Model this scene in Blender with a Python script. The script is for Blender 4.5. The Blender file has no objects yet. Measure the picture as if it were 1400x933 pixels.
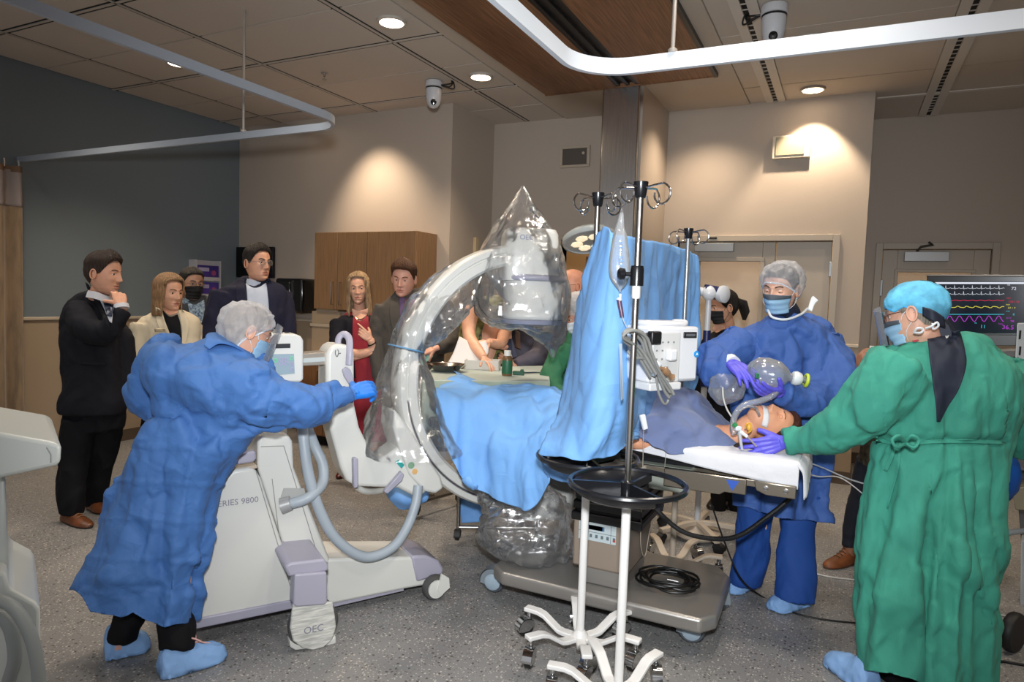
import bpy, bmesh, math, random
import numpy as np
from mathutils import Vector, Matrix, noise
random.seed(7); noise.seed_set(11)
SC = bpy.context.scene
COL = SC.collection
PI = math.pi
def V(*a): return Vector(a if len(a) > 1 else a[0])

# ---------------------------------------------------------------- camera
FPX, YAW, PITCH, ROLL, EYE = 915.0, 0.4599, 0.06505, 0.0332, 1.53
def _axes():
    cy, sy = math.cos(YAW), math.sin(YAW)
    f = V(-sy*math.cos(PITCH), cy*math.cos(PITCH), -math.sin(PITCH))
    r = V(cy, sy, 0); u = r.cross(f)
    c, s = math.cos(ROLL), math.sin(ROLL)
    return c*r + s*u, -s*r + c*u, f
CR, CU, CF = _axes()
CC = V(0, 0, EYE)
def ray(px, py): return CF + CR*((px-700)/FPX) + CU*((466.5-py)/FPX)
def at(px, py, t): return CC + ray(px, py)*t                 # photo measurement at a given distance
def gnd(px, py, z=0.0): d = ray(px, py); return CC + d*((z-EYE)/d.z)
def ony(px, py, y): d = ray(px, py); return CC + d*(y/d.y)
def onx(px, py, x): d = ray(px, py); return CC + d*(x/d.x)
def onp(px, py, p0, n): d = ray(px, py); return CC + d*((p0-CC).dot(n)/d.dot(n))
RH = V(math.cos(YAW), math.sin(YAW), 0)                        # horizontal right
FH = V(-math.sin(YAW), math.cos(YAW), 0)                       # horizontal forward
UP = V(0, 0, 1)
cam = bpy.data.cameras.new('camera'); camo = bpy.data.objects.new('camera', cam)
COL.objects.link(camo); SC.camera = camo
cam.sensor_width = 36; cam.lens = FPX/1400*36; cam.clip_start = .05
m = Matrix((( CR.x, CU.x, -CF.x, 0), (CR.y, CU.y, -CF.y, 0), (CR.z, CU.z, -CF.z, EYE), (0, 0, 0, 1)))
camo.matrix_world = m
SC.view_settings.view_transform = 'Standard'; SC.view_settings.look = 'None'
SC.view_settings.gamma = 1; SC.view_settings.use_curve_mapping = False

# ---------------------------------------------------------------- materials
MATS = {}
def lin(c):
    if isinstance(c, str):
        c = [int(c[i:i+2], 16)/255 for i in (0, 2, 4)]
        return tuple(x/12.92 if x <= .04045 else ((x+.055)/1.055)**2.4 for x in c)
    return tuple(c)
class NT:
    def __init__(s, m): s.n = m.node_tree.nodes; s.l = m.node_tree.links
    def add(s, t, **k):
        o = s.n.new(t)
        for a, b in k.items(): setattr(o, a, b)
        return o
    def link(s, a, b): s.l.new(a, b)
def mat(name, col=(.5, .5, .5), rough=.5, metal=0.0, bump=None, var=None, trans=None, emit=None, coat=0, sheen=0, spec=None, alpha=None, ior=None, col2=None, sss=0):
    """bump = list of (kind, scale, strength[, (sx,sy,sz)]); var = (scale, amount[, (sx,sy,sz)])"""
    if name in MATS: return MATS[name]
    m = bpy.data.materials.new(name); m.use_nodes = True; MATS[name] = m
    t = NT(m); b = t.n['Principled BSDF']; c = lin(col)
    b.inputs['Base Color'].default_value = (*c, 1); b.inputs['Roughness'].default_value = rough
    b.inputs['Metallic'].default_value = metal
    if coat: b.inputs['Coat Weight'].default_value = coat; b.inputs['Coat Roughness'].default_value = .1
    if sheen: b.inputs['Sheen Weight'].default_value = sheen; b.inputs['Sheen Roughness'].default_value = .5
    if spec is not None: b.inputs['Specular IOR Level'].default_value = spec
    if trans: b.inputs['Transmission Weight'].default_value = trans
    if ior: b.inputs['IOR'].default_value = ior
    if sss:
        b.inputs['Subsurface Weight'].default_value = sss; b.inputs['Subsurface Radius'].default_value = (.9, .35, .2); b.inputs['Subsurface Scale'].default_value = .008
    if emit: b.inputs['Emission Color'].default_value = (*lin(emit[0]), 1); b.inputs['Emission Strength'].default_value = emit[1]
    if alpha is not None: b.inputs['Alpha'].default_value = alpha
    co = t.add('ShaderNodeTexCoord')
    def coords(sc):
        if not sc: return co.outputs['Object']
        mp = t.add('ShaderNodeMapping'); mp.inputs['Scale'].default_value = sc
        t.link(co.outputs['Object'], mp.inputs[0]); return mp.outputs[0]
    if var:
        nz = t.add('ShaderNodeTexNoise'); nz.inputs['Scale'].default_value = var[0]; nz.inputs['Detail'].default_value = 4
        t.link(coords(var[2] if len(var) > 2 else None), nz.inputs['Vector'])
        mx = t.add('ShaderNodeMix', data_type='RGBA'); a = var[1]
        d = lin(col2) if col2 else tuple(x*(1-a) for x in c)
        mx.inputs[6].default_value = (*[min(1, x*(1+a*.5)) for x in c], 1) if not col2 else (*c, 1)
        mx.inputs[7].default_value = (*d, 1)
        rp = t.add('ShaderNodeMapRange'); rp.inputs[1].default_value = .35; rp.inputs[2].default_value = .65
        t.link(nz.outputs[0], rp.inputs[0]); t.link(rp.outputs[0], mx.inputs[0]); t.link(mx.outputs[2], b.inputs['Base Color'])
    prev = None
    for bp in (bump or []):
        kind, sc, st = bp[:3]
        if kind == 'noise':
            n = t.add('ShaderNodeTexNoise'); n.inputs['Scale'].default_value = sc; n.inputs['Detail'].default_value = 5; h = n.outputs[0]
            t.link(coords(bp[3] if len(bp) > 3 else None), n.inputs['Vector'])
        elif kind == 'crease':        # crumpled sheet: distance to cell edges, domain warped
            n0 = t.add('ShaderNodeTexNoise'); n0.inputs['Scale'].default_value = sc*.7
            cv = coords(bp[3] if len(bp) > 3 else None); t.link(cv, n0.inputs['Vector'])
            ad = t.add('ShaderNodeVectorMath', operation='MULTIPLY_ADD'); ad.inputs[1].default_value = (.25/sc*4,)*3
            t.link(n0.outputs[1], ad.inputs[0]); t.link(cv, ad.inputs[2])
            n = t.add('ShaderNodeTexVoronoi', feature='F1'); n.inputs['Scale'].default_value = sc; n.distance = 'CHEBYCHEV'
            t.link(ad.outputs[0], n.inputs['Vector']); h = n.outputs['Distance']
        elif kind == 'weave':
            n = t.add('ShaderNodeTexWave', wave_type='BANDS', bands_direction='DIAGONAL'); n.inputs['Scale'].default_value = sc; h = n.outputs['Fac']
            t.link(coords(None), n.inputs['Vector'])
        bm = t.add('ShaderNodeBump'); bm.inputs['Strength'].default_value = min(1, st); bm.inputs['Distance'].default_value = bp[4] if len(bp) > 4 else .01
        t.link(h, bm.inputs['Height'])
        if prev: t.link(prev, bm.inputs['Normal'])
        prev = bm.outputs[0]
    if prev: t.link(prev, b.inputs['Normal'])
    return m
def film(name, col=(.9, .93, .97), opac=.25, rough=.12, crease=9, spec_mix=.35, cs=.6, edge=.5):
    """thin clear plastic film: mostly see-through, with milky body and glossy creases"""
    if name in MATS: return MATS[name]
    m = bpy.data.materials.new(name); m.use_nodes = True; MATS[name] = m
    t = NT(m); t.n.remove(t.n['Principled BSDF']); out = t.n['Material Output']
    co = t.add('ShaderNodeTexCoord'); nz = t.add('ShaderNodeTexNoise'); nz.inputs['Scale'].default_value = crease; nz.inputs['Detail'].default_value = 6
    mp = t.add('ShaderNodeMapping'); mp.inputs['Scale'].default_value = (1, 1, .45); t.link(co.outputs['Object'], mp.inputs[0])
    t.link(mp.outputs[0], nz.inputs['Vector'])
    bp = t.add('ShaderNodeBump'); bp.inputs['Strength'].default_value = cs; bp.inputs['Distance'].default_value = .02; t.link(nz.outputs[0], bp.inputs['Height'])
    tr = t.add('ShaderNodeBsdfTransparent'); df = t.add('ShaderNodeBsdfDiffuse'); df.inputs[0].default_value = (*col, 1)
    tl = t.add('ShaderNodeBsdfTranslucent'); tl.inputs[0].default_value = (*col, 1)
    gl = t.add('ShaderNodeBsdfGlossy'); gl.inputs[0].default_value = (1, 1, 1, 1); gl.inputs['Roughness'].default_value = rough
    t.link(bp.outputs[0], gl.inputs['Normal']); t.link(bp.outputs[0], df.inputs['Normal'])
    m0 = t.add('ShaderNodeMixShader'); m0.inputs[0].default_value = .4; t.link(df.outputs[0], m0.inputs[1]); t.link(tl.outputs[0], m0.inputs[2])
    m1 = t.add('ShaderNodeMixShader'); m1.inputs[0].default_value = opac
    lw = t.add('ShaderNodeLayerWeight'); lw.inputs[0].default_value = .35; t.link(bp.outputs[0], lw.inputs['Normal'])
    ma = t.add('ShaderNodeMath', operation='MULTIPLY_ADD'); ma.inputs[1].default_value = edge; ma.inputs[2].default_value = opac; ma.use_clamp = True
    t.link(lw.outputs['Facing'], ma.inputs[0]); t.link(ma.outputs[0], m1.inputs[0])
    t.link(tr.outputs[0], m1.inputs[1]); t.link(m0.outputs[0], m1.inputs[2])
    m2 = t.add('ShaderNodeMixShader'); ms = t.add('ShaderNodeMath', operation='MULTIPLY'); ms.inputs[1].default_value = spec_mix
    fr = t.add('ShaderNodeFresnel'); fr.inputs[0].default_value = 1.45; t.link(bp.outputs[0], fr.inputs['Normal'])
    ms2 = t.add('ShaderNodeMath', operation='ADD'); ms2.use_clamp = True; ms2.inputs[1].default_value = .03
    t.link(fr.outputs[0], ms.inputs[0]); t.link(ms.outputs[0], ms2.inputs[0]); t.link(ms2.outputs[0], m2.inputs[0])
    t.link(m1.outputs[0], m2.inputs[1]); t.link(gl.outputs[0], m2.inputs[2]); t.link(m2.outputs[0], out.inputs[0])
    return m
def emitter(name, col, s): return mat(name, (0, 0, 0), 1, emit=(col, s))

# ---------------------------------------------------------------- objects
def tag(o, label=None, cat=None, group=None, kind=None):
    for k, v in (('label', label), ('category', cat), ('group', group), ('kind', kind)):
        if v: o[k] = v
    return o
def thing(name, label, cat, loc=(0, 0, 0), rotz=0, group=None, mtx=None):
    o = bpy.data.objects.new(name, None); COL.objects.link(o); o.empty_display_size = .1
    o.matrix_basis = mtx if mtx is not None else Matrix.Translation(V(*loc) if not isinstance(loc, Vector) else loc) @ Matrix.Rotation(rotz, 4, 'Z')
    return tag(o, label, cat, group)
def copy_tree(o, parent=None):
    c = o.copy(); COL.objects.link(c)
    if parent: c.parent = parent
    for ch in list(o.children): copy_tree(ch, c)
    return c

class M:
    """collects shapes; build() links them as ONE mesh object"""
    def __init__(s): s.v = []; s.f = []; s.mi = []
    def _add(s, vs, fs, mi=0):
        n = len(s.v); s.v += [tuple(v) for v in vs]; s.f += [tuple(i+n for i in f) for f in fs]; s.mi += [mi]*len(fs); return s
    def box(s, c, size, rz=0, mtx=None, mi=0):
        x, y, z = [d/2 for d in size]; c = V(*c) if not isinstance(c, Vector) else c
        R = (mtx or Matrix.Rotation(rz, 3, 'Z'))
        vs = [c + R @ V(a*x, b*y, d*z) for d in (-1, 1) for a, b in ((-1, -1), (1, -1), (1, 1), (-1, 1))]
        return s._add(vs, [(0, 3, 2, 1), (4, 5, 6, 7), (0, 1, 5, 4), (1, 2, 6, 5), (2, 3, 7, 6), (3, 0, 4, 7)], mi)
    def span(s, a, b, mi=0):
        a, b = V(*a), V(*b); return s.box((a+b)/2, [abs(x) for x in (b-a)], mi=mi)
    def prism(s, pts, depth, mi=0):
        """pts = closed loop of Vectors, depth = extrusion Vector"""
        n = len(pts); pts = [V(*p) for p in pts]; vs = pts + [p+depth for p in pts]
        fs = [tuple(range(n))[::-1], tuple(range(n, 2*n))] + [(i, (i+1) % n, n+(i+1) % n, n+i) for i in range(n)]
        return s._add(vs, fs, mi)
    def tube(s, path, rad, n=12, closed=False, caps=True, up=None, ell=1.0, mi=0):
        path = [V(*p) for p in path]; k = len(path)
        rad = [rad]*k if isinstance(rad, (int, float)) else list(rad)
        ells = [ell]*k if isinstance(ell, (int, float)) else list(ell)
        vs = []; nrm = None
        for i, p in enumerate(path):
            a = path[(i-1) % k] if (closed or i) else p; b = path[(i+1) % k] if (closed or i < k-1) else p
            tg = (b-a).normalized() if (b-a).length > 1e-9 else V(0, 0, 1)
            if nrm is None:
                nrm = V(*up) if up else (V(0, 0, 1) if abs(tg.z) < .9 else V(1, 0, 0))
            nrm = (nrm - tg*nrm.dot(tg))
            if nrm.length < 1e-6: nrm = tg.orthogonal()
            nrm.normalize(); bi = tg.cross(nrm)
            for j in range(n):
                q = 2*PI*j/n; vs.append(p + nrm*(math.cos(q)*rad[i]) + bi*(math.sin(q)*rad[i]*ells[i]))
        fs = []
        for i in range(k if closed else k-1):
            i2 = (i+1) % k
            fs += [(i*n+j, i*n+(j+1) % n, i2*n+(j+1) % n, i2*n+j) for j in range(n)]
        if caps and not closed:
            fs += [tuple(range(n))[::-1], tuple(range((k-1)*n, k*n))]
        return s._add(vs, fs, mi)
    def lathe(s, prof, c=(0, 0, 0), mtx=None, n=32, mi=0, caps=True):
        """prof = [(r, z)...] about local Z; mtx 3x3 orients"""
        c = V(*c) if not isinstance(c, Vector) else c; R = mtx or Matrix.Identity(3); k = len(prof)
        vs = [c + R @ V(r*math.cos(2*PI*j/n), r*math.sin(2*PI*j/n), z) for r, z in prof for j in range(n)]
        fs = [(i*n+j, i*n+(j+1) % n, (i+1)*n+(j+1) % n, (i+1)*n+j) for i in range(k-1) for j in range(n)]
        if caps: fs += [tuple(range(n))[::-1], tuple(range((k-1)*n, k*n))]
        return s._add(vs, fs, mi)
    def ell(s, c, r, mtx=None, nu=24, nv=16, mi=0):
        c = V(*c) if not isinstance(c, Vector) else c; R = mtx or Matrix.Identity(3)
        r = (r,)*3 if isinstance(r, (int, float)) else r
        prof = [(math.sin(PI*i/nv), -math.cos(PI*i/nv)) for i in range(1, nv)]
        vs = [c + R @ V(a*r[0]*math.cos(2*PI*j/nu), a*r[1]*math.sin(2*PI*j/nu), z*r[2]) for a, z in prof for j in range(nu)]
        k = len(prof); vs += [c + R @ V(0, 0, -r[2]), c + R @ V(0, 0, r[2])]
        fs = [(i*nu+j, i*nu+(j+1) % nu, (i+1)*nu+(j+1) % nu, (i+1)*nu+j) for i in range(k-1) for j in range(nu)]
        fs += [((j+1) % nu, j, k*nu) for j in range(nu)] + [((k-1)*nu+j, (k-1)*nu+(j+1) % nu, k*nu+1) for j in range(nu)]
        return s._add(vs, fs, mi)
    def grid(s, g, wrap=False, mi=0, flip=False):
        """g = rows of points"""
        k = len(g); n = len(g[0]); vs = [p for r in g for p in r]
        fs = [(i*n+j, i*n+(j+1) % n, (i+1)*n+(j+1) % n, (i+1)*n+j) for i in range(k-1) for j in range(n if wrap else n-1)]
        if flip: fs = [f[::-1] for f in fs]
        return s._add(vs, fs, mi)
    def mesh(s, name='m'):
        me = bpy.data.meshes.new(name); me.from_pydata([tuple(v) for v in s.v], [], s.f); me.update(); return me
    def bounds(s):
        a = np.array(s.v); return a.min(0), a.max(0)
    def build(s, name, mats, parent=None, smooth=True, bevel=0, bseg=2, sub=0, solid=0, flat_angle=40, offs=0, label=None):
        mats = mats if isinstance(mats, (list, tuple)) else [mats]
        me = s.mesh(name)
        for x in mats: me.materials.append(x)
        if len(mats) > 1: me.polygons.foreach_set('material_index', s.mi)
        o = bpy.data.objects.new(name, me); COL.objects.link(o)
        if parent is not None:
            o.parent = parent
            top = parent.parent is None
            if top: o.matrix_parent_inverse = parent.matrix_basis.inverted()
        else:
            lo, hi = s.bounds(); c = V((lo[0]+hi[0])/2, (lo[1]+hi[1])/2, lo[2])
            me.transform(Matrix.Translation(-c)); o.location = c
        bm = bmesh.new(); bm.from_mesh(me); bmesh.ops.recalc_face_normals(bm, faces=bm.faces)
        if smooth:
            for f in bm.faces: f.smooth = True
            ca = math.radians(flat_angle)
            for e in bm.edges:
                if len(e.link_faces) == 2 and e.calc_face_angle(0) > ca: e.smooth = False
        bm.to_mesh(me); bm.free()
        if solid:
            d = o.modifiers.new('s', 'SOLIDIFY'); d.thickness = solid; d.offset = offs
        if bevel:
            d = o.modifiers.new('b', 'BEVEL'); d.width = bevel; d.segments = bseg; d.limit_method = 'ANGLE'; d.angle_limit = math.radians(35); d.harden_normals = False
        if sub:
            d = o.modifiers.new('u', 'SUBSURF'); d.levels = sub; d.render_levels = sub
        if label: o['label'] = label
        return o
def struct(name, mm, mats, **k):
    o = mm.build(name, mats, **k); o['kind'] = 'structure'; return o

def remesh(mm, vox, smooth=2, name='r'):
    """union of overlapping closed shapes -> one continuous skin"""
    me = mm.mesh(name); o = bpy.data.objects.new(name, me); COL.objects.link(o)
    d = o.modifiers.new('r', 'REMESH'); d.mode = 'VOXEL'; d.voxel_size = vox
    if smooth:
        e = o.modifiers.new('c', 'SMOOTH'); e.factor = .5; e.iterations = smooth
    dg = bpy.context.evaluated_depsgraph_get(); ev = o.evaluated_get(dg); r = bpy.data.meshes.new_from_object(ev)
    out = M(); n = len(r.vertices); co = np.empty(n*3, 'f'); r.vertices.foreach_get('co', co)
    out.v = [tuple(x) for x in co.reshape(-1, 3).tolist()]
    out.f = [tuple(p.vertices) for p in r.polygons]; out.mi = [0]*len(out.f)
    bpy.data.objects.remove(o); bpy.data.meshes.remove(me); bpy.data.meshes.remove(r)
    return out
def vnormals(mm):
    v = np.array(mm.v); n = np.zeros_like(v)
    f4 = np.array([f if len(f) == 4 else (*f, f[2]) for f in mm.f if len(f) in (3, 4)])
    a = np.cross(v[f4[:, 2]]-v[f4[:, 0]], v[f4[:, 3]]-v[f4[:, 1]])
    for k in range(4): np.add.at(n, f4[:, k], a)
    return n/np.maximum(np.linalg.norm(n, axis=1, keepdims=True), 1e-9)
def crumple(mm, amp=.006, scale=(7, 7, 3), oct=3, ridge=True, seed=0, mask=None):
    """push vertices along normals by ridged noise: cloth folds"""
    n = vnormals(mm); v = np.array(mm.v)
    d = np.empty(len(v))
    for i, p in enumerate(v):
        q = V(p[0]*scale[0]+seed*3.1, p[1]*scale[1]+seed*1.7, p[2]*scale[2])
        w = noise.noise_vector(q*.6)*.8; q = q+w; h = 0; a = 1.0
        for k in range(oct):
            s = noise.noise(q); h += a*((1-2*abs(s))-.45 if ridge else s); q = q*1.95+V(5.2, 1.3, 7.7); a *= .5
        d[i] = h
    if mask is not None: d = d*mask(v)
    mm.v = [tuple(x) for x in (v + n*(d*amp)[:, None]).tolist()]
    return mm
def facet(mm, amp=.012, scale=(4, 4, 3), seed=0, sharp=16, tilt=1.0):
    """crisp creased cloth: flat tilted cells meeting in folds, pushed along the normals"""
    n = vnormals(mm); d = np.empty(len(mm.v)); cache = {}
    for i, p in enumerate(mm.v):
        q = V(p[0]*scale[0]+seed*2.3, p[1]*scale[1]-seed*1.1, p[2]*scale[2]+seed*.7); q = q+noise.noise_vector(q*.8)*.35
        ds, ps = noise.voronoi(q); h = w = 0.0
        for k in range(3):
            c = ps[k]; key = (round(c.x, 3), round(c.y, 3), round(c.z, 3)); r = cache.get(key)
            if r is None: r = cache[key] = noise.noise_vector(c*9.7+V(3.3, 1.1, 7.7)).normalized()
            e = math.exp(-(ds[k]-ds[0])*sharp); h += e*(q-c).dot(r); w += e
        d[i] = h/w
    mm.v = [tuple(x) for x in (np.array(mm.v) + n*(d*amp)[:, None]).tolist()]
    return mm
def catmull(P, k):
    """dense points along a Catmull-Rom curve through P, k per span"""
    P = [V(*p) for p in P]; out = []
    for i in range(len(P)-1):
        a = P[i-1] if i else P[0]*2-P[1]; b, c = P[i], P[i+1]; d = P[i+2] if i+2 < len(P) else P[-1]*2-P[-2]
        for j in range(k):
            t = j/k; out.append(.5*((2*b)+(c-a)*t+(2*a-5*b+4*c-d)*t*t+(3*b-a-3*c+d)*t**3))
    return out+[P[-1]]
def catv(P, k):
    return [p.x for p in catmull([(x, 0, 0) for x in P], k)]
def sheet(rows, ku=8, kv=8):
    """smooth dense grid through control rows of points"""
    r2 = [catmull(r, ku) for r in rows]
    cols = [catmull([r[j] for r in r2], kv) for j in range(len(r2[0]))]
    return [[c[i] for c in cols] for i in range(len(cols[0]))]
def cable(path, r, k=8, n=10): return M().tube(catmull(path, k), r, n)
def frame(x, z):
    """3x3 with columns x, y=z×x, z"""
    x = V(*x).normalized(); z = V(*z); z = (z - x*z.dot(x)).normalized(); y = z.cross(x)
    return Matrix(((x.x, y.x, z.x), (x.y, y.y, z.y), (x.z, y.z, z.z)))
def zto(d, ref=(0, 0, 1)):
    """3x3 whose local Z points along d"""
    d = V(*d).normalized(); ref = V(*ref)
    if abs(d.dot(ref)) > .95: ref = V(1, 0, 0) if abs(d.x) < .9 else V(0, 1, 0)
    x = ref.cross(d).normalized(); y = d.cross(x)
    return Matrix(((x.x, y.x, d.x), (x.y, y.y, d.y), (x.z, y.z, d.z)))
def text(body, size, name, m, mtx, parent, ext=.0006, align='CENTER', font_shear=0, label=None):
    """raised lettering as mesh; mtx = 4x4 (X along the line, Y up the letters)"""
    c = bpy.data.curves.new(name, 'FONT'); c.body = body; c.size = size; c.extrude = ext; c.align_x = align; c.align_y = 'CENTER'; c.resolution_u = 3
    o = bpy.data.objects.new(name, c); COL.objects.link(o)
    dg = bpy.context.evaluated_depsgraph_get(); me = bpy.data.meshes.new_from_object(o.evaluated_get(dg))
    bpy.data.objects.remove(o); bpy.data.curves.remove(c)
    me.transform(mtx); me.materials.clear(); me.materials.append(m)
    q = bpy.data.objects.new(name, me); COL.objects.link(q); q.parent = parent
    if parent is not None and parent.parent is None: q.matrix_parent_inverse = parent.matrix_basis.inverted()
    if label: q['label'] = label
    return q
def pmtx(origin, x, y):
    """4x4 for text on a surface: x reading direction, y up"""
    x = V(*x).normalized(); y = V(*y); y = (y-x*y.dot(x)).normalized(); z = x.cross(y)
    return Matrix(((x.x, y.x, z.x, origin[0]), (x.y, y.y, z.y, origin[1]), (x.z, y.z, z.z, origin[2]), (0, 0, 0, 1)))
# ================================================================ THE ROOM
LW, CY, RX, BY, PX0, RY, RX2, FY, CZ = -6.27, 5.52, -3.44, 6.36, -1.61, 6.45, .12, 7.40, 3.35
paint = mat('paint_beige', 'b5a89b', .75, bump=[('noise', 180, .08)])
paint_low = mat('paint_wainscot', 'a6937c', .55, bump=[('noise', 120, .05)])
paint_blue = mat('paint_slate', '737e86', .75, bump=[('noise', 180, .08)])
trimm = mat('trim_cream', 'b8ab99', .5)
basem = mat('base_brown', '5a4c40', .55)
doorm = mat('door_paint', 'ada294', .5)
tilem = mat('ceiling_tile', 'cbc1b6', .9, bump=[('noise', 260, .15)])
gridm = mat('ceiling_grid', 'c2b8ad', .5)
darkm = mat('dark_gap', '14120f', .8)
drywall = mat('drywall', 'c4b8aa', .8)
steel = mat('brushed_steel', 'cfccc8', .24, 1.0, bump=[('noise', 60, .06, (1, 1, .02))], var=(30, .12, (8, 8, .15)))
glassm = mat('window_glass', (.9, .92, .92), .03, alpha=.18)

# floor: speckled vinyl
fm = mat('floor_vinyl', '6f6a64', .42)
t = NT(fm); b = t.n['Principled BSDF']; co = t.n['Texture Coordinate'] if 'Texture Coordinate' in t.n else t.add('ShaderNodeTexCoord')
def speck(scale, thr, seedv):
    mp = t.add('ShaderNodeMapping'); mp.inputs['Location'].default_value = (seedv, seedv*2, 0); t.link(co.outputs['Object'], mp.inputs[0])
    v = t.add('ShaderNodeTexVoronoi'); v.inputs['Scale'].default_value = scale; t.link(mp.outputs[0], v.inputs['Vector'])
    w = t.add('ShaderNodeSeparateColor'); t.link(v.outputs['Color'], w.inputs[0])
    a = t.add('ShaderNodeMath', operation='LESS_THAN'); a.inputs[1].default_value = .28; t.link(v.outputs['Distance'], a.inputs[0])
    c = t.add('ShaderNodeMath', operation='GREATER_THAN'); c.inputs[1].default_value = thr; t.link(w.outputs[0], c.inputs[0])
    q = t.add('ShaderNodeMath', operation='MULTIPLY'); t.link(a.outputs[0], q.inputs[0]); t.link(c.outputs[0], q.inputs[1]); return q.outputs[0]
base = t.add('ShaderNodeTexNoise'); base.inputs['Scale'].default_value = 2.2; t.link(co.outputs['Object'], base.inputs['Vector'])
cur = t.add('ShaderNodeMix', data_type='RGBA'); cur.inputs[6].default_value = (*lin('7c7b7a'), 1); cur.inputs[7].default_value = (*lin('8a8988'), 1); t.link(base.outputs[0], cur.inputs[0])
out = cur.outputs[2]
for sc, th, c, sd in ((70, .55, '69645f', 1.3), (95, .6, 'b9b3ac', 4.1), (48, .72, '55514d', 7.7), (60, .72, 'bcb5ad', 2.9)):
    x = t.add('ShaderNodeMix', data_type='RGBA'); x.inputs[7].default_value = (*lin(c), 1); t.link(out, x.inputs[6]); t.link(speck(sc, th, sd), x.inputs[0]); out = x.outputs[2]
t.link(out, b.inputs['Base Color'])
struct('floor', M().span((LW-.3, -1.5, -.12), (4.2, 9.2, 0)), fm, smooth=False)

# walls
T = .14
w = M().span((LW-T, -1.5, 1.21), (LW, CY+T, CZ+.2), 0).span((LW-T, -1.5, 0), (LW, CY+T, 1.21), 1)
struct('wall_left', w, [paint_blue, paint_low], smooth=False)
w = M().span((LW, CY, 1.21), (RX, CY+T, CZ+.2), 0).span((LW, CY, 0), (RX, CY+T, 1.21), 1)
struct('wall_cabinet_side', w, [paint, paint_low], smooth=False)
w = M().span((RX-T, CY+T, 1.21), (RX, BY+T, CZ+.2), 0).span((RX-T, CY+T, 0), (RX, BY+T, 1.21), 1)
struct('wall_return', w, [paint, paint_low], smooth=False)
# centre wall with a doorway
DX0, DX1, DZ = -2.62, -1.98, 2.13
w = M().span((RX, BY, DZ), (PX0, BY+T, CZ+.2)).span((RX, BY, 0), (DX0, BY+T, DZ)).span((DX1, BY, 0), (PX0, BY+T, DZ))
struct('wall_centre', w, paint, smooth=False)
# right wall with the double door opening
OX0, OX1, OZ = -1.46, -.13, 2.11
w = M().span((PX0, RY, OZ), (RX2, RY+T, CZ+.2)).span((PX0, RY, 0), (OX0, RY+T, OZ)).span((OX1, RY, 1.21), (RX2, RY+T, OZ)).span((OX1, RY, 0), (RX2, RY+T, 1.21), 1)
struct('wall_right', w, [paint, paint_low], smooth=False)
struct('wall_right_return', M().span((RX2-T, RY+T, 0), (RX2, FY+T, CZ+.2)), paint, smooth=False)
EX0, EX1 = .29, 1.16
w = M().span((RX2, FY, 2.11), (4.2, FY+T, CZ+.2)).span((RX2, FY, 0), (EX0, FY+T, 2.11)).span((EX1, FY, 0), (4.2, FY+T, 2.11))
struct('wall_far', w, paint, smooth=False)
struct('wall_side', M().span((4.2, -1.5, 0), (4.2+T, FY+T, CZ+.2)), paint, smooth=False)
# corridor beyond the doors
struct('wall_corridor', M().span((-3.6, 8.3, 0), (4.2, 8.3+T, CZ)).span((-3.6, BY+T, 0), (-3.46, 8.3, CZ)), mat('paint_corridor', 'b39a78', .8), smooth=False)
# chair rails
rl = M()
for a, c in (((LW, -1.5, 1.195), (LW+.018, CY, 1.225)), ((LW, CY-.018, 1.195), (RX, CY, 1.225)), ((RX, CY, 1.195), (RX+.018, BY, 1.225)), ((RX, BY-.018, 1.195), (DX0-.06, BY, 1.225)), ((OX1+.06, RY-.018, 1.195), (RX2, RY, 1.225))):
    rl.span(a, c)
struct('trim_1', rl, mat('rail_cream', 'c4b6a2', .45), bevel=.006)
bb = M()
for a, c in (((LW, -1.5, 0), (LW+.012, CY, .11)), ((LW, CY-.012, 0), (RX, CY, .11)), ((RX, CY, 0), (RX+.012, BY, .11)), ((RX, BY-.012, 0), (DX0-.06, BY, .11)), ((OX1+.06, RY-.012, 0), (RX2, RY, .11)), ((RX2, RY, 0), (RX2+.012, FY, .11)), ((RX2, FY-.012, 0), (EX0-.06, FY, .11)), ((EX1+.06, FY-.012, 0), (4.2, FY, .11))):
    bb.span(a, c)
struct('baseboard_room', bb, basem, smooth=False)
# the steel-clad column
struct('column', M().span((PX0-.34, 5.56, 0), (PX0, BY, CZ)).span((PX0, 5.56, 0), (PX0+.001, RY, CZ)), paint, smooth=False)
cl = M().span((PX0-.335, 5.50, 0), (PX0-.015, 5.56, CZ-.03))
o = struct('trim_2', cl, steel, bevel=.012)

# ceiling: tiles in a grid, drywall bands, slab behind
XR = -.88
cm = M()
xs = [LW, -5.65, -4.35, -3.05, -2.62]
ys = [-1.5, -.81, .4, 1.61, 2.83, 4.05, 5.26, 6.40]
for i in range(4):
    for j in range(7):
        x0, x1 = xs[i]+.03, xs[i+1]-.03; y0, y1 = ys[j]+.03, ys[j+1]-.03; ym = (y0+y1)/2
        for c, d in ((y0, ym-.007), (ym+.007, y1)):
            if i < 3 or True: cm.span((x0, c, CZ), (x1, d, CZ+.03), 0)
for x in xs[1:4]:
    cm.span((x-.010, -1.5, CZ-.004), (x+.010, 6.40, CZ+.03), 1); cm.span((x-.045, -1.5, CZ+.002), (x+.045, 6.40, CZ+.028), 4)  # near-black strips paint the shade inside the grid gaps
for y in ys[1:-1]:
    cm.span((LW, y-.010, CZ-.004), (-2.62, y+.010, CZ+.03), 1); cm.span((LW, y-.045, CZ+.002), (-2.62, y+.045, CZ+.028), 4)  # same painted shade along the cross gaps
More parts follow.
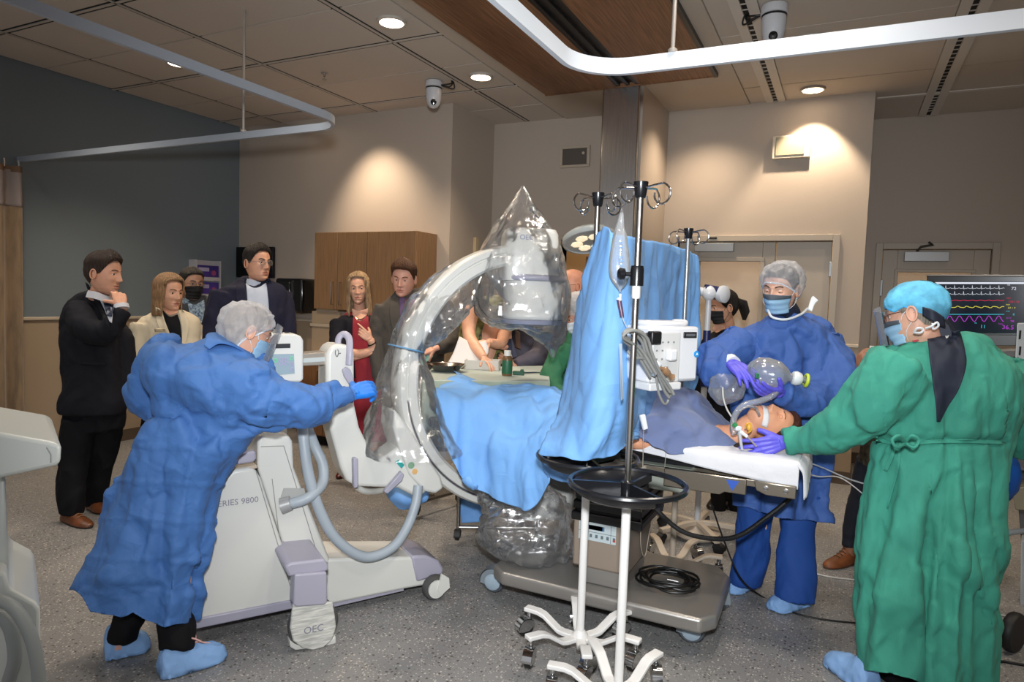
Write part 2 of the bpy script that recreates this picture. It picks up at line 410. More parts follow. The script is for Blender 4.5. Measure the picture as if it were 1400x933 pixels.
# right-hand field
xr = [-.88, -.74, -.58, .50, .66, 1.72, 1.88, 4.2]
yr = [-1.5, .1, 1.28, 2.46, 3.64, 4.82, 6.0, 7.40]
for i in (0, 2, 4, 6):
    for j in range(7):
        y1 = yr[j+1]-.006
        cm.span((xr[i]+.004, yr[j]+.006, CZ), (xr[i+1]-.004, y1, CZ+.03), 0)
for x in (-.66, .58, 1.80):      # linear air slots
    cm.span((x-.08, -1.5, CZ-.012), (x-.018, 7.38, CZ+.03), 2); cm.span((x+.018, -1.5, CZ-.012), (x+.08, 7.38, CZ+.03), 2)
    cm.span((x-.02, -1.5, CZ+.002), (x+.02, 7.38, CZ+.03), 4); y = 0  # dark strip paints the shade inside the slot
    while y < 7.3:
        cm.span((x-.018, y, CZ-.003), (x+.018, y+.010, CZ+.02), 1); y += .085
cm.span((RX2+.02, 6.64, CZ-.008), (4.2, 6.69, CZ+.03), 2)
# drywall bands around the timber raft
cm.span((-2.62, -1.5, CZ-.012), (-2.47, 5.50, CZ+.03), 3); cm.span((-1.0, -1.5, CZ-.012), (XR, 5.50, CZ+.03), 3); cm.span((-2.62, 5.50, CZ-.012), (XR, 6.45, CZ+.03), 3)
cm.span((LW-T, -1.5, CZ+.05), (4.2, 9.2, CZ+.2), 4)
struct('ceiling', cm, [tilem, gridm, mat('slot_white', 'd6cfc6', .5), drywall, darkm], smooth=False)
wood = mat('walnut_panel', '8f6546', .5, var=(6, .35, (14, .5, 1)), bump=[('noise', 40, .1, (20, .6, 1))])
rf = M().span((-2.47, -1.5, CZ-.035), (-1.82, 5.5, CZ+.03), 0).span((-1.63, -1.5, CZ-.035), (-1.03, 5.5, CZ+.03), 0)
for x in (-1.82, -1.74, -1.66): rf.span((x, -1.5, CZ-.03), (x+.03, 5.5, CZ+.03), 1)
rf.span((-1.80, -1.5, CZ-.008), (-1.63, 5.5, CZ+.03), 1); rf.span((-1.03, -1.5, CZ-.045), (-1.0, 5.5, CZ+.03), 1)
rf.span((-2.475, 5.49, CZ-.04), (-1.0, 5.505, CZ), 0)
struct('trim_3', rf, [wood, mat('track_black', '17171a', .4)], smooth=False)

# doors
def frame_of(x0, x1, z, y, wd=.055, dp=.03):
    return M().span((x0-wd, y-dp, 0), (x0, y+T, z+wd)).span((x1, y-dp, 0), (x1+wd, y+T, z+wd)).span((x0, y-dp, z), (x1, y+T, z+wd))
hw = mat('closer_grey', '8e9296', .4, .3)
chrome = mat('chrome', 'd0d0d0', .12, 1.0)
d1 = struct('door_1', M().span((-.585, RY+.02, 0), (OX1-.005, RY+.065, OZ-.005)), doorm, bevel=.003)
for nm, mm, mt in (('door_frame', frame_of(OX0, OX1, OZ, RY), doorm),
        ('door_leaf', M().span((OX0+.005, RY+.02, 0), (-1.27, RY+.065, OZ-.005)).span((-.70, RY+.02, 0), (-.592, RY+.065, OZ-.005)).span((-1.27, RY+.02, 1.945), (-.70, RY+.065, OZ-.005)).span((-1.27, RY+.02, 0), (-.70, RY+.065, .3)), doorm),
        ('window_frame', M().span((-1.29, RY+.008, 1.93), (-.68, RY+.07, 1.965)).span((-.715, RY+.008, .3), (-.68, RY+.07, 1.93)).span((-1.29, RY+.008, .3), (-1.255, RY+.07, 1.93)), doorm),
        ('window_pane', M().span((-1.255, RY+.04, .3), (-.715, RY+.046, 1.93)), glassm),
        ('door_closer', M().span((-1.30, RY-.045, 2.015), (-.95, RY+.018, 2.095)), hw),
        ('hinge', M().span((OX1-.02, RY+.0, 1.80), (OX1+.004, RY+.022, 1.93)), hw),
        ('door_sensor', M().span((-1.17, RY-.045, 2.133), (-1.10, RY-.028, 2.148)), darkm)):
    mm.build(nm, mt, d1, bevel=.004)
d2 = struct('door_2', M().span((EX0+.005, FY+.02, 0), (.42, FY+.065, 2.105)).span((1.03, FY+.02, 0), (EX1-.005, FY+.065, 2.105)).span((.42, FY+.02, 1.905), (1.03, FY+.065, 2.105)).span((.42, FY+.02, 0), (1.03, FY+.065, .3)), doorm, bevel=.003)
for nm, mm, mt in (('door_frame', frame_of(EX0, EX1, 2.11, FY, .06), doorm),
        ('window_frame', M().span((.40, FY+.008, 1.895), (1.05, FY+.07, 1.925)).span((.40, FY+.008, .3), (.43, FY+.07, 1.9)).span((1.02, FY+.008, .3), (1.05, FY+.07, 1.9)), doorm),
        ('window_pane', M().span((.43, FY+.04, .3), (1.02, FY+.046, 1.9)), glassm),
        ('door_closer', M().span((.47, FY-.05, 1.995), (.83, FY+.018, 2.085)), mat('closer_pale', 'a3a3a3', .4, .3)),
        ('closer_arm', M().tube([(.57, FY-.03, 2.09), (.60, FY-.05, 2.13), (.70, FY-.03, 2.15), (.66, FY-.06, 2.17)], .012, 8), mat('arm_dark', '4a4640', .4, .6)),
        ('hinge', M().span((EX0-.004, FY, 1.66), (EX0+.02, FY+.022, 1.82)), hw)):
    mm.build(nm, mt, d2, bevel=.004)
d3 = struct('door_3', M().span((DX0+.06, BY+.55, 0), (DX0+.30, BY+.60, 2.0)).span((DX0+.33, BY+.55, 0), (DX1-.08, BY+.60, 2.0)), mat('door_cream', 'b59b76', .5), bevel=.004)
frame_of(DX0, DX1, DZ, BY, .05).build('door_frame', doorm, d3, bevel=.004)
M().span((RX-.01, 5.98, 0), (RX+.03, 6.04, 2.13)).build('door_trim', mat('frame_cream', 'c9b48e', .5), d3, bevel=.004)

# ---------------------------------------------------------------- wall and ceiling fittings
def downlight(loc, lab, lit=True, tint='ffe2bd', strength=14):
    r = thing('ceiling_downlight', lab, 'ceiling light', (loc[0], loc[1], CZ-.012), group='recessed round downlights')
    L = M().lathe([(.100, .012), (.100, -.006), (.088, -.008), (.080, -.004), (.080, .012)], V(*r.location), n=40)
    L.build('trim_ring', mat('ring_grey', 'b9b2a8', .4, .0), r)
    if lit:
        M().lathe([(.082, -.003), (.001, -.004)], V(*r.location), n=32).build('diffuser', emitter('lamp_glow', tint, strength), r)
    else:
        M().lathe([(.083, -.003), (.06, .008), (.03, .010), (.001, .010)], V(*r.location), n=32, caps=False).build('reflector', mat('reflector', 'd8c9ae', .15, 1.0), r)
    return r
for (x, y), lab in (((-2.83, 3.74), 'lit round downlight in the tiles beside the timber ceiling panel, larger and nearer of two'),
                    ((-2.81, 4.93), 'lit round downlight right of the small white ceiling camera over the cabinet wall'),
                    ((-4.97, 3.76), 'lit round downlight peeping over the curtain track above the slate wall'),
                    ((-4.94, 4.96), 'small lit round downlight just above the bend of the curtain track'),
                    ((-.35, 6.20), 'lit round downlight shining on the wall above the box over the double door')):
    downlight((x, y), lab)
downlight((-.33, 5.06), 'unlit round downlight with bright reflector next to the large white ceiling camera', lit=False)

def ptz(loc, lab, s=1.0, aim=-.4):
    r = thing('ceiling_camera', lab, 'camera', loc, group='white dome cameras on the ceiling')
    wh = mat('camera_white', 'c9c9cc', .3)
    x, y, z = loc; L = V(x, y, z)
    M().lathe([(.02, 0), (.075*s, 0), (.08*s, -.012*s), (.08*s, -.05*s), (.072*s, -.056*s)], L, n=32).build('mount', wh, r)
    M().lathe([(.0735*s, -.056*s), (.0735*s, -.068*s)], L, n=32).build('collar', mat('camera_black', '111113', .35), r)
    M().lathe([(.071*s, -.068*s), (.072*s, -.10*s), (.067*s, -.16*s), (.056*s, -.20*s), (.035*s, -.228*s), (.008*s, -.238*s)], L, n=32).build('dome', wh, r)
    d = (V(0, 0, EYE)-L).normalized(); d = V(d.x, d.y, -.35).normalized()
    p = L+V(0, 0, -.175*s)+d*.058*s
    M().lathe([(.026*s, -.012*s), (.026*s, .006*s), (.018*s, .012*s), (.002*s, .010*s)], p, zto(d), n=24).build('lens', mat('lens_black', '070708', .08, coat=.5), r)
    for k in range(3):
        q = L+V(0, 0, -.04*s); sgn = aim
        M().tube(catmull([q+V(sgn*.07*s, .0, 0), q+V(sgn*(.12+.03*k)*s, .02*k, -.015*k), q+V(sgn*(.16+.01*k)*s, .04, .02), q+V(sgn*.15*s, .05, .045)], 5), .006, 8).build('cable', mat('cable_black', '0c0c0d', .45), r)
    return r
ptz((-3.25, 4.90, CZ-.006), 'small white dome camera hanging from the tiles above the cabinet wall corner', .95, 1)
ptz((-.49, 4.42, CZ-.006), 'large white dome camera hanging beside the air slot at the upper right', 1.0, -1)
sp = M().lathe([(.03, 0), (.03, -.006), (.012, -.008), (.012, -.03), (.004, -.034), (.004, -.05), (.02, -.052), (.02, -.055)], (-4.01, 4.40, CZ), n=16)
tag(sp.build('ceiling_sprinkler', chrome), 'little chrome sprinkler head in a ceiling tile over the slate wall corner', 'sprinkler')

v = thing('wall_speaker', 'beige framed grey grille panel high on the centre wall beside the steel column', 'speaker', (-2.51, BY, 2.95))
M().span((-2.67, BY-.03, 2.85), (-2.35, BY, 2.875)).span((-2.67, BY-.03, 3.035), (-2.35, BY, 3.06)).span((-2.67, BY-.03, 2.875), (-2.64, BY, 3.035)).span((-2.38, BY-.03, 2.875), (-2.35, BY, 3.035)).build('speaker_frame', trimm, v, bevel=.004)
M().span((-2.64, BY-.018, 2.875), (-2.38, BY, 3.035)).build('grille', mat('grille_grey', '57504a', .6, bump=[('noise', 300, .3)]), v)
M().lathe([(.014, 0), (.014, -.006), (.001, -.007)], (-2.42, BY-.018, 2.985), zto((0, 1, 0)), n=16).build('knob', trimm, v)
v = thing('wall_box', 'cream wall box under the bright downlight above the double door', 'wall box', (-.51, RY, 2.83))
M().span((-.665, RY-.05, 2.83), (-.355, RY, 3.03)).build('housing', mat('box_cream', 'd6cbb6', .5), v, bevel=.006)
M().span((-.635, RY-.058, 2.855), (-.40, RY-.05, 3.015)).build('cover', mat('cover_sand', 'a59c85', .5), v, bevel=.003)

# curtain tracks (rail swept round a bend) with hanger rods
alum = mat('track_aluminium', 'b4bcc6', .4, .25)
def track(name, pts, z, h, wd, lab, rods, m, fins=None):
    r = thing(name, lab, 'curtain track', (pts[len(pts)//2][0], pts[len(pts)//2][1], z))
    k = len(pts); g = []
    for i, p in enumerate(pts):
        a, b_ = V(*pts[max(0, i-1)], 0), V(*pts[min(k-1, i+1)], 0); t_ = (b_-a).normalized(); nn = V(-t_.y, t_.x, 0)*wd/2; P = V(*p, z)
        g.append([P-nn, P+nn, P+nn+V(0, 0, h), P-nn+V(0, 0, h)])
    mm = M().grid(g, wrap=True); mm.f += [(0, 1, 2, 3)[::-1], tuple(4*(k-1)+j for j in range(4))]; mm.mi += [0, 0]
    mm.build('rail', m, r)
    for x, y in rods:
        M().tube([(x, y, z+h), (x, y, CZ)], .009, 10).lathe([(.02, 0), (.02, .012), (.01, .02)], (x, y, z+h), n=16).build('hanger_rod', mat('rod_white', 'bfb8b0', .35, .5), r)
    return r
def bend(c, rad, a0, a1, n=14): return [(c[0]+rad*math.cos(a0+(a1-a0)*i/n), c[1]+rad*math.sin(a0+(a1-a0)*i/n)) for i in range(n+1)]
zt = 2.52
track('curtain_track', [(LW, 3.235)]+bend((-2.98, 3.0), .235, PI/2, 0)+[(-2.745, .05)], zt, .045, .022, 'grey curtain track bending from the slate wall at the upper left', [(-3.64, 3.235)], alum)
p0 = gnd(668, 0, 2.52); p1 = gnd(770, 84, 2.52); pe = gnd(1400, 42, 2.52)
yb = (gnd(930, 88, 2.52).y+pe.y)/2; xb = (p0.x+p1.x)/2
track('curtain_track', [(xb, .05)]+bend((xb+.24, yb-.24), .24, PI, PI/2)+[(1.9, yb+.06)], zt, .068, .024, 'bright white curtain track crossing under the timber ceiling panel', [(gnd(929, 82, 2.6).x, yb)], mat('track_white', 'dfe4ea', .35))

# cubicle curtain by the slate wall
cu = thing('cubicle_curtain', 'beige patterned cubicle curtain with pale mesh top gathered at the left edge', 'curtain', (LW+.12, 2.95, .2))
def curtain_grid(z0, z1, n=40, y0=2.72, y1=3.20, amp=.035):
    g = []
    for i in range(14):
        z = z0+(z1-z0)*i/13; row = []
        for j in range(n+1):
            u = j/n; row.append((LW+.11+amp*math.sin(u*PI*7+.3*math.sin(z*2))*(1-.15*i/13), y0+(y1-y0)*u, z))
        g.append(row)
    return g
cm_ = mat('curtain_beige', '8a7358', .75, var=(9, .25, (1, 3, .5)), bump=[('noise', 35, .25, (2, 2, .6))], sheen=.3)
M().grid(curtain_grid(.22, 2.14)).build('fabric', cm_, cu, solid=.004)
M().grid(curtain_grid(2.14, 2.44)).build('mesh_top', mat('curtain_mesh', 'a89a94', .7, alpha=.85), cu, solid=.003)
M().grid(curtain_grid(2.42, 2.47)).build('heading', mat('curtain_head', '7a5f48', .7), cu, solid=.005)
for j in range(5):
    y = 2.76+j*.105
    M().tube([(LW+.11, y, 2.455), (LW+.115, y, 2.49), (LW+.11, y, 2.52)], .005, 8).build('hook', mat('hook_white', 'cfc9c2', .4), cu)

# ---------------------------------------------------------------- cabinets by the back wall
oak = mat('cabinet_oak', '8a6a4b', .45, var=(7, .22, (16, 16, .5)), bump=[('noise', 50, .08, (25, 25, .6))])
X0, X1, XF, Z0, Z1 = -4.80, -3.58, 5.16, 1.35, 2.115
uc = thing('wall_cabinet', 'oak wall cabinet with three tall doors on the back wall behind the visitors', 'cabinet', ((X0+X1)/2, CY, Z0))
M().span((X0, XF+.02, Z0), (X1, CY, Z1)).build('body', oak, uc, bevel=.002)
xd = [X0, -4.50, -4.14, X1]
for i in range(3):
    dd = M().span((xd[i]+.003, XF, Z0+.003), (xd[i+1]-.003, XF+.02, Z1-.003)).build('door', oak, uc, bevel=.002)
    hx = xd[i+1]-.05 if i == 0 else xd[i]+.05
    M().tube([(hx, XF, Z0+.05), (hx, XF-.03, Z0+.05), (hx, XF-.03, Z0+.27), (hx, XF, Z0+.27)], .006, 8).build('handle', chrome, dd)
bc = thing('base_cabinet', 'oak base cabinet with doors under the counter on the back wall', 'cabinet', ((X0+X1)/2, CY, 0))
M().span((-4.86, 5.02, .10), (-3.50, CY-.014, .86), 0).span((-4.86, 5.08, 0), (-3.50, CY-.014, .10), 1).build('body', [mat('cabinet_oak_dark', '7d5636', .45, var=(7, .22, (16, 16, .5))), darkm], bc, bevel=.002)
for i in range(4):
    a = -4.855+i*.339; dd = M().span((a, 5.0, .115), (a+.333, 5.02, .85)).build('door', mat('cabinet_oak_dark'), bc, bevel=.002)
    M().tube([(a+.29, 5.0, .55), (a+.29, 4.97, .55), (a+.29, 4.97, .75), (a+.29, 5.0, .75)], .006, 8).build('handle', chrome, dd)
tag(M().span((-4.90, 4.97, .86), (-3.46, CY-.014, .90)).build('counter_top', mat('counter_tan', 'a88a6a', .4), bevel=.006), 'tan counter top over the oak base cabinet on the back wall', 'counter')
lw_ = thing('side_panel', 'beige panel with a ledge standing between the counter and the black towel dispenser', 'panel', (-4.72, 5.2, .9))
M().span((-4.86, 5.20, .90), (-4.50, 5.24, 1.325)).build('board', paint_low, lw_, bevel=.004)
M().span((-4.87, 5.185, 1.17), (-4.49, 5.2, 1.20)).build('ledge', trimm, lw_, bevel=.004)

pt = thing('towel_dispenser', 'glossy black paper towel dispenser on the wall left of the oak cabinet', 'dispenser', (-5.28, CY, 1.27))
blk = mat('gloss_black', '0c0c0d', .12, coat=.6)
M().span((-5.47, 5.29, 1.29), (-5.08, CY, 1.655)).build('housing', blk, pt, bevel=.03, bseg=4)
M().span((-5.42, 5.282, 1.42), (-5.25, 5.292, 1.61)).build('window', mat('smoke', '050506', .05, coat=1), pt, bevel=.01)
M().span((-5.23, 5.284, 1.36), (-5.20, 5.29, 1.63)).build('highlight_strip', mat('highlight_grey', '2a2a2c', .15, coat=1), pt, bevel=.003)  # lighter strip paints a highlight onto the glossy black housing
M().prism([(-5.40, 5.34, 1.29), (-5.20, 5.34, 1.29), (-5.18, 5.22, 1.23), (-5.38, 5.22, 1.22)], V(0, .004, .004)).build('paper_sheet', mat('paper', 'd8d4cc', .8), pt)
tv = thing('wall_screen', 'black switched-off screen on the wall behind the man in the navy suit', 'screen', (-5.98, CY, 1.65))
M().span((-6.26, CY-.05, 1.655), (-5.69, CY-.012, 2.0)).build('bezel', mat('tv_black', '0a0a0b', .35), tv, bevel=.006)
M().span((-6.24, CY-.053, 1.675), (-5.71, CY-.05, 1.98)).build('panel', mat('tv_panel', '060607', .15), tv)
gh = thing('glove_box_rack', 'white wire rack holding glove boxes on the slate wall', 'rack', (LW, 5.02, 1.4))
M().span((LW, 4.87, 1.42), (LW+.012, 5.17, 1.82)).span((LW, 4.87, 1.42), (LW+.12, 5.17, 1.43)).span((LW, 4.87, 1.60), (LW+.12, 5.17, 1.61)).span((LW+.113, 4.87, 1.43), (LW+.12, 5.17, 1.46)).span((LW+.113, 4.87, 1.61), (LW+.12, 5.17, 1.64)).span((LW, 4.865, 1.42), (LW+.12, 4.872, 1.82)).span((LW, 5.168, 1.42), (LW+.12, 5.175, 1.82)).build('shelf', mat('rack_white', 'c4c0c4', .4), gh)
for z, c, lab in ((1.64, '3a2f78', 'purple glove box in the top bay of the wall rack'), (1.46, '3b3a8c', 'blue-purple glove box in the lower bay of the wall rack')):
    g = thing('glove_box', lab, 'glove box', (LW+.06, 5.02, z-.03), group='glove boxes in the wall rack')
    M().span((LW+.014, 4.885, z-.028), (LW+.108, 5.155, z+.125)).build('carton', mat('carton'+c, c, .5, var=(9, .5), col2='5a3f9a'), g, bevel=.002)
    M().span((LW+.1085, 4.90, z+.06), (LW+.1095, 5.03, z+.10)).build('print_panel', mat('print_white', 'b9b0d0', .5), g)
    M().lathe([(.03, 0), (.001, .0005)], (LW+.1085, 5.09, z+.045), zto((1, 0, 0)), n=16).build('opening', mat('print_pink', 'a04a7a', .6), g)
g = M().span((LW+.014, 4.92, 1.40), (LW+.10, 5.14, 1.418)); 
tag(M().ell((LW+.10, 5.05, 1.385), (.07, .12, .035)).build('shelf_package', mat('pack_blue', '1f5f9a', .35)), 'blue wrapped package under the glove box rack on the slate wall', 'package')
# ================================================================ IV STANDS
white = mat('enamel_white', 'e2e0dd', .35)
chr2 = mat('pole_steel', 'b4b0ab', .25, 1.0)
rubber = mat('rubber_black', '161617', .55)
blkpl = mat('plastic_black', '15161a', .25)
gpl = mat('plastic_grey', '8f979e', .45)
def castor(parent, p, yaw, r=.032, w=.022, body=None, wheel=None, hub=None, stem=.03, name='castor'):
    """fork with hooded cover (part) and wheel (sub-part); p = top of the stem"""
    d = V(math.cos(yaw), math.sin(yaw), 0); s = V(-d.y, d.x, 0); c = V(*p)+V(0, 0, -stem-r*1.05)+d*r*.55
    m_ = M().tube([V(*p), V(*p)+V(0, 0, -stem)], r*.28, 10)
    top = V(*p)+V(0, 0, -stem*.8)
    for k in (-1, 1):
        pts = [c+s*k*(w*.62)+V(0, 0, 0)+d*(math.cos(a)*r*1.12)+V(0, 0, math.sin(a)*r*1.12) for a in [PI*(-.05+.95*i/8) for i in range(9)]] + [c+s*k*w*.62+d*(-r*.3)+V(0, 0, -r*.25), c+s*k*w*.62+d*r*.5+V(0, 0, -r*.3)]
        m_.prism(pts, s*k*.004)
    arc = [PI*(.0+.85*i/8) for i in range(9)]
    m_.grid([[c+s*q+d*(math.cos(a)*r*1.13)+V(0, 0, math.sin(a)*r*1.13) for q in (-w*.75, w*.75)] for a in arc])
    m_.grid([[c+s*q+d*(math.cos(a)*r*1.19)+V(0, 0, math.sin(a)*r*1.19) for q in (-w*.75, w*.75)] for a in arc])
    o = m_.build(name, body or chrome, parent)
    M().lathe([(r*.2, -w*.5), (r*.9, -w*.5), (r, -w*.35), (r, w*.35), (r*.9, w*.5), (r*.2, w*.5)], c, zto(s), n=24).build('wheel', wheel or rubber, o)
    if hub: M().lathe([(r*.62, -w*.84), (r*.7, -w*.76), (r*.7, w*.76), (r*.62, w*.84)], c, zto(s), n=20).build('hub_cap', hub, o)
    return o
def iv_stand(loc, rz, lab, H=1.94, tray=.835, legm=None, polem=None, nleg=6, low=.82, hookm=None):
    r = thing('iv_stand', lab, 'iv stand', (0, 0, 0), group='wheeled iv stands')
    lm = legm or white
    for k in range(nleg):
        a = 2*PI*k/nleg; d = V(math.cos(a), math.sin(a), 0); s = V(-d.y, d.x, 0); g = []
        for x, z in ((.0, .092), (.08, .092), (.10, .096), (.17, .142), (.20, .150), (.265, .150)):
            wd = .021
            g.append([d*x-s*wd+V(0, 0, z), d*x+s*wd+V(0, 0, z), d*x+s*wd+V(0, 0, z+.018), d*x-s*wd+V(0, 0, z+.018)])
        mm = M().grid(g, wrap=True); mm.f += [(3, 2, 1, 0), tuple(20+i for i in range(4))]; mm.mi += [0, 0]
        lg = mm.build('leg', lm, r, bevel=.004)
        castor(lg, d*.245+V(0, 0, .15), random.uniform(-2.2, -.6), .038, .026, stem=.03)
    M().lathe([(.03, .085), (.034, .09), (.034, .115), (.022, .13), (.018, .135)], n=24).build('hub', lm, r)
    M().tube([(0, 0, .11), (0, 0, low)], .0165, 16).build('lower_pole', lm, r)
    M().tube([(0, 0, low-.005), (0, 0, H-.03)], .0115, 16).build('upper_pole', polem or chr2, r)
    if tray:
        z = tray; R = .205; t_ = M()
        n9 = 32; g9 = []
        for i in range(n9+1):
            a = math.radians(70)+math.radians(240)*i/n9; g9.append([(x*math.cos(a), x*math.sin(a), w) for x, w in ((.02, z), (R-.045, z), (R-.022, z+.012), (R-.006, z+.04), (R-.012, z+.042), (R-.03, z+.018), (R-.05, z+.008), (.02, z+.008))])
        t_.grid([r+[r[0]] for r in g9])
        t_.tube([(R*math.cos(a), R*math.sin(a), z+.043) for a in [2*PI*i/48 for i in range(48)]], .011, 8, closed=True)
        for k in range(3):
            a = math.radians(70+120*k); t_.box((R*.5*math.cos(a), R*.5*math.sin(a), z+.026), (R*.97, .011, .042 if k else .03), a)
        t_.lathe([(.024, z), (.024, z+.05), (.018, z+.055)], n=20)
        t_.build('tray', blkpl, r)
    M().lathe([(.016, H-.055), (.019, H-.05), (.026, H-.002), (.026, H), (.010, H), (.008, H-.004)], n=24).build('hook_hub', blkpl, r)
    for k in range(4):
        a = PI/4+PI/2*k+.25; d = V(math.cos(a), math.sin(a), 0); s = V(-d.y, d.x, 0)
        P = [d*.02+V(0, 0, H-.02), d*.085+V(0, 0, H-.012)] + [d*(.085+.034*math.sin(q))+V(0, 0, H-.046+.034*math.cos(q))+s*.012*(q/6) for q in [.5+.55*i for i in range(9)]]
        M().tube(catmull(P, 4), .0036, 8).build('hook', hookm or chrome, r)
    r.matrix_basis = Matrix.Translation(V(*loc)) @ Matrix.Rotation(rz, 4, 'Z')
    return r
S1, S2 = gnd(793, 872, .10), gnd(845, 948, .10)
S3, S4 = gnd(919, 768, .10), gnd(953, 715, .10)
for q in (S1, S2, S3, S4): q.z = 0
st1 = iv_stand(S1, -.065, 'white-legged iv stand with black tray, pole hidden by the blue drape', 1.965)
st2 = iv_stand(S2, .19, 'nearest white iv stand, its steel pole carrying the fluid bag and the white monitor', 1.945)
cream = mat('enamel_cream', 'b9aa98', .4)
st3 = iv_stand(S3, .2, 'grey-poled iv stand behind the operating table, hooks above the drape corner', 1.93, tray=None, legm=cream, polem=mat('pole_grey', '9a9c9c', .35, .6), low=.8, hookm=chr2)
# clamp on the near pole
cl2 = thing('pole_clamp', 'black clamp with knob halfway up the nearest iv pole', 'clamp', (S2.x, S2.y, 1.59))
M().lathe([(.0125, 1.585), (.024, 1.585), (.024, 1.64), (.021, 1.655), (.0125, 1.655)], S2, n=24).build('collar', blkpl, cl2)
dl = -RH
M().tube([S2+V(0, 0, 1.625)+dl*.02, S2+V(0, 0, 1.625)+dl*.045], .008, 10).lathe([(.012, 0), (.02, .004), (.022, .02), (.014, .028), (.002, .03)], S2+V(0, 0, 1.625)+dl*.04, zto(dl), n=10).build('knob', blkpl, cl2)
M().lathe([(.0125, 1.54), (.0155, 1.545), (.0155, 1.585), (.0125, 1.587)], S2, n=20).build('sleeve', mat('clear_sleeve', 'd6d4d0', .2), cl2)

# stand with the white and navy joystick-like head (suction handle)
gs = thing('exam_lamp_stand', 'slim pale pole stand with white and navy swivel head behind the blue drape', 'stand', S4)
navy = mat('navy_plastic', '1c2350', .35)
for k in range(5):
    a = .3+2*PI*k/5; d = V(math.cos(a), math.sin(a), 0); s = V(-d.y, d.x, 0); g = []
    for x, z in ((0, .09), (.10, .088), (.30, .07)):
        g.append([S4+d*x-s*.022+V(0, 0, z), S4+d*x+s*.022+V(0, 0, z), S4+d*x+s*.018+V(0, 0, z+.03), S4+d*x-s*.018+V(0, 0, z+.03)])
    mm = M().grid(g, wrap=True); mm.f += [(3, 2, 1, 0), tuple(8+i for i in range(4))]; mm.mi += [0, 0]
    lg = mm.build('leg', cream, gs, bevel=.004); castor(lg, S4+d*.28+V(0, 0, .075), random.uniform(-2, 0), .033, .03, body=rubber, stem=.008)
M().lathe([(.13, .012), (.15, .03), (.15, .05), (.05, .07), (.03, .09)], S4, n=32).build('base_weight', cream, gs)
M().tube([S4+V(0, 0, .09), S4+V(0, 0, 1.60)], .019, 16).build('pole', mat('pole_pale', 'b4b6bb', .35), gs)
M().tube([S4+V(0, 0, 1.0), S4+V(0, 0, 1.36)], .024, 16).build('sleeve', navy, gs)
h0 = at(958, 412, 4.25); h0 = V(S4.x, S4.y, 1.60)
M().ell(h0, (.045, .045, .05)).tube([h0+FH*.02, h0-RH*.09+V(0, 0, .02)+FH*.02], .026, 14).build('head_joint', mat('head_white', 'd4d6da', .35), gs)
M().tube([h0-RH*.03+V(0, 0, .03), h0+RH*.075+V(0, 0, .012)], [.026, .03], 16).build('navy_band', navy, gs)
M().lathe([(.02, -.03), (.05, -.02), (.056, .0), (.056, .02), (.04, .03), (.001, .032)], h0+RH*.085+V(0, 0, -.005), zto(RH*.6-FH*.8), n=28).build('head_disc', mat('head_white'), gs)

# ================================================================ OPERATING TABLE
TX0, TX1, TY0, TY1, TZ = -2.12, -.16, 3.06, 3.64, .86
ot = thing('operating_table', 'stainless steel operating table on four grey castors in the middle of the room', 'operating table', (-1.0, 3.4, 0))
bst = mat('base_steel', 'a09c97', .34, .6, bump=[('noise', 70, .05, (1, .05, 1))])
zb = .20
pA, pB, pC = gnd(672, 774, zb), gnd(686, 783, zb), gnd(958, 848, zb)
pD, pE = gnd(975, 846, zb), gnd(993, 788, zb)
yb2 = pE.y+.12
loop = [(pA.x, pA.y+.02, zb), (pB.x, pB.y, zb), (pC.x, pC.y, zb), (pD.x+.01, pD.y+.04, zb), (pE.x+.02, pE.y, zb), (pE.x-.06, yb2, zb), (pB.x+.05, yb2, zb), (pA.x, yb2-.1, zb)]
M().prism([V(*p)-V(0, 0, .066) for p in loop], V(0, 0, .066)).build('base', bst, ot, bevel=.014, bseg=3)
M().prism([V(p[0]*.93-.06, (p[1]-3.45)*.6+3.47, .085) for p in loop], V(0, 0, .05)).build('base_skirt', mat('skirt_dark', '2b2a29', .5), ot)
gw, hubm = mat('castor_grey', '4a4f55', .45), mat('hub_pale', '9fb0bd', .35)
for px, py in ((675, 811), (945, 880)):
    g_ = gnd(px, py, 0); castor(ot, (g_.x+.03, g_.y+.012, .135), PI+.15, .06, .045, body=mat('castor_hood', '7d868d', .4), wheel=gw, hub=hubm, stem=.006)
for x, y in ((pE.x-.05, yb2-.08), (pB.x+.12, yb2-.08)): castor(ot, (x, y, .135), -1.0, .056, .045, body=mat('castor_hood'), wheel=gw, hub=hubm, stem=.006)
# pedestal with black bellows
c0 = gnd(786, 796, zb); c1 = gnd(846, 804, zb); PXc0, PXc1, PYc = c0.x, c1.x+.05, c0.y+.02
M().span((PXc0+.02, PYc, zb), (PXc1-.02, PYc+.36, .30)).build('column_foot', bst, ot, bevel=.006)
M().span((PXc0-.02, PYc-.02, .28), (PXc1+.0, PYc+.38, .52)).build('column_shroud', mat('shroud_taupe', '8b7d70', .45), ot, bevel=.012)
bl = M()
for k in range(4):
    z = .50+.052*k; bl.span((PXc0-.03+.006*k, PYc-.03+.006*k, z), (PXc1+.06-.006*k, PYc+.39, z+.042)); bl.span((PXc0-.01, PYc-.01, z+.03), (PXc1+.04, PYc+.37, z+.06))
bl.build('bellows', mat('bellows_black', '121214', .4), ot, bevel=.008)
lb = M().span((PXc0+.01, PYc-.0225, .415), (PXc1-.06, PYc-.0205, .50)).build('warning_label', mat('label_pale', 'b7c3c6', .4), ot)
li = mat('label_ink', '44719c', .5); lr = mat('label_red', 'a03c30', .5); ld = mat('label_dark', '5d6a70', .5)
k_ = M(); w_ = PXc1-.06-PXc0-.01
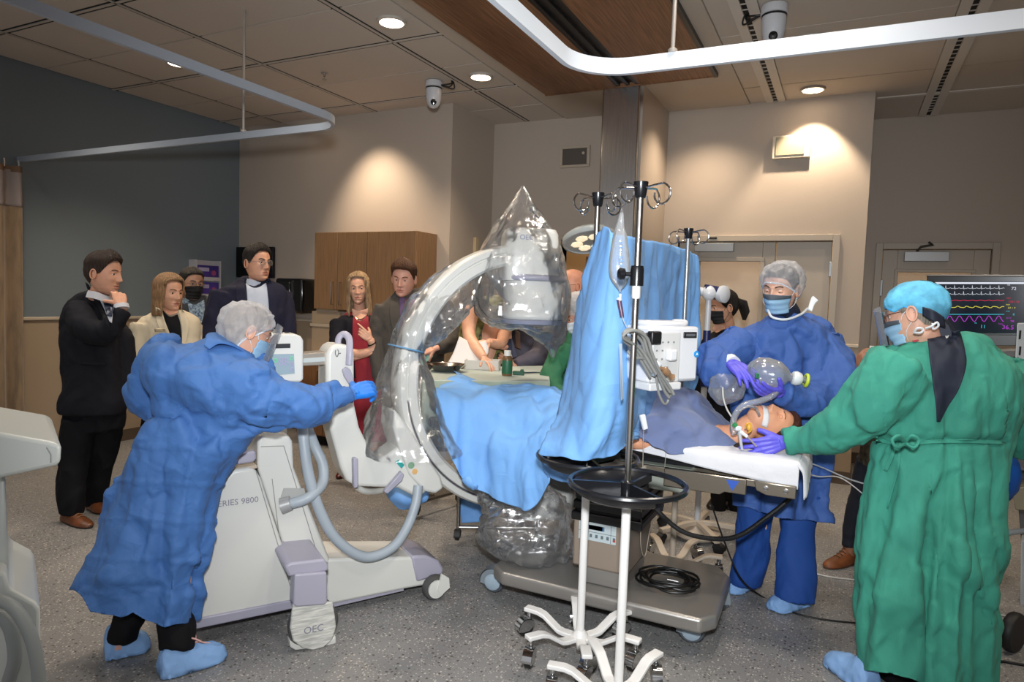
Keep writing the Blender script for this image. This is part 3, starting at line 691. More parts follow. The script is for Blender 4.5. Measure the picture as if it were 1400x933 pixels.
for a, c in ((.22, .46), (.27, .6)): k_.span((PXc0+.01+w_*a, PYc-.0232, .467), (PXc0+.01+w_*(a+.42), PYc-.0224, .488))
k_.build('print_block', li, lb)
k_ = M()
for u in (.16, .86): k_.span((PXc0+.01+w_*u, PYc-.0234, .417), (PXc0+.012+w_*u, PYc-.0224, .498))
k_.span((PXc0+.01, PYc-.0234, .455), (PXc0+.01+w_, PYc-.0224, .457))
for u in (.05, .3, .45, .6, .75, .92): k_.span((PXc0+.01+w_*u, PYc-.0234, .43), (PXc0+.022+w_*u, PYc-.0224, .446))
k_.build('print_lines', ld, lb)
M().span((PXc0+.012+w_*.91, PYc-.0236, .427), (PXc0+.024+w_*.91, PYc-.0224, .437)).build('print_mark', lr, lb)
M().span((PXc0-.0, PYc+.02, .68), (PXc1+.02, PYc+.34, .76)).build('saddle', bst, ot, bevel=.01)
tst = mat('rail_steel', 'a59c8e', .3, 1.0)
M().span((-1.75, TY0+.05, .735), (-.22, TY1-.05, .80)).build('top_frame', tst, ot, bevel=.006)
M().span((-2.1, TY0+.04, .775), (-.18, TY1-.04, .80)).build('table_board', blkpl, ot, bevel=.004)
M().span((TX0, TY0, .80), (TX1, TY1, TZ)).build('mattress', mat('mattress_black', '131315', .45), ot, bevel=.025, bseg=4)
for y in (TY0-.02, TY1+.012): M().span((-1.55, y-.008, .745), (-.15, y+.008, .775)).tube([(-1.4, y, .76), (-1.4, TY0+.06, .76)], .01).tube([(-.3, y, .76), (-.3, TY0+.06, .76)], .01).build('side_rail', tst, ot, bevel=.003)
k_ = M().prism([(-.70, TY0-.035, .69), (-.45, TY0-.035, .69), (-.43, TY0-.035, .705), (-.34, TY0-.035, .705), (-.34, TY0-.035, .775), (-.70, TY0-.035, .775)], V(0, .02, 0)).build('head_bracket', tst, ot, bevel=.004)
M().prism([(-.425, TY0-.0365, .762), (-.37, TY0-.0365, .762), (-.398, TY0-.0365, .715)], V(0, .001, 0)).build('blue_arrow', mat('arrow_blue', '2f55b0', .4), k_)
k_ = M().prism([(-.30, TY0-.04, .735), (-.26, TY0-.04, .72), (-.14, TY0-.04, .72), (-.14, TY0-.04, .775), (-.31, TY0-.04, .775)], V(0, .022, 0)).build('rail_clamp', tst, ot, bevel=.004)
for x in (-.26, -.18): M().lathe([(.011, 0), (.011, -.006), (.001, -.008)], (x, TY0-.04, .75), zto((0, 1, 0)), n=12).build('screw', chrome, k_)
M().prism([(-.95, TY0-.01, .66), (-.62, TY0-.01, .66), (-.58, TY0-.01, .70), (-.58, TY0-.01, .775), (-.98, TY0-.01, .775)], V(0, .3, 0)).build('side_cover', mat('cover_grey', '8d9288', .45), ot, bevel=.008)

# white sheet over the head end
def sheetobj(name, rows, m, lab=None, cat=None, ku=8, kv=8, solid=.004, amp=.004, sc=(6, 6, 4), parent=None, seed=0, oct=3, ridge=True, fa_=0, fs=(5, 5, 4)):
    mm = M().grid(sheet(rows, ku, kv))
    if amp: crumple(mm, amp, sc, oct, ridge, seed)
    if fa_: facet(mm, fa_, fs, seed)
    o = mm.build(name, m, parent, solid=solid, flat_angle=180)
    if lab: tag(o, lab, cat)
    return o
lin_w = mat('linen_white', 'd4d4d8', .85, bump=[('noise', 14, .25, (1, 1, 1), .02)], sheen=.2)
zt_ = TZ+.012
R_ = []
xs_ = [-1.02, -.86, -.70, -.5, -.34, -.20, -.135]
for (y, z, dx) in ((TY1+.02, .74, 0), (TY1+.012, zt_-.02, 0), (TY1-.03, zt_+.004, 0), (3.45, zt_+.006, 0), (3.25, zt_+.006, 0), (TY0+.03, zt_+.004, 0), (TY0-.012, zt_-.02, 0), (TY0-.022, None, 0)):
    row = []
    for i, x in enumerate(xs_):
        zz = z if z is not None else (.845, .835, .82, .795, .78, .765, .76)[i]
        if z == zt_-.02 and y < 3.1: zz = zt_-.012
        row.append((x, y, zz))
    R_.append(row)
sheetobj('bed_sheet', R_, lin_w, 'white cotton sheet over the head end of the operating table', 'sheet', amp=.003, sc=(9, 9, 6))
R_ = [[(-.135, TY1+.01, zt_-.02), (-.135, 3.5, zt_+.004), (-.135, 3.3, zt_+.004), (-.135, TY0+.02, zt_+.002), (-.14, TY0-.02, zt_-.015)],
      [(-.115, TY1+.01, .83), (-.11, 3.5, .84), (-.11, 3.3, .84), (-.11, TY0+.02, .835), (-.118, TY0-.022, .82)],
      [(-.105, TY1+.01, .74), (-.10, 3.5, .75), (-.10, 3.3, .745), (-.10, TY0+.02, .735), (-.112, TY0-.024, .72)]]
sheetobj('sheet_fold', R_, lin_w, 'white sheet end hanging off the head edge of the table', 'sheet', amp=.004)
# coiled black cable on the base
rg = random.Random(3)
cc = gnd(912, 797, zb+.012); k_ = M(); P = []
for i in range(150):
    a = i*.26; R0 = .105+.022*math.sin(i*.37); P.append((cc.x+math.cos(a)*R0*1.1+.01*math.sin(i*.11), cc.y+math.sin(a)*R0*.95, zb+.012+.00022*i+.006*abs(math.sin(i*.5))))
cw = thing('coiled_cable', 'coil of black power cable with a white tag lying on the table base', 'cable', (cc.x, cc.y, zb))
M().tube(P, .0058, 8).build('cord', mat('cable_black'), cw)
q = gnd(920, 797, zb+.04); M().box(q+V(0, 0, .008), (.05, .03, .004), .2, mtx=(Matrix.Rotation(-.5, 3, 'X') @ Matrix.Rotation(.1, 3, 'Z'))).build('tag', mat('tag_white', 'd9d9d9', .5), cw)

# ================================================================ C-ARM
E = V(.55, .835, 0).normalized(); N = V(E.y, -E.x, 0)            # along the cart / towards the photographer
Cc = V(-1.622, 3.373, 1.088)
cwhite = mat('carm_white', 'd3d2cc', .38)
lav = mat('carm_lavender', 'a5a2b1', .4)
lgrey = mat('carm_grey', 'a3a3a3', .35, .2)
ca = thing('c_arm_machine', 'white mobile x-ray c-arm with lavender trim and big hose, pushed up to the table', 'x-ray machine', (-2.1, 2.5, 0))
def poly(pts, off, depth, base=Cc):
    """photo outline measured on the machine's own upright plane, with real thickness"""
    p0 = base+N*off
    return [onp(x, y, p0, N) for x, y in pts], -N*depth
# the C itself
def arcpt(a, rad, off): return Cc + E*(rad*math.cos(a)) + UP*(rad*math.sin(a)) + N*off
g = []
A0, A1 = math.radians(98), math.radians(285)
for i in range(61):
    a = A0+(A1-A0)*i/60
    row = []
    for rad, off in ((.640, -.065), (.625, -.05), (.625, .05), (.640, .065), (.68, .065), (.684, .058), (.692, .058), (.696, .065), (.723, .065), (.733, .05), (.733, -.05), (.723, -.065)):
        row.append(arcpt(a, rad, off))
    g.append(row)
mm = M().grid(g, wrap=True); mm.f += [tuple(range(12))[::-1], tuple(60*12+j for j in range(12))]; mm.mi += [0, 0]
mm.build('c_arc', cwhite, ca)
M().grid([[arcpt(a, .683, .0595), arcpt(a, .693, .0595)] for a in [math.radians(188+97*i/50) for i in range(51)]]).build('arc_groove', mat('groove_dark', '4b4a50', .5), ca)
# image intensifier
I0 = onp(722, 380, Cc, N); S0 = onp(742, 690, Cc, N)
RB = frame(RH, UP)                                                # housing squared to the beam, turned slightly
def rbox(c, w, d, h, rz=0): return M().box(c, (w, d, h), rz)
rzI = YAW+.15
def rloft(c, secs, rz, e=4.0, n=40):
    g = []
    for z, a, b_ in secs:
        row = []
        for j in range(n):
            q = 2*PI*j/n; cx, sy = math.cos(q), math.sin(q)
            x = a*abs(cx)**(2/e)*(1 if cx >= 0 else -1); y = b_*abs(sy)**(2/e)*(1 if sy >= 0 else -1)
            row.append(V(*c)+V(x*math.cos(rz)-y*math.sin(rz), x*math.sin(rz)+y*math.cos(rz), z))
        g.append(row)
    mm = M().grid(g, wrap=True); k = len(secs); mm.f += [tuple(range(n))[::-1], tuple((k-1)*n+j for j in range(n))]; mm.mi += [0, 0]; return mm
zI = I0.z
rloft((I0.x-.0, I0.y, 0), [(zI-.02, .155, .15), (zI+.10, .155, .15), (zI+.235, .148, .14), (zI+.262, .135, .125), (zI+.268, .11, .10)], rzI, 5).build('detector_housing', cwhite, ca, flat_angle=60)
ob = V(I0.x, I0.y, 0)+V(.03, 0, 0)
rloft(ob, [(zI-.235, .150, .150), (zI-.225, .168, .168), (zI-.20, .170, .170), (zI-.19, .158, .158), (zI-.03, .165, .165), (zI+.005, .15, .15)], rzI, 2.3).build('detector_drum', cwhite, ca, flat_angle=60)
M().tube([ob+V(math.cos(a)*.172, math.sin(a)*.172, zI-.004) for a in [2*PI*i/40 for i in range(40)]], .017, 10, closed=True).build('bumper_ring', lav, ca)
rloft(ob, [(zI-.262, .12, .12), (zI-.255, .172, .172), (zI-.235, .178, .178), (zI-.228, .16, .16)], rzI, 2).build('collimator_ring', mat('ring_greyblue', '8e8fa2', .4), ca)
for px in (684, 742):
    q = onp(px, 428, Cc+N*.17, N); M().box(q, (.07 if px > 700 else .025, .02, .03), YAW).box(q+UP*.022, (.02, .02, .03), YAW).build('clip', white, ca, bevel=.004)
fx = V(math.cos(rzI), math.sin(rzI), 0); fn = V(math.sin(rzI), -math.cos(rzI), 0)
text('OEC', .038, 'maker_mark', mat('logo_lilac', '7d84a8', .4), pmtx(ob+V(0, 0, zI+.21)-V(.03, 0, 0)-fx*.04+fn*.149, fx, UP), ca)
# arm from arc end to housing, lower tube housing
M().tube(catmull([arcpt(A0, .68, 0), arcpt(A0-.12, .675, 0), V(I0.x, I0.y, zI+.06)-fx*.1], 6), .06, 14).build('top_carrier', cwhite, ca)
rloft((S0.x, S0.y, 0), [(.27, .13, .11), (.30, .17, .14), (.34, .18, .15), (.60, .17, .15), (.63, .15, .13), (.66, .12, .11)], rzI, 4.5).build('tube_housing', mat('tube_grey', 'dcdcd8', .4), ca, flat_angle=60)
M().tube(catmull([arcpt(A1-.35, .68, 0), arcpt(A1-.2, .68, 0), V(S0.x, S0.y, .40)-fx*.05], 5), .07, 14).build('bottom_carrier', cwhite, ca)
# L-shaped arm holding the C
p, d = poly([(447, 484), (452, 474), (460, 471), (478, 472), (485, 480), (485, 552), (492, 585), (510, 622), (522, 628), (545, 612), (562, 607), (580, 628), (590, 668), (572, 682), (545, 668), (488, 666), (474, 658), (466, 640), (452, 588), (446, 560)], .085, .17)
M().prism(p, d).build('l_arm', cwhite, ca, bevel=.018, bseg=3)
p, d = poly([(540, 560), (553, 575), (585, 625), (603, 652), (607, 668), (596, 676), (580, 672), (560, 650), (548, 620), (538, 585)], .10, .2)
M().prism(p, d).build('c_cradle', cwhite, ca, bevel=.014, bseg=3)
q = onp(538, 575, Cc-N*.1, N); M().ell(q, (.05, .05, .07)).build('cradle_knob', mat('knob_sand', 'b8a990', .5), ca)
q = arcpt(math.radians(212), .70, .105)
M().lathe([(.017, 0), (.017, .003), (.012, .004)], onp(562, 671-1.5*23, Cc+N*.1, N)+V(0, 0, 0), zto(N), n=20).build('round_sticker', mat('stk_green', '7fa588', .5), ca)
M().lathe([(.016, 0), (.016, .003), (.001, .004)], onp(567, 645, Cc+N*.1, N), zto(N), n=6).build('orange_sticker', mat('stk_orange', 'd8ab70', .5), ca)
k_ = M(); p, d = poly([(541, 632), (546, 629), (553, 636), (549, 641)], .091, .006); k_.prism(p, d).build('teal_sticker', mat('stk_teal', '2f9a96', .5), ca)
# handles and levers
def onA(x, y, off): return onp(x, y, Cc+N*off, N)
M().tube(catmull([onA(462, 478, .02), onA(463, 463, .02), onA(470, 457, .03), onA(477, 463, .06), onA(478, 480, .095), onA(477, 499, .1)], 6), [.017]*31, 12, ell=.7).build('top_handle', lav, ca)
p, d = poly([(468, 506), (474, 502), (480, 506), (484, 520), (485, 533), (479, 528), (471, 516)], .10, .02); M().prism(p, d).build('brake_lever', lav, ca, bevel=.005)
p, d = poly([(483, 628), (486, 626), (490, 628), (490.5, 664), (489, 668), (484, 668)], .12, .035); M().prism(p, d).build('side_handle', lav, ca, bevel=.006)
p, d = poly([(543, 652), (549, 645), (553, 650), (550, 658), (530, 676), (525, 673)], .12, .03); M().prism(p, d).build('tilt_lever', lav, ca, bevel=.005)
M().tube(catmull([onA(489, 667, .06), onA(500, 672, .05), onA(520, 671, .0), onA(545, 660, -.02)], 6), .016, 10).build('under_hose', mat('hose_cream', 'b9b7b0', .5), ca)
k_ = mat('mark_black', '26262a', .5)
M().tube(catmull([onA(459, 479, .0868), onA(458.5, 484, .0868), onA(461, 488, .0868), onA(463, 482, .0868), onA(461.5, 478, .0868)], 4), .0016, 6).tube([onA(463.5, 484, .0868), onA(466, 483, .0868)], .0018, 6).build('hand_symbol', k_, ca)
# horizontal slide bar, column, control head
p, d = poly([(372, 487), (452, 481), (452, 499), (372, 503)], .05, .1); M().prism(p, d).build('slide_bar', mat('slide_steel', '9f978d', .4, .5), ca, bevel=.004)
p, d = poly([(376, 493), (448, 488), (448, 494), (376, 499)], .0515, .002); M().prism(p, d).build('bar_scale', mat('scale_pale', 'b6bdbd', .5), ca)
p, d = poly([(356, 480), (391, 480), (393, 602), (357, 602)], .06, .13); M().prism(p, d).build('lift_column', cwhite, ca, bevel=.006)
p, d = poly([(366, 520), (378, 520), (379, 600), (367, 600)], .0625, .004); M().prism(p, d).build('column_scale', mat('scale_grey', '8b9296', .5), ca)
p, d = poly([(350, 520), (356, 520), (357, 601), (350, 601)], .05, .1); M().prism(p, d).build('column_side', mat('col_taupe', '86807e', .5), ca)
p, d = poly([(355, 460), (362, 456), (404, 457), (412, 460), (415, 466), (415, 519), (411, 523), (355, 523)], .20, .14)
ch = M().prism(p, d).build('control_head', cwhite, ca, bevel=.012, bseg=3)
p, d = poly([(362, 471), (397, 470), (397, 476), (362, 477)], .2035, .003); M().prism(p, d).build('display_strip', mat('disp_dark', '2f3134', .3), ch)
p, d = poly([(358, 485), (402, 484), (403, 511), (358, 515)], .2035, .003); kp = M().prism(p, d).build('key_panel', mat('keys_blue', '8fa3ad', .4), ch)
for x, y, c in ((376, 493, '5fd08a'), (384, 492, 'a79cc0'), (391, 492, 'a79cc0'), (399, 490, '6fd0a0'), (398, 498, 'a79cc0'), (399, 505, 'a79cc0'), (384, 497, 'a79cc0'), (391, 497, 'a79cc0')):
    M().lathe([(.009, -.001), (.009, .003), (.006, .0032), (.006, .001)], onA(x, y, .204), zto(N), n=14, caps=False).build('key', mat('key'+c, c, .4), kp)
k_ = M()
for x in (382, 391): k_.prism(*poly([(x, 455), (x+5, 455), (x+5, 459), (x, 459)], .15, .04))
k_.build('top_buttons', rubber, ch)
# cart body
CF0 = Cc+N*.17
def cpoly(pts, off, depth): return poly(pts, .17+off, depth)
p, d = cpoly([(262, 858), (405, 829), (404, 800), (357, 655), (349, 642), (340, 640), (318, 643), (308, 654), (290, 690)], .02, .46)
cb = M().prism(p, d).build('cart_side', cwhite, ca, bevel=.015, bseg=3)
p, d = cpoly([(260, 863), (406, 832), (405, 820), (262, 848)], .03, .48); M().prism(p, d).build('cart_skirt', lav, ca, bevel=.006)
p, d = cpoly([(352, 606), (356, 596), (395, 596), (400, 604), (402, 640), (452, 768), (452, 800), (412, 826), (405, 800), (352, 640)], -.02, .38); M().prism(p, d).build('cart_front', cwhite, ca, bevel=.012, bseg=3)
p, d = cpoly([(388, 668), (416, 668), (421, 690), (390, 700), (384, 680)], -.016, .012); M().prism(p, d).build('socket_recess', mat('recess_grey', 'a9a9a6', .5), ca)
p, d = cpoly([(318, 622), (349, 617), (351, 628), (346, 633), (318, 637)], .03, .05); M().prism(p, d).build('grab_handle', lav, ca, bevel=.008)
p, d = cpoly([(306, 655), (322, 640), (350, 636), (354, 640), (320, 650)], .0, .25); M().prism(p, d).build('top_shelf', mat('shelf_sand', 'b5a592', .5), ca, bevel=.004)
k_ = mat('seam_grey', '8d8c8a', .5); sm = M()
for a, c in (((350, 644), (404, 826)), ((372, 655), (390, 800)), ((357, 611), (388, 610)), ((388, 610), (432, 752)), ((390, 800), (420, 795))):
    sm.tube([onA(*a, .1915 if a[0] == 350 else .1515), onA(*c, .1915 if a[0] == 350 else .1515)], .0016, 6)
sm.build('panel_seams', k_, ca)
for x, y in ((393, 760), (406, 756), (419, 755)): M().lathe([(.007, -.002), (.007, .004), (.001, .005)], onA(x, y, .152), zto(N), n=10).build('screw', mat('screw_dark', '3a3a3c', .4), ca)
ua = (onA(352, 683, .19)-onA(312, 688, .19)).normalized()
text('SERIES 9800', .036, 'series_lettering', mat('letter_grey', '8a8694', .5), pmtx(onA(323, 687, .1925), ua, UP), ca)
# big hose
hose = mat('hose_bluegrey', '9fa8b0', .45)
hp = [(392, 690, .16), (412, 685, .18), (428, 676, .18), (441, 660, .12), (441, 635, .08), (430, 610, .05), (420, 585, .05), (414, 572, .08), (414, 590, .12), (422, 650, .16), (440, 705, .18), (464, 742, .19), (500, 762, .19), (535, 750, .18), (556, 722, .15), (568, 690, .12), (572, 664, .1)]
cable([onA(*q) for q in hp], .0245, 8, 14).build('power_hose', hose, ca)
M().tube([onA(385, 692, .155), onA(398, 688, .17)], [.038, .032], 16).build('hose_collar', lgrey, ca)
# long foot with castor
p, d = cpoly([(430, 765), (580, 762), (598, 768), (606, 778), (606, 792), (590, 800), (555, 806), (440, 830)], -.02, .26); M().prism(p, d).build('foot', cwhite, ca, bevel=.014, bseg=3)
p, d = cpoly([(562, 761), (582, 760), (600, 767), (607, 778), (606, 786), (570, 797)], -.012, .276); M().prism(p, d).build('foot_cap', lav, ca, bevel=.012)
p, d = cpoly([(440, 826), (552, 803), (552, 808), (440, 834)], -.03, .24); M().prism(p, d).build('foot_skid', lav, ca)
q = cpoly([(586, 771), (591, 769), (596, 772), (591, 774)], -.1, .1)
zt2 = onA(588, 764, .0).z
M().box(onA(590, 774, .15)+V(0, 0, .004)-N*.08, (.05, .035, .003), .9).build('caution_sticker', mat('caution', 'd9a51c', .5, var=(60, .5), col2='2a2410'), ca)
tyre = mat('tyre_grey', '4b4b4a', .6)
def wheel(c, r, w, name, face=None, ax=None):
    o = M().lathe([(r*.55, -w/2), (r*.9, -w/2), (r, -w*.3), (r, w*.3), (r*.9, w/2), (r*.55, w/2)], c, zto(ax or N), n=36).build(name, tyre, ca)
    return o
q = onA(594, 806, .2); q.z = .062; w1 = wheel(q, .062, .045, 'front_wheel')
M().lathe([(.045, .024), (.045, .034), (.03, .036), (.001, .036)], q, zto(N), n=24).build('hub_cover', cwhite, w1)
M().prism([q+N*.03+E*.02+UP*.08, q+N*.03+E*.06+UP*.05, q+N*.03+E*.065, q+N*.03+E*.02-UP*.03, q+N*.03+E*.0+UP*.0], N*.012).build('brake_pedal', cwhite, w1)
q2 = q-N*.28; wheel(q2, .062, .045, 'front_wheel')
q = onA(428, 858, .385); rW = .105; q.z = rW; w2 = wheel(q, rW, .05, 'rear_wheel')
p, d = poly([(401, 826), (455, 824), (458, 842), (460, 858), (455, 875), (443, 886), (428, 890), (413, 887), (401, 877), (397, 860), (399, 842)], .42, .02)
wc = M().prism(p, d).build('wheel_cover', mat('cover_scuffed', 'd0cfc8', .45, var=(14, .3, (1, 1, 9))), w2, bevel=.006)
text('OEC', .042, 'maker_mark', mat('letter_grey'), pmtx(onA(429, 861, .4215), E, UP), w2)
p, d = poly([(403, 786), (447, 783), (448, 824), (444, 828), (405, 831), (401, 828)], .43, .08); M().prism(p, d).build('wheel_bracket', lav, ca, bevel=.012, bseg=3)
p, d = poly([(389, 776), (396, 770), (444, 765), (450, 775), (449, 782), (395, 790)], .41, .38); M().prism(p, d).build('bracket_cap', lav, ca, bevel=.01)
p, d = poly([(396, 876), (405, 882), (452, 876), (459, 870), (460, 880), (452, 884), (404, 890), (397, 886)], .405, .05); M().prism(p, d).build('floor_guard', cwhite, ca, bevel=.005)
wheel(q-N*.5+V(0, 0, 0), rW, .05, 'rear_wheel')

# ---------------------------------------------------------------- clear plastic covers
fa = film('bag_film', opac=.04, crease=16, edge=.24, spec_mix=1.25, cs=.6, rough=.1)
def bagloft(name, rings, lab, seed=1, amp=.02, n=72, kv=16, sq=.75, twist=0, m_=None, sc=(9, 9, 4)):
    """rings = (left px, right px, py left, py right, distance)"""
    cs = []
    for xl, xr, yl, yr, tt in rings:
        a, b_ = at(xl, yl, tt), at(xr, yr, tt); cs.append(((a+b_)/2, (b_-a)/2))
    c = catmull([x[0] for x in cs], kv); hw_ = catmull([x[1] for x in cs], kv); g = []
    for i in range(len(c)):
        h = hw_[i]; dp = FH*h.length*sq
        g.append([c[i]+h*math.cos(2*PI*j/n)+dp*math.sin(2*PI*j/n) for j in range(n)])
    mm = M().grid(g, wrap=True); v0 = np.array(mm.v); crumple(mm, amp*.8, sc, 3, True, seed); facet(mm, amp*1.3, (sc[0]*1.1, sc[1]*1.1, sc[2]*.8), seed, 12)
    k_ = np.repeat([min(1, h.length/.07) for h in hw_], n)[:, None]; mm.v = [tuple(x) for x in (v0+(np.array(mm.v)-v0)*k_).tolist()]
    return tag(mm.build(name, m_ or fa, None, flat_angle=180), lab, 'plastic cover')
tI = (I0-CC).dot(CF)
bagloft('plastic_cover', [(712, 717, 254, 254, tI), (694, 736, 284, 284, tI), (672, 756, 318, 314, tI), (652, 766, 345, 340, tI), (640, 772, 372, 366, tI), (646, 779, 398, 392, tI), (648, 780, 425, 420, tI-.02), (668, 776, 444, 446, tI-.04), (712, 772, 452, 462, tI-.06), (744, 764, 474, 476, tI-.08), (753, 758, 489, 489, tI-.08)], 'clear plastic bag peaked over the x-ray detector head', 3, .014, sq=1.05)
bagloft('plastic_cover', [(652, 662, 352, 374, 3.66), (612, 652, 362, 410, 3.58), (575, 632, 395, 440, 3.5), (548, 600, 430, 470, 3.45), (531, 579, 470, 482, 3.42), (515, 592, 520, 520, 3.4), (502, 606, 565, 560, 3.38), (492, 622, 606, 600, 3.36), (494, 630, 618, 622, 3.36)], 'clear plastic sleeve tied round the white c-shaped arc and flaring below', 7, .014)
bagloft('plastic_cover', [(655, 664, 350, 376, 3.62), (662, 680, 352, 402, 3.66), (682, 700, 352, 424, 3.7)], 'clear plastic gathered between the arc and the detector bag', 9, .006)
bagloft('plastic_cover', [(668, 700, 652, 668, 3.58), (655, 745, 678, 668, 3.5), (660, 778, 705, 690, 3.46), (650, 782, 732, 725, 3.45), (668, 784, 752, 750, 3.45), (700, 775, 768, 765, 3.45), (728, 740, 775, 775, 3.45)], 'crumpled clear plastic bag over the x-ray tube under the table', 12, .02, sc=(12, 12, 8), m_=film('bag_film_low', opac=.04, crease=20, edge=.22, spec_mix=1.5, cs=.8, rough=.1))
tie = [at(531+(579-531)*(.5-.5*math.cos(a)), 471+11*(.5-.5*math.cos(a)), 3.42-.13*math.sin(a)) for a in [2*PI*i/30 for i in range(30)]]
tag(M().tube(tie, .0045, 8, closed=True).build('tie_cord', mat('tie_blue', '5f8fb4', .5)), 'blue tie cord knotted round the plastic sleeve on the c-arm', 'cord')
# ================================================================ STERILE DRAPES
drape = mat('drape_blue', '6fa3dc', .75, bump=[('crease', 4.5, .45, (1, 1, 1), .04), ('noise', 220, .08)], sheen=.03)
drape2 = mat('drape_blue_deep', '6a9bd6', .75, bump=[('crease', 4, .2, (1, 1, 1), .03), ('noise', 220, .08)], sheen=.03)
def prow(*pts): return [at(*p) for p in pts]
def pcloth(name, rows, m, lab, cat='drape', amp=.012, sc=(5, 5, 2.5), seed=0, ku=14, kv=14, solid=.003, fa_=.022, fs=(5, 5, 3)):
    return sheetobj(name, rows, m, lab, cat, ku, kv, solid, amp, sc, None, seed, fa_=fa_, fs=fs)
# over the table and legs
rows = [
 prow((602, 520, 3.72), (630, 510, 3.80), (662, 521, 3.75), (700, 528, 3.75), (735, 531, 3.7), (768, 534, 3.65)),
 prow((596, 526, 3.52), (638, 530, 3.60), (690, 540, 3.55), (728, 545, 3.5), (755, 535, 3.48), (785, 546, 3.35)),
 prow((594, 545, 3.42), (636, 552, 3.46), (682, 562, 3.4), (722, 562, 3.36), (752, 560, 3.3), (776, 572, 3.2)),
 prow((600, 580, 3.36), (640, 590, 3.38), (682, 596, 3.32), (720, 596, 3.26), (746, 592, 3.2), (764, 600, 3.12)),
 prow((612, 618, 3.32), (645, 628, 3.34), (684, 632, 3.27), (712, 632, 3.2), (735, 625, 3.15), (752, 628, 3.07)),
 prow((628, 648, 3.30), (652, 660, 3.30), (688, 668, 3.24), (712, 664, 3.16), (732, 655, 3.12), (752, 645, 3.06)),
 prow((640, 656, 3.30), (664, 676, 3.28), (694, 690, 3.22), (718, 699, 3.14), (738, 685, 3.12), (752, 660, 3.06)),
]
pcloth('body_drape', rows, drape, 'light blue sterile drape covering the foot half of the table', amp=.016, sc=(4, 4, 2.2), seed=2, fa_=.045, fs=(4.2, 4.2, 2.2))
rows = [prow((604, 572, 3.60), (630, 600, 3.62), (660, 640, 3.6)), prow((606, 620, 3.62), (632, 660, 3.62), (664, 690, 3.6)), prow((612, 668, 3.66), (636, 712, 3.66), (672, 714, 3.64))]
# cloth hanging down on the far side of the table and the pocket below the cradle
rows = [prow((628, 640, 4.15), (655, 640, 4.15), (690, 640, 4.1)), prow((629, 690, 4.16), (656, 690, 4.16), (690, 690, 4.1)), prow((631, 716, 4.16), (655, 714, 4.17), (672, 714, 4.1))]
pcloth('table_cover_tail', rows, drape2, 'darker blue cloth hanging behind the x-ray tube under the table', amp=.006, seed=4)
rows = [prow((524, 660, 3.75), (546, 654, 3.8), (588, 668, 3.75)), prow((532, 680, 3.75), (552, 684, 3.7), (584, 684, 3.75)), prow((546, 695, 3.77), (558, 697, 3.76), (572, 690, 3.77))]
pcloth('drape_pocket', rows, drape2, 'dark blue drape corner hanging below the c-arm cradle', amp=.006, seed=5)
# the anaesthesia screen, hung between two iv poles and spilling over the near side
rows = [
 prow((815, 330, 2.77), (822, 310, 2.65), (838, 318, 2.59), (862, 325, 2.73), (890, 330, 3.33), (920, 337, 3.75), (944, 346, 4.03), (955, 352, 4.10)),
 prow((800, 378, 2.81), (815, 372, 2.67), (838, 375, 2.59), (862, 375, 2.73), (890, 378, 3.33), (918, 380, 3.75), (942, 378, 4.00), (957, 382, 4.08)),
 prow((787, 425, 2.97), (806, 425, 2.69), (836, 425, 2.59), (864, 425, 2.73), (892, 425, 3.33), (918, 428, 3.74), (940, 425, 4.00), (957, 428, 4.08)),
 prow((778, 478, 3.03), (798, 482, 2.71), (830, 482, 2.59), (862, 480, 2.72), (892, 482, 3.30), (918, 482, 3.72), (938, 480, 3.98), (955, 478, 4.06)),
 prow((771, 525, 3.09), (790, 530, 2.73), (825, 534, 2.58), (860, 530, 2.70), (890, 528, 3.26), (914, 526, 3.70), (935, 524, 3.96), (952, 520, 4.04)),
 prow((760, 566, 3.03), (782, 574, 2.71), (818, 580, 2.57), (852, 575, 2.65), (882, 562, 3.14), (908, 556, 3.65), (930, 552, 3.92), (948, 548, 4.00)),
 prow((746, 602, 2.80), (772, 610, 2.67), (806, 614, 2.57), (838, 606, 2.61), (868, 588, 3.00), (896, 572, 3.60), (924, 566, 3.88), (944, 560, 3.98)),
 prow((736, 622, 2.77), (766, 624, 2.65), (800, 632, 2.58), (832, 628, 2.61), (858, 606, 2.81), (886, 582, 3.55), (918, 574, 3.86), (940, 566, 3.96)),
]
pcloth('screen_drape', rows, drape, 'tall blue drape hung as a screen between two iv poles', amp=.016, sc=(5, 5, 1.6), seed=8, fa_=.038, fs=(4.5, 4.5, 1.8))
rows = [prow((738, 618, 3.0), (760, 626, 2.95), (790, 630, 2.9), (820, 632, 2.9)), prow((742, 640, 3.02), (764, 642, 2.98), (784, 652, 2.95), (795, 655, 2.96)), prow((748, 655, 3.05), (764, 655, 3.03), (778, 660, 3.02), (786, 662, 3.03))]
pcloth('drape_hem', rows, drape2, 'crumpled lower hem of blue drape resting by the rear black tray', amp=.012, sc=(9, 9, 9), seed=11)

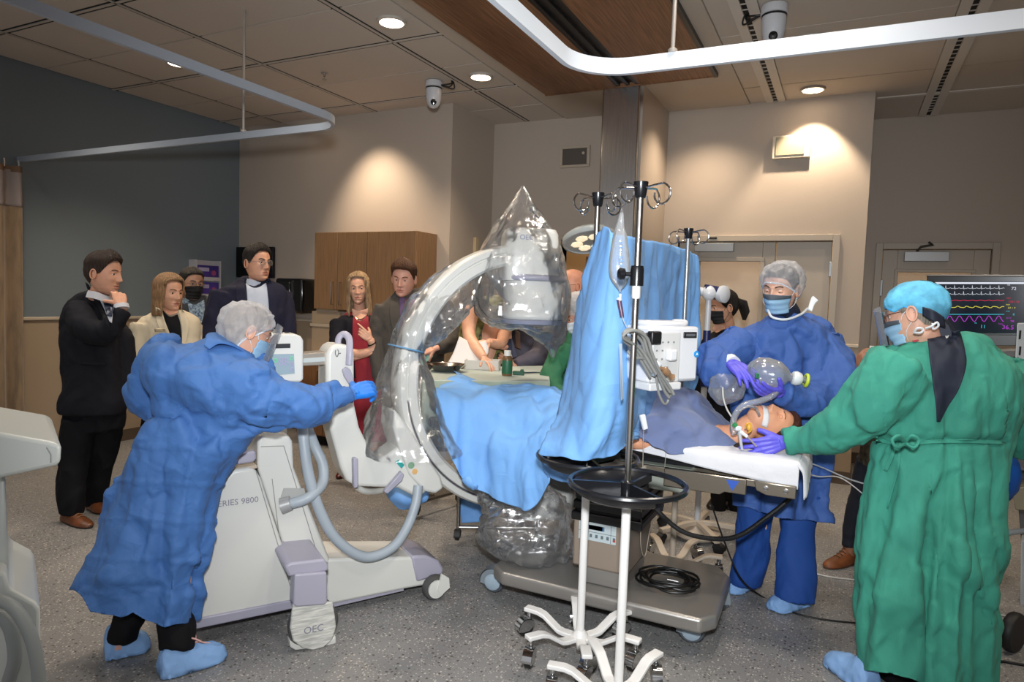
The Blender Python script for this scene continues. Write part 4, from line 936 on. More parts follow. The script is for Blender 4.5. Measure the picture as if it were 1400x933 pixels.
# ================================================================ PATIENT'S COVER
slate = mat('cover_slate', '5f6d94', .8, bump=[('noise', 260, .15), ('crease', 6, .15, (1, 1, 1), .02)], sheen=.2)
rows = [
 prow((858, 560, 3.62), (885, 536, 3.75), (912, 540, 3.7), (945, 548, 3.62), (975, 570, 3.55), (998, 590, 3.48), (1010, 602, 3.42)),
 prow((866, 566, 3.42), (890, 540, 3.50), (918, 530, 3.48), (950, 541, 3.42), (980, 562, 3.36), (1003, 584, 3.32), (1013, 602, 3.28)),
 prow((868, 580, 3.22), (892, 562, 3.26), (920, 556, 3.24), (950, 565, 3.22), (980, 580, 3.2), (1001, 596, 3.18), (1008, 606, 3.16)),
 prow((872, 594, 3.12), (892, 582, 3.14), (920, 582, 3.12), (950, 588, 3.11), (976, 598, 3.1), (992, 606, 3.1), (999, 611, 3.1)),
 prow((876, 600, 3.09), (894, 598, 3.08), (920, 600, 3.07), (948, 604, 3.06), (968, 608, 3.06), (984, 612, 3.07), (994, 614, 3.08)),
 prow((884, 602, 3.08), (894, 612, 3.05), (915, 619, 3.03), (940, 620, 3.03), (960, 618, 3.04), (976, 616, 3.06), (988, 616, 3.08)),
]
pcloth('patient_cover', rows, slate, 'slate blue cloth over the chest of the patient mannequin', 'cover', amp=.008, sc=(6, 6, 6), seed=3, fa_=.036, fs=(6, 6, 6))

# ================================================================ INSTRUMENT TABLE behind the drape
it = thing('instrument_table', 'wheeled instrument table with pale green cover behind the blue drape', 'table', (-2.2, 4.0, 0))
iz = 1.06
a, b_, c_, d_ = gnd(578, 520, iz), gnd(752, 522, iz), gnd(750, 500, iz), gnd(592, 503, iz)
green_c = mat('cover_sage', '8f9a8c', .8, bump=[('noise', 18, .3, (1, 1, 1), .02)])
M().prism([a-UP*.03, V(b_.x, b_.y, iz-.03), V(c_.x, c_.y, iz-.03), V(d_.x, d_.y, iz-.03)], UP*.03).build('table_top', mat('cover_pale', 'a9b3ad', .7), it, bevel=.008)
sk = []
for z, k in ((iz-.002, 0), (iz-.10, .01), (iz-.22, .02), (iz-.30, .015)):
    row = []
    for u in range(25):
        q = a+(b_-a)*(u/24); q = V(q.x, q.y, z)-FH*(.006+k*(.6+.6*math.sin(u*1.9))); row.append(q)
    sk.append(row)
M().grid(sk).build('front_skirt', green_c, it, solid=.003)
sk = []
for z, k in ((iz-.002, 0), (iz-.10, .01), (iz-.22, .015)):
    sk.append([V(a.x+(d_.x-a.x)*u/10, a.y+(d_.y-a.y)*u/10, z)-RH*(.006+k*(.6+.6*math.sin(u*1.9))) for u in range(11)])
M().grid(sk).build('side_skirt', green_c, it, solid=.003)
f1, f2, f3 = gnd(571, 708, 0), gnd(627, 690, 0), gnd(622, 742, 0)
stl = mat('leg_steel', 'a09a92', .3, 1.0)
k_ = M()
legs = [V(f1.x, f1.y, 0), V(f2.x, f2.y, 0), V(f3.x+.02, f3.y, 0), V(f3.x+.45, f3.y+.25, 0)]
for q in legs: k_.tube([q+UP*.09, q+UP*(iz-.03)], .013, 10)
k_.tube([legs[0]+UP*.10, legs[1]+UP*.10], .012, 10).tube([legs[2]+UP*.10, legs[3]+UP*.10], .012, 10)
k_.build('leg_frame', stl, it)
for q in legs: castor(it, q+UP*.10, -1.2, .032, .024, body=rubber, stem=.01)
def ondesk(px, py): return gnd(px, py, iz)
st_ = mat('bowl_steel', 'b6b0a8', .15, 1.0)
q = ondesk(610, 508)
M_ = M().lathe([(.04, .0), (.075, .006), (.10, .03), (.118, .045), (.121, .046), (.112, .040), (.09, .022), (.06, .006), (.001, .004)], q, n=40)
tag(M_.build('steel_bowl', st_), 'shallow stainless steel bowl at the left end of the instrument table', 'bowl')
q = ondesk(640, 504); tag(sheet and M().box(q+UP*.018, (.14, .10, .035), .4).build('gauze_pack', mat('gauze_cream', 'cfc5b2', .9, bump=[('noise', 60, .4)]), bevel=.012), 'folded cream gauze pack next to the steel bowl', 'gauze')
q = ondesk(660, 505)
tb = M(); L_ = .20; 
for s_, c_2 in ((1, 0),):
    R9 = Matrix.Rotation(.4, 3, 'Z')
    for (x0, y0, x1, y1) in ((-.11, -.075, .11, -.07), (-.11, .07, .11, .075), (-.11, -.075, -.105, .075), (.105, -.075, .11, .075)):
        tb.box(q+R9 @ V((x0+x1)/2, (y0+y1)/2, .032), (abs(x1-x0), abs(y1-y0), .06), .4)
    tb.box(q+UP*.003, (.22, .15, .005), .4)
tag(tb.build('clear_tray', mat('tray_clear', 'd5d0c6', .3, alpha=.75)), 'translucent plastic tray in the middle of the instrument table', 'tray')
q = ondesk(693, 514); bo = thing('solution_bottle', 'green-labelled brown bottle with white cap on the instrument table', 'bottle', q)
M().lathe([(.028, 0), (.031, .004), (.031, .105), (.024, .118), (.020, .122)], q, n=28).build('bottle_body', mat('bottle_brown', '6d5236', .25), bo)
M().lathe([(.0315, .014), (.0318, .015), (.0318, .092), (.0315, .093)], q, n=28, caps=False).build('bottle_label', mat('label_green', '1d5a3c', .5), bo)
M().lathe([(.021, .121), (.021, .15), (.018, .153), (.001, .153)], q, n=24).build('bottle_cap', mat('cap_white', 'd8d4cc', .4), bo)
q = ondesk(709, 513); tag(M().box(q+UP*.012, (.07, .035, .024), .3).box(q+UP*.02+RH*.02, (.02, .03, .03), .3).build('green_clip_box', mat('clip_green', '0f4a34', .4), bevel=.004), 'dark green plastic clip beside the solution bottle', 'clip')
q = ondesk(728, 512); tag(M().tube([q-RH*.06+UP*.006, q+RH*.03+UP*.008+FH*.03, q+RH*.06+UP*.008+FH*.035], [.006, .006, .002], 8).build('scalpel', st_), 'steel scalpel lying on the right of the instrument table', 'scalpel')
rows = [prow((620, 505, 4.05), (660, 522, 3.95), (700, 526, 3.92), (745, 524, 3.95)), prow((632, 520, 3.85), (668, 535, 3.8), (700, 542, 3.78), (722, 530, 3.8)), prow((650, 530, 3.75), (676, 540, 3.7), (702, 545, 3.68), (716, 538, 3.7))]
pcloth('drape_fold', rows, drape2, 'blue drape fold tucked between body drape and instrument table', amp=.008, sc=(8, 8, 8), seed=14)

# ================================================================ SURGICAL LAMP
sl = thing('surgical_lamp', 'round surgical lamp head with glowing lens petals left of the tall blue drape', 'surgical lamp', at(800, 330, 5.0))
Lc = at(806, 330, 5.0); nrm_ = (V(0, 0, -1)*.92 - FH*.36 + RH*.1).normalized(); R9 = zto(nrm_)
M().lathe([(.10, -.06), (.17, -.055), (.20, -.03), (.205, .0), (.20, .012), (.185, .016), (.18, .008)], Lc, R9, n=48).build('lamp_shell', mat('lamp_shell', 'b7c0c2', .35), sl)
M().lathe([(.18, .006), (.001, .006)], Lc, R9, n=40).build('lens_plate', mat('lens_plate', '0d0d0f', .12, coat=.6), sl)
for k in range(6):
    a = k*PI/3+.5; q = Lc+R9 @ V(.095*math.cos(a), .095*math.sin(a), .010)
    M().lathe([(.048, -.004), (.045, .004), (.03, .007), (.001, .008)], q, R9, n=7).build('lens_petal', mat('petal', 'efe2c4', .15, emit=('ffe9c4', .8), var=(40, .6)), sl)
M().tube(catmull([Lc-nrm_*.05, Lc-nrm_*.12+FH*.1, Lc+V(.14, .16, .02), Lc+V(.26, .16, -.05), V(Lc.x+.32, Lc.y+.14, 1.6), V(Lc.x+.33, Lc.y+.14, .02)], 6), .018, 12).lathe([(.22, 0), (.22, .03), (.05, .06), (.02, .08)], V(Lc.x+.33, Lc.y+.14, 0), n=28).build('lamp_arm', mat('lamp_arm', '8c8f90', .4, .3), sl)

# ================================================================ FLUID BAG, LINES, MONITOR ON THE NEAR POLE
clear = film('fluid_film', (.88, .92, .95), opac=.22, crease=16, edge=.7, spec_mix=1.2, cs=.5, rough=.08)
fb = thing('fluid_bag', 'clear iv fluid bag with blue print hanging from the near iv pole', 'iv bag', at(848, 370, 2.52))
tb_ = 2.55
secs = [(849, 851, 285, 3), (846, 853, 296, 6), (841, 854, 312, 12), (838, 857, 322, 20), (834, 860, 345, 26), (832, 862, 365, 28), (834, 860, 380, 24), (840, 855, 390, 14), (845, 850, 396, 6), (847, 849, 400, 5)]
g = []
for xl, xr, y, dd in secs:
    a, b_ = at(xl, y, tb_), at(xr, y, tb_); c = (a+b_)/2; h = (b_-a)/2
    g.append([c+h*math.cos(2*PI*j/28)+FH*(dd*.0011)*math.sin(2*PI*j/28) for j in range(28)])
g = [[r[i] for r in g] for i in range(28)]; g = [catmull(r, 4) for r in g]; g = [[c[i] for c in g] for i in range(len(g[0]))]
M().grid(g, wrap=True).build('bag', clear, fb, flat_angle=180)
bl_ = mat('print_blue', '4d7fc0', .5)
k_ = M()
for i, y in enumerate([332, 338, 344, 352, 357, 362, 367, 372]):
    w9 = (5, 7, 4, 8, 9, 9, 8, 9)[i]; c = at(849, y, tb_-.032)
    k_.box(c, (w9*.0022, .0008, .0035), YAW)
k_.build('print', bl_, fb)
M().tube([at(848, 402, tb_), at(848, 412, tb_)], [.006, .004], 10).build('port', mat('port_white', 'd9dad8', .4), fb)
dc = thing('drip_chamber', 'dark purple drip chamber below the clear fluid bag', 'drip chamber', at(848, 425, tb_))
M().tube([at(847, 408, tb_), at(846, 411, tb_)], [.009, .011], 14).build('cap', mat('port_white'), dc)
M().tube([at(846.5, 411, tb_), at(850.5, 433, tb_)], [.0095, .008], 14).build('chamber', mat('chamber_plum', '5a4058', .3, alpha=.9), dc)
M().tube(catmull([at(850.5, 433, tb_), at(853, 440, 2.54), at(858, 448, 2.5), at(868, 452, 2.44)], 6), .0016, 6).build('line', mat('line_clear', 'b9b8b4', .3), dc)

# patient monitor strapped to the pole
mo = thing('pole_monitor', 'white boxy monitor unit with sockets mounted on the near iv pole', 'monitor', (S2.x, S2.y, 1.2))
mw = mat('monitor_white', 'cdced2', .35)
tm = 2.62
fx = (RH*.86+FH*.5).normalized(); fn = V(fx.y, -fx.x, 0)
cM = at(916, 484, 2.60)
R9 = frame(fx, UP)
def mbox(x, y, z, sx, sy, sz, m=mw, name='housing', bv=.006, par=None):
    return M().box(cM+fx*x-fn*y+UP*z, (sx, sy, sz), mtx=frame(fx, UP)).build(name, m, par or mo, bevel=bv)
mbox(-.0, .06, .0, .255, .17, .215, bv=.012)
mbox(-.05, -.028, -.01, .14, .012, .19, mat('monitor_panel', 'bfbfbe', .4), 'socket_panel', .004)
mbox(-.02, .05, .115, .20, .12, .025, mw, 'top_handle', .012); mbox(.09, .05, .118, .05, .06, .03, mw, 'top_knob', .012)
mbox(.075, -.027, .075, .068, .006, .024, mat('label_black', '1d1d20', .4), 'name_plate', .002); mbox(.075, -.0305, .075, .048, .002, .010, mat('plate_grey', '5a5b60', .4), 'plate_text', 0)
k_ = M().lathe([(.013, 0), (.013, .003), (.001, .0035)], cM+fx*.112+fn*.028+UP*.0, zto(fn), n=24).build('blue_badge', mat('badge_blue', '2288d0', .4), mo)
M().prism([cM+fx*(.112+x)+fn*.0318+UP*z for x, z in ((-.006, -.005), (0, .007), (.006, -.005), (.0, -.002))], fn*.0006).build('badge_mark', white, k_)
mbox(-.115, -.035, .065, .05, .03, .05, mat('bracket_black', '141416', .4), 'mount_bracket', .006)
k_ = M()
rr = random.Random(2)
for i in range(4):
    for j in range(5):
        if rr.random() < .75: k_.box(cM+fx*(-.10+.028*i)+fn*.0345+UP*(-.08+.032*j), (.007, .003, .006), mtx=R9)
k_.build('socket', mat('socket_grey', '77787a', .4), mo)
mbox(-.035, -.045, -.0, .04, .03, .045, mw, 'plug_body', .008)
mbox(-.06, .0, -.12, .16, .1, .03, mat('monitor_shelf', 'c9cacb', .4), 'shelf', .006)
tag(M().tube([cM-fx*.155-UP*.03+fn*.02, cM-fx*.12+UP*.07+fn*.02], .003, 6).tube([cM-fx*.165+UP*.055+fn*.015, cM-fx*.125+UP*.065+fn*.015], .02, 16).build('mount_knob', blkpl), 'black mounting knob on the left side of the white pole monitor', 'knob')
gc = mat('cord_grey', '7f7f7c', .5)
cb_ = thing('monitor_cable', 'grey coiled cable bundle with clear plug hanging on the white pole monitor', 'cable', cM)
def onM(px, py, off=.06): return onp(px, py, cM+fn*off, fn)
for i in range(6):
    w = rg.uniform(-4, 4); h = rg.uniform(-5, 5); o_ = .05+.012*i
    P = [onM(893+w, 512+h, o_), onM(872+w, 478+h*.6, o_), onM(855-i*.6, 462+h, o_+.02), onM(862+w, 452+h*.5, o_+.03), onM(880+w, 462+h, o_+.02), onM(888+w, 485+h, o_+.01), onM(900+w*.5, 508+h*.3, o_), onM(912+w, 530+h, o_-.01), onM(918+w*.8, 540+h*1.2, o_-.01)]
    M().tube(catmull(P, 6), .0058, 8).build('cord', gc, cb_)
M().tube(catmull([onM(858, 480, .09), onM(867, 489, .1), onM(880, 490, .1), onM(890, 496, .09), onM(897, 502, .08)], 6), .0058, 8).build('cord', gc, cb_)
M().tube(catmull([onM(897, 508, .06), onM(900, 535, .05), onM(908, 552, .05), onM(914, 545, .05), onM(912, 520, .06)], 6), .005, 8).build('cord', gc, cb_)
M().tube([onM(890, 510, .075), onM(899, 497, .075)], [.022, .018], 14).build('strap', mat('strap_pale', 'b9c3cc', .5), cb_)
M().tube(catmull([onM(901, 503, .09), onM(908, 506, .09), onM(914, 512, .09), onM(919, 516, .09)], 4), [.008]*4+[.014]*4+[.01]*4+[.014], 12).build('clear_plug', mat('plug_amber', '8f6e50', .15, alpha=.8), cb_)
# papers / strips by the pole
tag(M().prism([onM(846, 470, .03), onM(850, 470, .03), onM(852, 545, .04), onM(849, 548, .05)], fn*.002).build('hanging_strip', mat('strip_clear', 'b9c6d2', .3, alpha=.7)), 'thin clear strip hanging beside the pole in front of the blue drape', 'strip')
q1, q2 = at(874, 552, 2.75), at(884, 562, 2.78)
tag(M().prism([at(873, 568, 2.9), at(880, 566, 2.9), at(884, 586, 2.9), at(878, 588, 2.9)], fn*.012).build('line_clamp', mat('clamp_white', 'd5d6d8', .4), bevel=.003), 'white line clamp hanging over the slate cover by the pole', 'clamp')
ln = mat('line_pale', 'a89f92', .35)
tag(cable([at(880, 588, 2.9), at(879, 630, 2.9), at(877, 700, 3.0), at(876, 745, 3.05), at(882, 760, 3.1), at(890, 720, 3.1), at(905, 690, 3.15), at(908, 650, 3.1), at(911, 612, 3.05)], .0016, 8, 6).build('infusion_line', ln), 'thin clear infusion line looping down beside the table pedestal', 'tube')
tag(cable([at(888, 682, 3.0), at(905, 705, 3.0), at(935, 728, 3.0), at(975, 737, 3.02), at(1010, 733, 3.05), at(1045, 710, 3.08), at(1080, 682, 3.1), at(1088, 668, 3.12)], .011, 8, 10).build('black_hose', mat('hose_black', '161618', .45, bump=[('noise', 200, .3)])), 'black corrugated hose sagging under the head of the table', 'hose')
tag(cable([at(972, 688, 3.35), at(990, 740, 3.4), at(1012, 790, 3.4), gnd(1040, 815, .005), gnd(1085, 838, .005), gnd(1130, 848, .005), gnd(1180, 853, .005)], .0045, 8, 8).build('black_cable', mat('cable_black')), 'black cord running from under the table across the floor', 'cord')
tag(cable([gnd(1115, 785, .006), gnd(1140, 790, .006), gnd(1175, 795, .006), gnd(1250, 815, .006), gnd(1340, 835, .006), gnd(1420, 852, .006)], .005, 8, 8).build('pale_tube', mat('tube_grey2', 'b2aca4', .4)), 'pale tube lying on the floor behind the green gown', 'tube')
tag(cable([gnd(1330, 912, .006), gnd(1365, 905, .006), gnd(1390, 908, .006), gnd(1430, 915, .006)], .006, 8, 8).build('black_cable', mat('cable_black')), 'dark cord on the floor at the lower right corner', 'cord')
tag(cable([at(1092, 628, 3.2), at(1125, 640, 3.3), at(1160, 655, 3.3), at(1190, 664, 3.3), at(1220, 672, 3.3)], .0035, 8, 8).build('gas_line', film('line_film', opac=.4, crease=5, edge=.3)), 'upper clear line stretched from the table head towards the green gown', 'tube')
tag(cable([at(1103, 648, 3.2), at(1120, 652, 3.25), at(1143, 652, 3.3), at(1160, 660, 3.3), at(1185, 680, 3.3)], .003, 8, 8).build('gas_line', mat('line_white', 'cfcbc8', .3)), 'lower white line curving from the table head behind the green gown', 'tube')

# ================================================================ LEFT FOREGROUND CART
lc = thing('equipment_cart', 'pale grey wheeled equipment cart cut off at the left edge of the frame', 'cart', at(20, 900, 1.75))
pg = mat('cart_pale', 'c3c6c0', .35)
tc = 1.75
LD = V(ray(10, 640).x, ray(10, 640).y, 0).normalized()
def scr(pts, t, depth, base_n=FH):
    p0 = CC+FH*t; return [onp(x, y, p0, FH) for x, y in pts], LD*depth
p, d = scr([(-60, 590), (0, 592), (68, 604), (80, 607), (84, 613), (83, 634), (78, 638), (0, 655), (-60, 662)], 1.70, .45); M().prism(p, d).build('top_shelf', pg, lc, bevel=.012, bseg=3)
p, d = scr([(-40, 585), (0, 588), (55, 600), (0, 602), (-40, 600)], 1.74, .35); M().prism(p, d).build('shelf_tray', mat('cart_tray', 'dadcd6', .35), lc, bevel=.005)
p, d = scr([(-40, 640), (6, 640), (12, 790), (-40, 790)], 1.78, .22); M().prism(p, d).build('column', pg, lc, bevel=.01)
p, d = scr([(-60, 780), (8, 782), (14, 806), (48, 824), (55, 834), (57, 1010), (-60, 1010)], 1.72, .45); M().prism(p, d).build('base_housing', pg, lc, bevel=.012, bseg=3)
p, d = scr([(64, 612), (70, 622), (70, 633), (68.5, 633), (68.5, 622), (63, 613)], 1.698, .004); M().prism(p, d).build('edge_seam', mat('seam_grey'), lc)
hg = mat('hose_grey', '8d9290', .45)
P0 = CC+FH*1.66
def onL(x, y, o=0): return onp(x, y, P0+FH*o, FH)
cable([onL(-25, 828), onL(0, 822), (onL(22, 835)), onL(42, 870), onL(52, 915), onL(56, 980)], .016, 8, 14).build('cable_loop', hg, lc)
cable([onL(-25, 850, .02), onL(-2, 842, .02), onL(14, 860, .02), onL(20, 900, .02), onL(10, 940, .02), onL(4, 990, .02)], .016, 8, 14).build('cable_loop', hg, lc)

# ================================================================ RIGHT SIDE: VITAL SIGNS SCREEN AND ANAESTHESIA CART
vs = thing('vital_signs_screen', 'widescreen monitor showing coloured vital sign traces behind the green gown', 'screen', at(1340, 480, 3.6))
tv_ = 3.60
PS = at(1340, 420, tv_); ns = (CC-PS); ns.z = 0; ns = (ns.normalized()*.9-RH*.1).normalized(); xs_v = V(-ns.y, ns.x, 0)
zs_v = UP
def onS(px, py, off=0.0): return onp(px, py, PS+ns*off, ns)
def sprism(px0, py0, px1, py1, off, dep):
    return M().prism([onS(px0, py0, off), onS(px1, py0, off), onS(px1, py1, off), onS(px0, py1, off)], -ns*dep)
sprism(1267, 377, 1440, 470, 0, .03).build('bezel', mat('bezel_black', '0d0d0f', .25), vs, bevel=.006)
sprism(1266, 375.5, 1441, 378, .002, .02).build('bezel_rim', mat('rim_grey', '6a625a', .3, .4), vs, bevel=.002)
sprism(1268, 458, 1440, 473, .003, .02).build('lower_trim', mat('trim_dark', '2b2b2d', .3), vs, bevel=.003)
panel = sprism(1273, 385, 1434, 456, .0012, .001).build('panel', mat('lcd', '05060c', .12, emit=('0a0f1e', .7)), vs)
sprism(1273, 386, 1434, 388.5, .0022, .001).build('menu_bar', emitter('lcd_white', 'dfe4f0', .9), panel)
def trace(pts, col, w=.0016, name='trace'):
    M().tube([onS(x, y, .003) for x, y in pts], w, 4).build(name, emitter('lcd_'+col, col, .9), panel)
for y0 in (394.5, 402.5):
    P = []
    for i in range(8):
        x = 1281+12.1*i; P += [(x-2, y0), (x-.6, y0), (x, y0-4), (x+.6, y0+1.2), (x+1.5, y0), (x+4.5, y0), (x+6, y0-1), (x+7.5, y0)]
    trace(P, 'c9ced8', .0012)
trace([(1275+2*i, 411+.5*math.sin(i*1.1)) for i in range(50)], 'd02a4a'); trace([(1275+2*i, 420+1.0*math.sin(i*1.0)+.4*math.sin(i*2.1)) for i in range(50)], 'd8cf4a')
trace([(1275+2*i, 430) for i in range(50)], '3fb8c8'); trace([(1275+1.6*i, 436+4*math.sin(i*.75)) for i in range(62)], 'b03fc8')
def stext(s, px, py, h, col):
    text(s, h, 'readout', emitter('lcd_'+col, col, .9), pmtx(onS(px, py, .003), xs_v, UP), panel)
for s, px, py, h, col in (('72', 1386, 395, .022, 'dfe4f0'), ('HR', 1379, 390, .010, 'c9ced8'), ('120 / 70', 1386, 413, .014, 'd02a4a'), ('ART', 1379, 408, .010, 'd02a4a'), ('PAP', 1378, 417, .010, 'd8cf4a'), ('37 / 7', 1383, 421.5, .014, 'd8cf4a'), ('CVP', 1378, 426, .009, '3fb8c8'), ('6', 1386, 430, .018, '3fb8c8'), ('SpO2', 1379, 435, .009, 'b03fc8'), ('98', 1384, 439.5, .016, 'b03fc8'), ('RR', 1334, 442, .009, '3fb8c8'), ('11', 1344, 447, .026, '3fb8c8'), ('36.5', 1378, 448, .030, 'b03fc8'), ('Temp', 1368, 443, .009, 'b03fc8')):
    stext(s, px, py, h, col)
text('msi', .022, 'maker_mark', mat('mark_silver', 'a9a9ad', .3, .5), pmtx(onS(1330, 461.5, .0045), xs_v, UP), vs)
M().tube([onS(1350, 470, -.05), onS(1352, 560, -.05)], .03, 12).build('stand_neck', mat('neck_black', '17171a', .4), vs)
ac = thing('anaesthesia_cart', 'grey-white anaesthesia cart with slotted bracket at the right edge', 'cart', at(1400, 880, 3.4))
agw = mat('anaes_white', 'b7bcc0', .4)
PA = at(1395, 500, 3.35)
AD = V(ray(1400, 560).x, ray(1400, 560).y, 0).normalized()
def apoly(pts, off, dep):
    return M().prism([onp(x, y, PA-FH*off, FH) for x, y in pts], AD*dep)
apoly([(1391, 442), (1440, 440), (1440, 520), (1385, 508), (1388, 490)], .12, .02).build('slotted_bracket', agw, ac, bevel=.004)
k_ = M()
for y in (452, 474, 496): k_.prism([onp(1394, y, PA-FH*.122, FH), onp(1396.5, y, PA-FH*.122, FH), onp(1395.5, y+12, PA-FH*.122, FH), onp(1393, y+12, PA-FH*.122, FH)], FH*.004)
k_.build('slot', darkm, ac)
apoly([(1330, 492), (1352, 496), (1384, 505), (1440, 510), (1440, 560), (1330, 560)], .0, .5).build('work_top', agw, ac, bevel=.01)
apoly([(1340, 482), (1380, 478), (1440, 480), (1440, 500), (1340, 498)], -.35, .15).build('drawer_front', mat('anaes_grey', '85878a', .4), ac, bevel=.008)
apoly([(1340, 560), (1440, 560), (1440, 640), (1392, 645), (1380, 600), (1340, 600)], .0, .5).build('drawer_block', mat('anaes_grey'), ac, bevel=.008)
apoly([(1384, 668), (1440, 662), (1440, 700), (1388, 698)], .05, .2).build('tray_unit', mat('anaes_sand', '8f8873', .45), ac, bevel=.006)
apoly([(1384, 596), (1440, 600), (1440, 740), (1396, 740)], -.2, .2).build('cart_body', mat('anaes_dim', '6a6b6c', .5), ac, bevel=.006)
apoly([(1396, 740), (1440, 740), (1440, 880), (1394, 870)], -.1, .2).build('lower_body', agw, ac, bevel=.006)
M().tube([onp(1366, 593, PA, FH), onp(1386, 595, PA, FH)], [.015, .02], 12).tube([onp(1373, 596, PA, FH), onp(1373, 606, PA, FH)], .018, 12).build('bag_mount', mat('mount_cream', 'b9b5a6', .4), ac)
q = onp(1385, 872, CC+FH*2.95, FH); q.z = .09
M().lathe([(.05, -.02), (.082, -.022), (.09, -.012), (.09, .012), (.082, .022), (.05, .02)], q, zto(N), n=36).build('wheel', rubber, ac)
M().lathe([(.055, -.012), (.055, .012)], q, zto(N), n=30).build('wheel_disc', mat('disc_grey', '55565a', .5), ac)
bb_ = thing('breathing_bag', 'blue rubber breathing bag hanging behind the green gown', 'breathing bag', onp(1372, 690, PA, FH))
c = onp(1370, 648, PA, FH)
M().tube([onp(1373, 604, PA, FH), onp(1373, 614, PA, FH)], .021, 16).build('neck', mat('neck_navy', '16264a', .4), bb_)
M().lathe([(.02, .14), (.035, .125), (.07, .06), (.082, .0), (.075, -.07), (.045, -.125), (.012, -.145)], c, n=32).build('bag', mat('bag_blue', '0f4fa0', .4, bump=[('noise', 12, .2, (3, 3, .5), .02)]), bb_)
tag(cable([onp(1330, 734, PA, FH), onp(1360, 735, PA, FH), onp(1385, 728, PA, FH), onp(1440, 722, PA, FH)], .014, 6, 12).build('breathing_hose', mat('hose_dim', '8e9498', .4)), 'grey breathing hose stretching behind the green gown low at the right edge', 'hose')
tag(cable([onp(1384, 622, PA-FH*.03, FH), onp(1395, 616, PA-FH*.03, FH), onp(1430, 600, PA-FH*.03, FH)], .006, 6, 8).build('white_lead', mat('line_white')), 'white lead next to the blue breathing bag at the right edge', 'lead')
# ================================================================ PEOPLE: building kit
from mathutils.bvhtree import BVHTree
def skin_mat(name, col, lip):
    lc, sc_ = lin(lip), lin(col); lip = tuple(x*.45+y*.55*.8 for x, y in zip(lc, sc_))
    a = mat('skin_'+name, col, .5, var=(22, .08), bump=[('noise', 160, .06)], sss=.12); b_ = mat('lips_'+name, lip, .4, sss=.1); return a, b_
ZT = [-.120, -.112, -.10, -.08, -.05, -.02, .01, .04, .07, .095, .110, .119, .121]
AT = [.016, .032, .046, .057, .067, .074, .0775, .0765, .068, .050, .030, .012, .001]
FT = [.058, .078, .086, .089, .0905, .092, .093, .0905, .079, .056, .033, .013, .001]
BT = [.012, .022, .034, .052, .076, .094, .102, .101, .089, .064, .037, .014, .001]
def headr(s, z, wide=1.0, jaw=1.0):
    if z > .04:
        k = math.sqrt(max(0, 1-((z-.04)/.0815)**2)); a, f, b_ = .0768*k, .0908*k, .1012*k; a *= wide
        return a*math.sin(s), (f if math.cos(s) > 0 else b_)*math.cos(s)
    a = float(np.interp(z, ZT, AT))*wide
    if z < -.02: a *= 1+(jaw-1)*min(1, (-.02-z)/.06)
    f = float(np.interp(z, ZT, FT)); b_ = float(np.interp(z, ZT, BT)); c = math.cos(s)
    return a*math.sin(s), (f if c > 0 else b_)*c
def G(x, m_, s_): return math.exp(-((x-m_)/s_)**2)
def facepoint(s, z, P):
    x, y = headr(s, z, P.get('wide', 1), P.get('jaw', 1))
    if math.cos(s) > 0 and z < .09:
        ax = abs(x); zz = z
        k = (0 if z > .028 else (.028-z)/.056 if z > -.028 else max(0, 1-(-.028-z)/.013)); nl = P.get('nose', 1)
        y += (.003*(z < .03)*(z > -.04)+.022*k*nl)*G(x, 0, .0075+.006*k)
        y += .008*G(ax, .0125, .0055)*G(z, -.032, .006)
        y -= .011*G(ax, .031, .015)*G(z, .010, .010)
        y += .0045*G(z, .031, .008)*G(x, 0, .05)
        y += .005*G(ax, .044, .016)*G(z, -.022, .016)
        mo = P.get('mouth', 0)
        y += .0065*G(x, 0, .020)*(G(z, -.0585, .0048)+1.1*G(z, -.0715-mo, .0055)); y -= (.005+mo*.6)*G(x, 0, .022)*G(z, -.0645-mo*.5, .0024+mo*.5)
        y -= .0035*G(x, 0, .018)*G(z, -.083, .005); y += .007*G(x, 0, .018)*G(z, -.101, .010)
        y += .003*G(x, 0, .006)*G(z, -.05, .006)*-1
        y -= .003*G(ax, .026+.0, .006)*G(z, -.045, .016)
    return V(x, y, z)
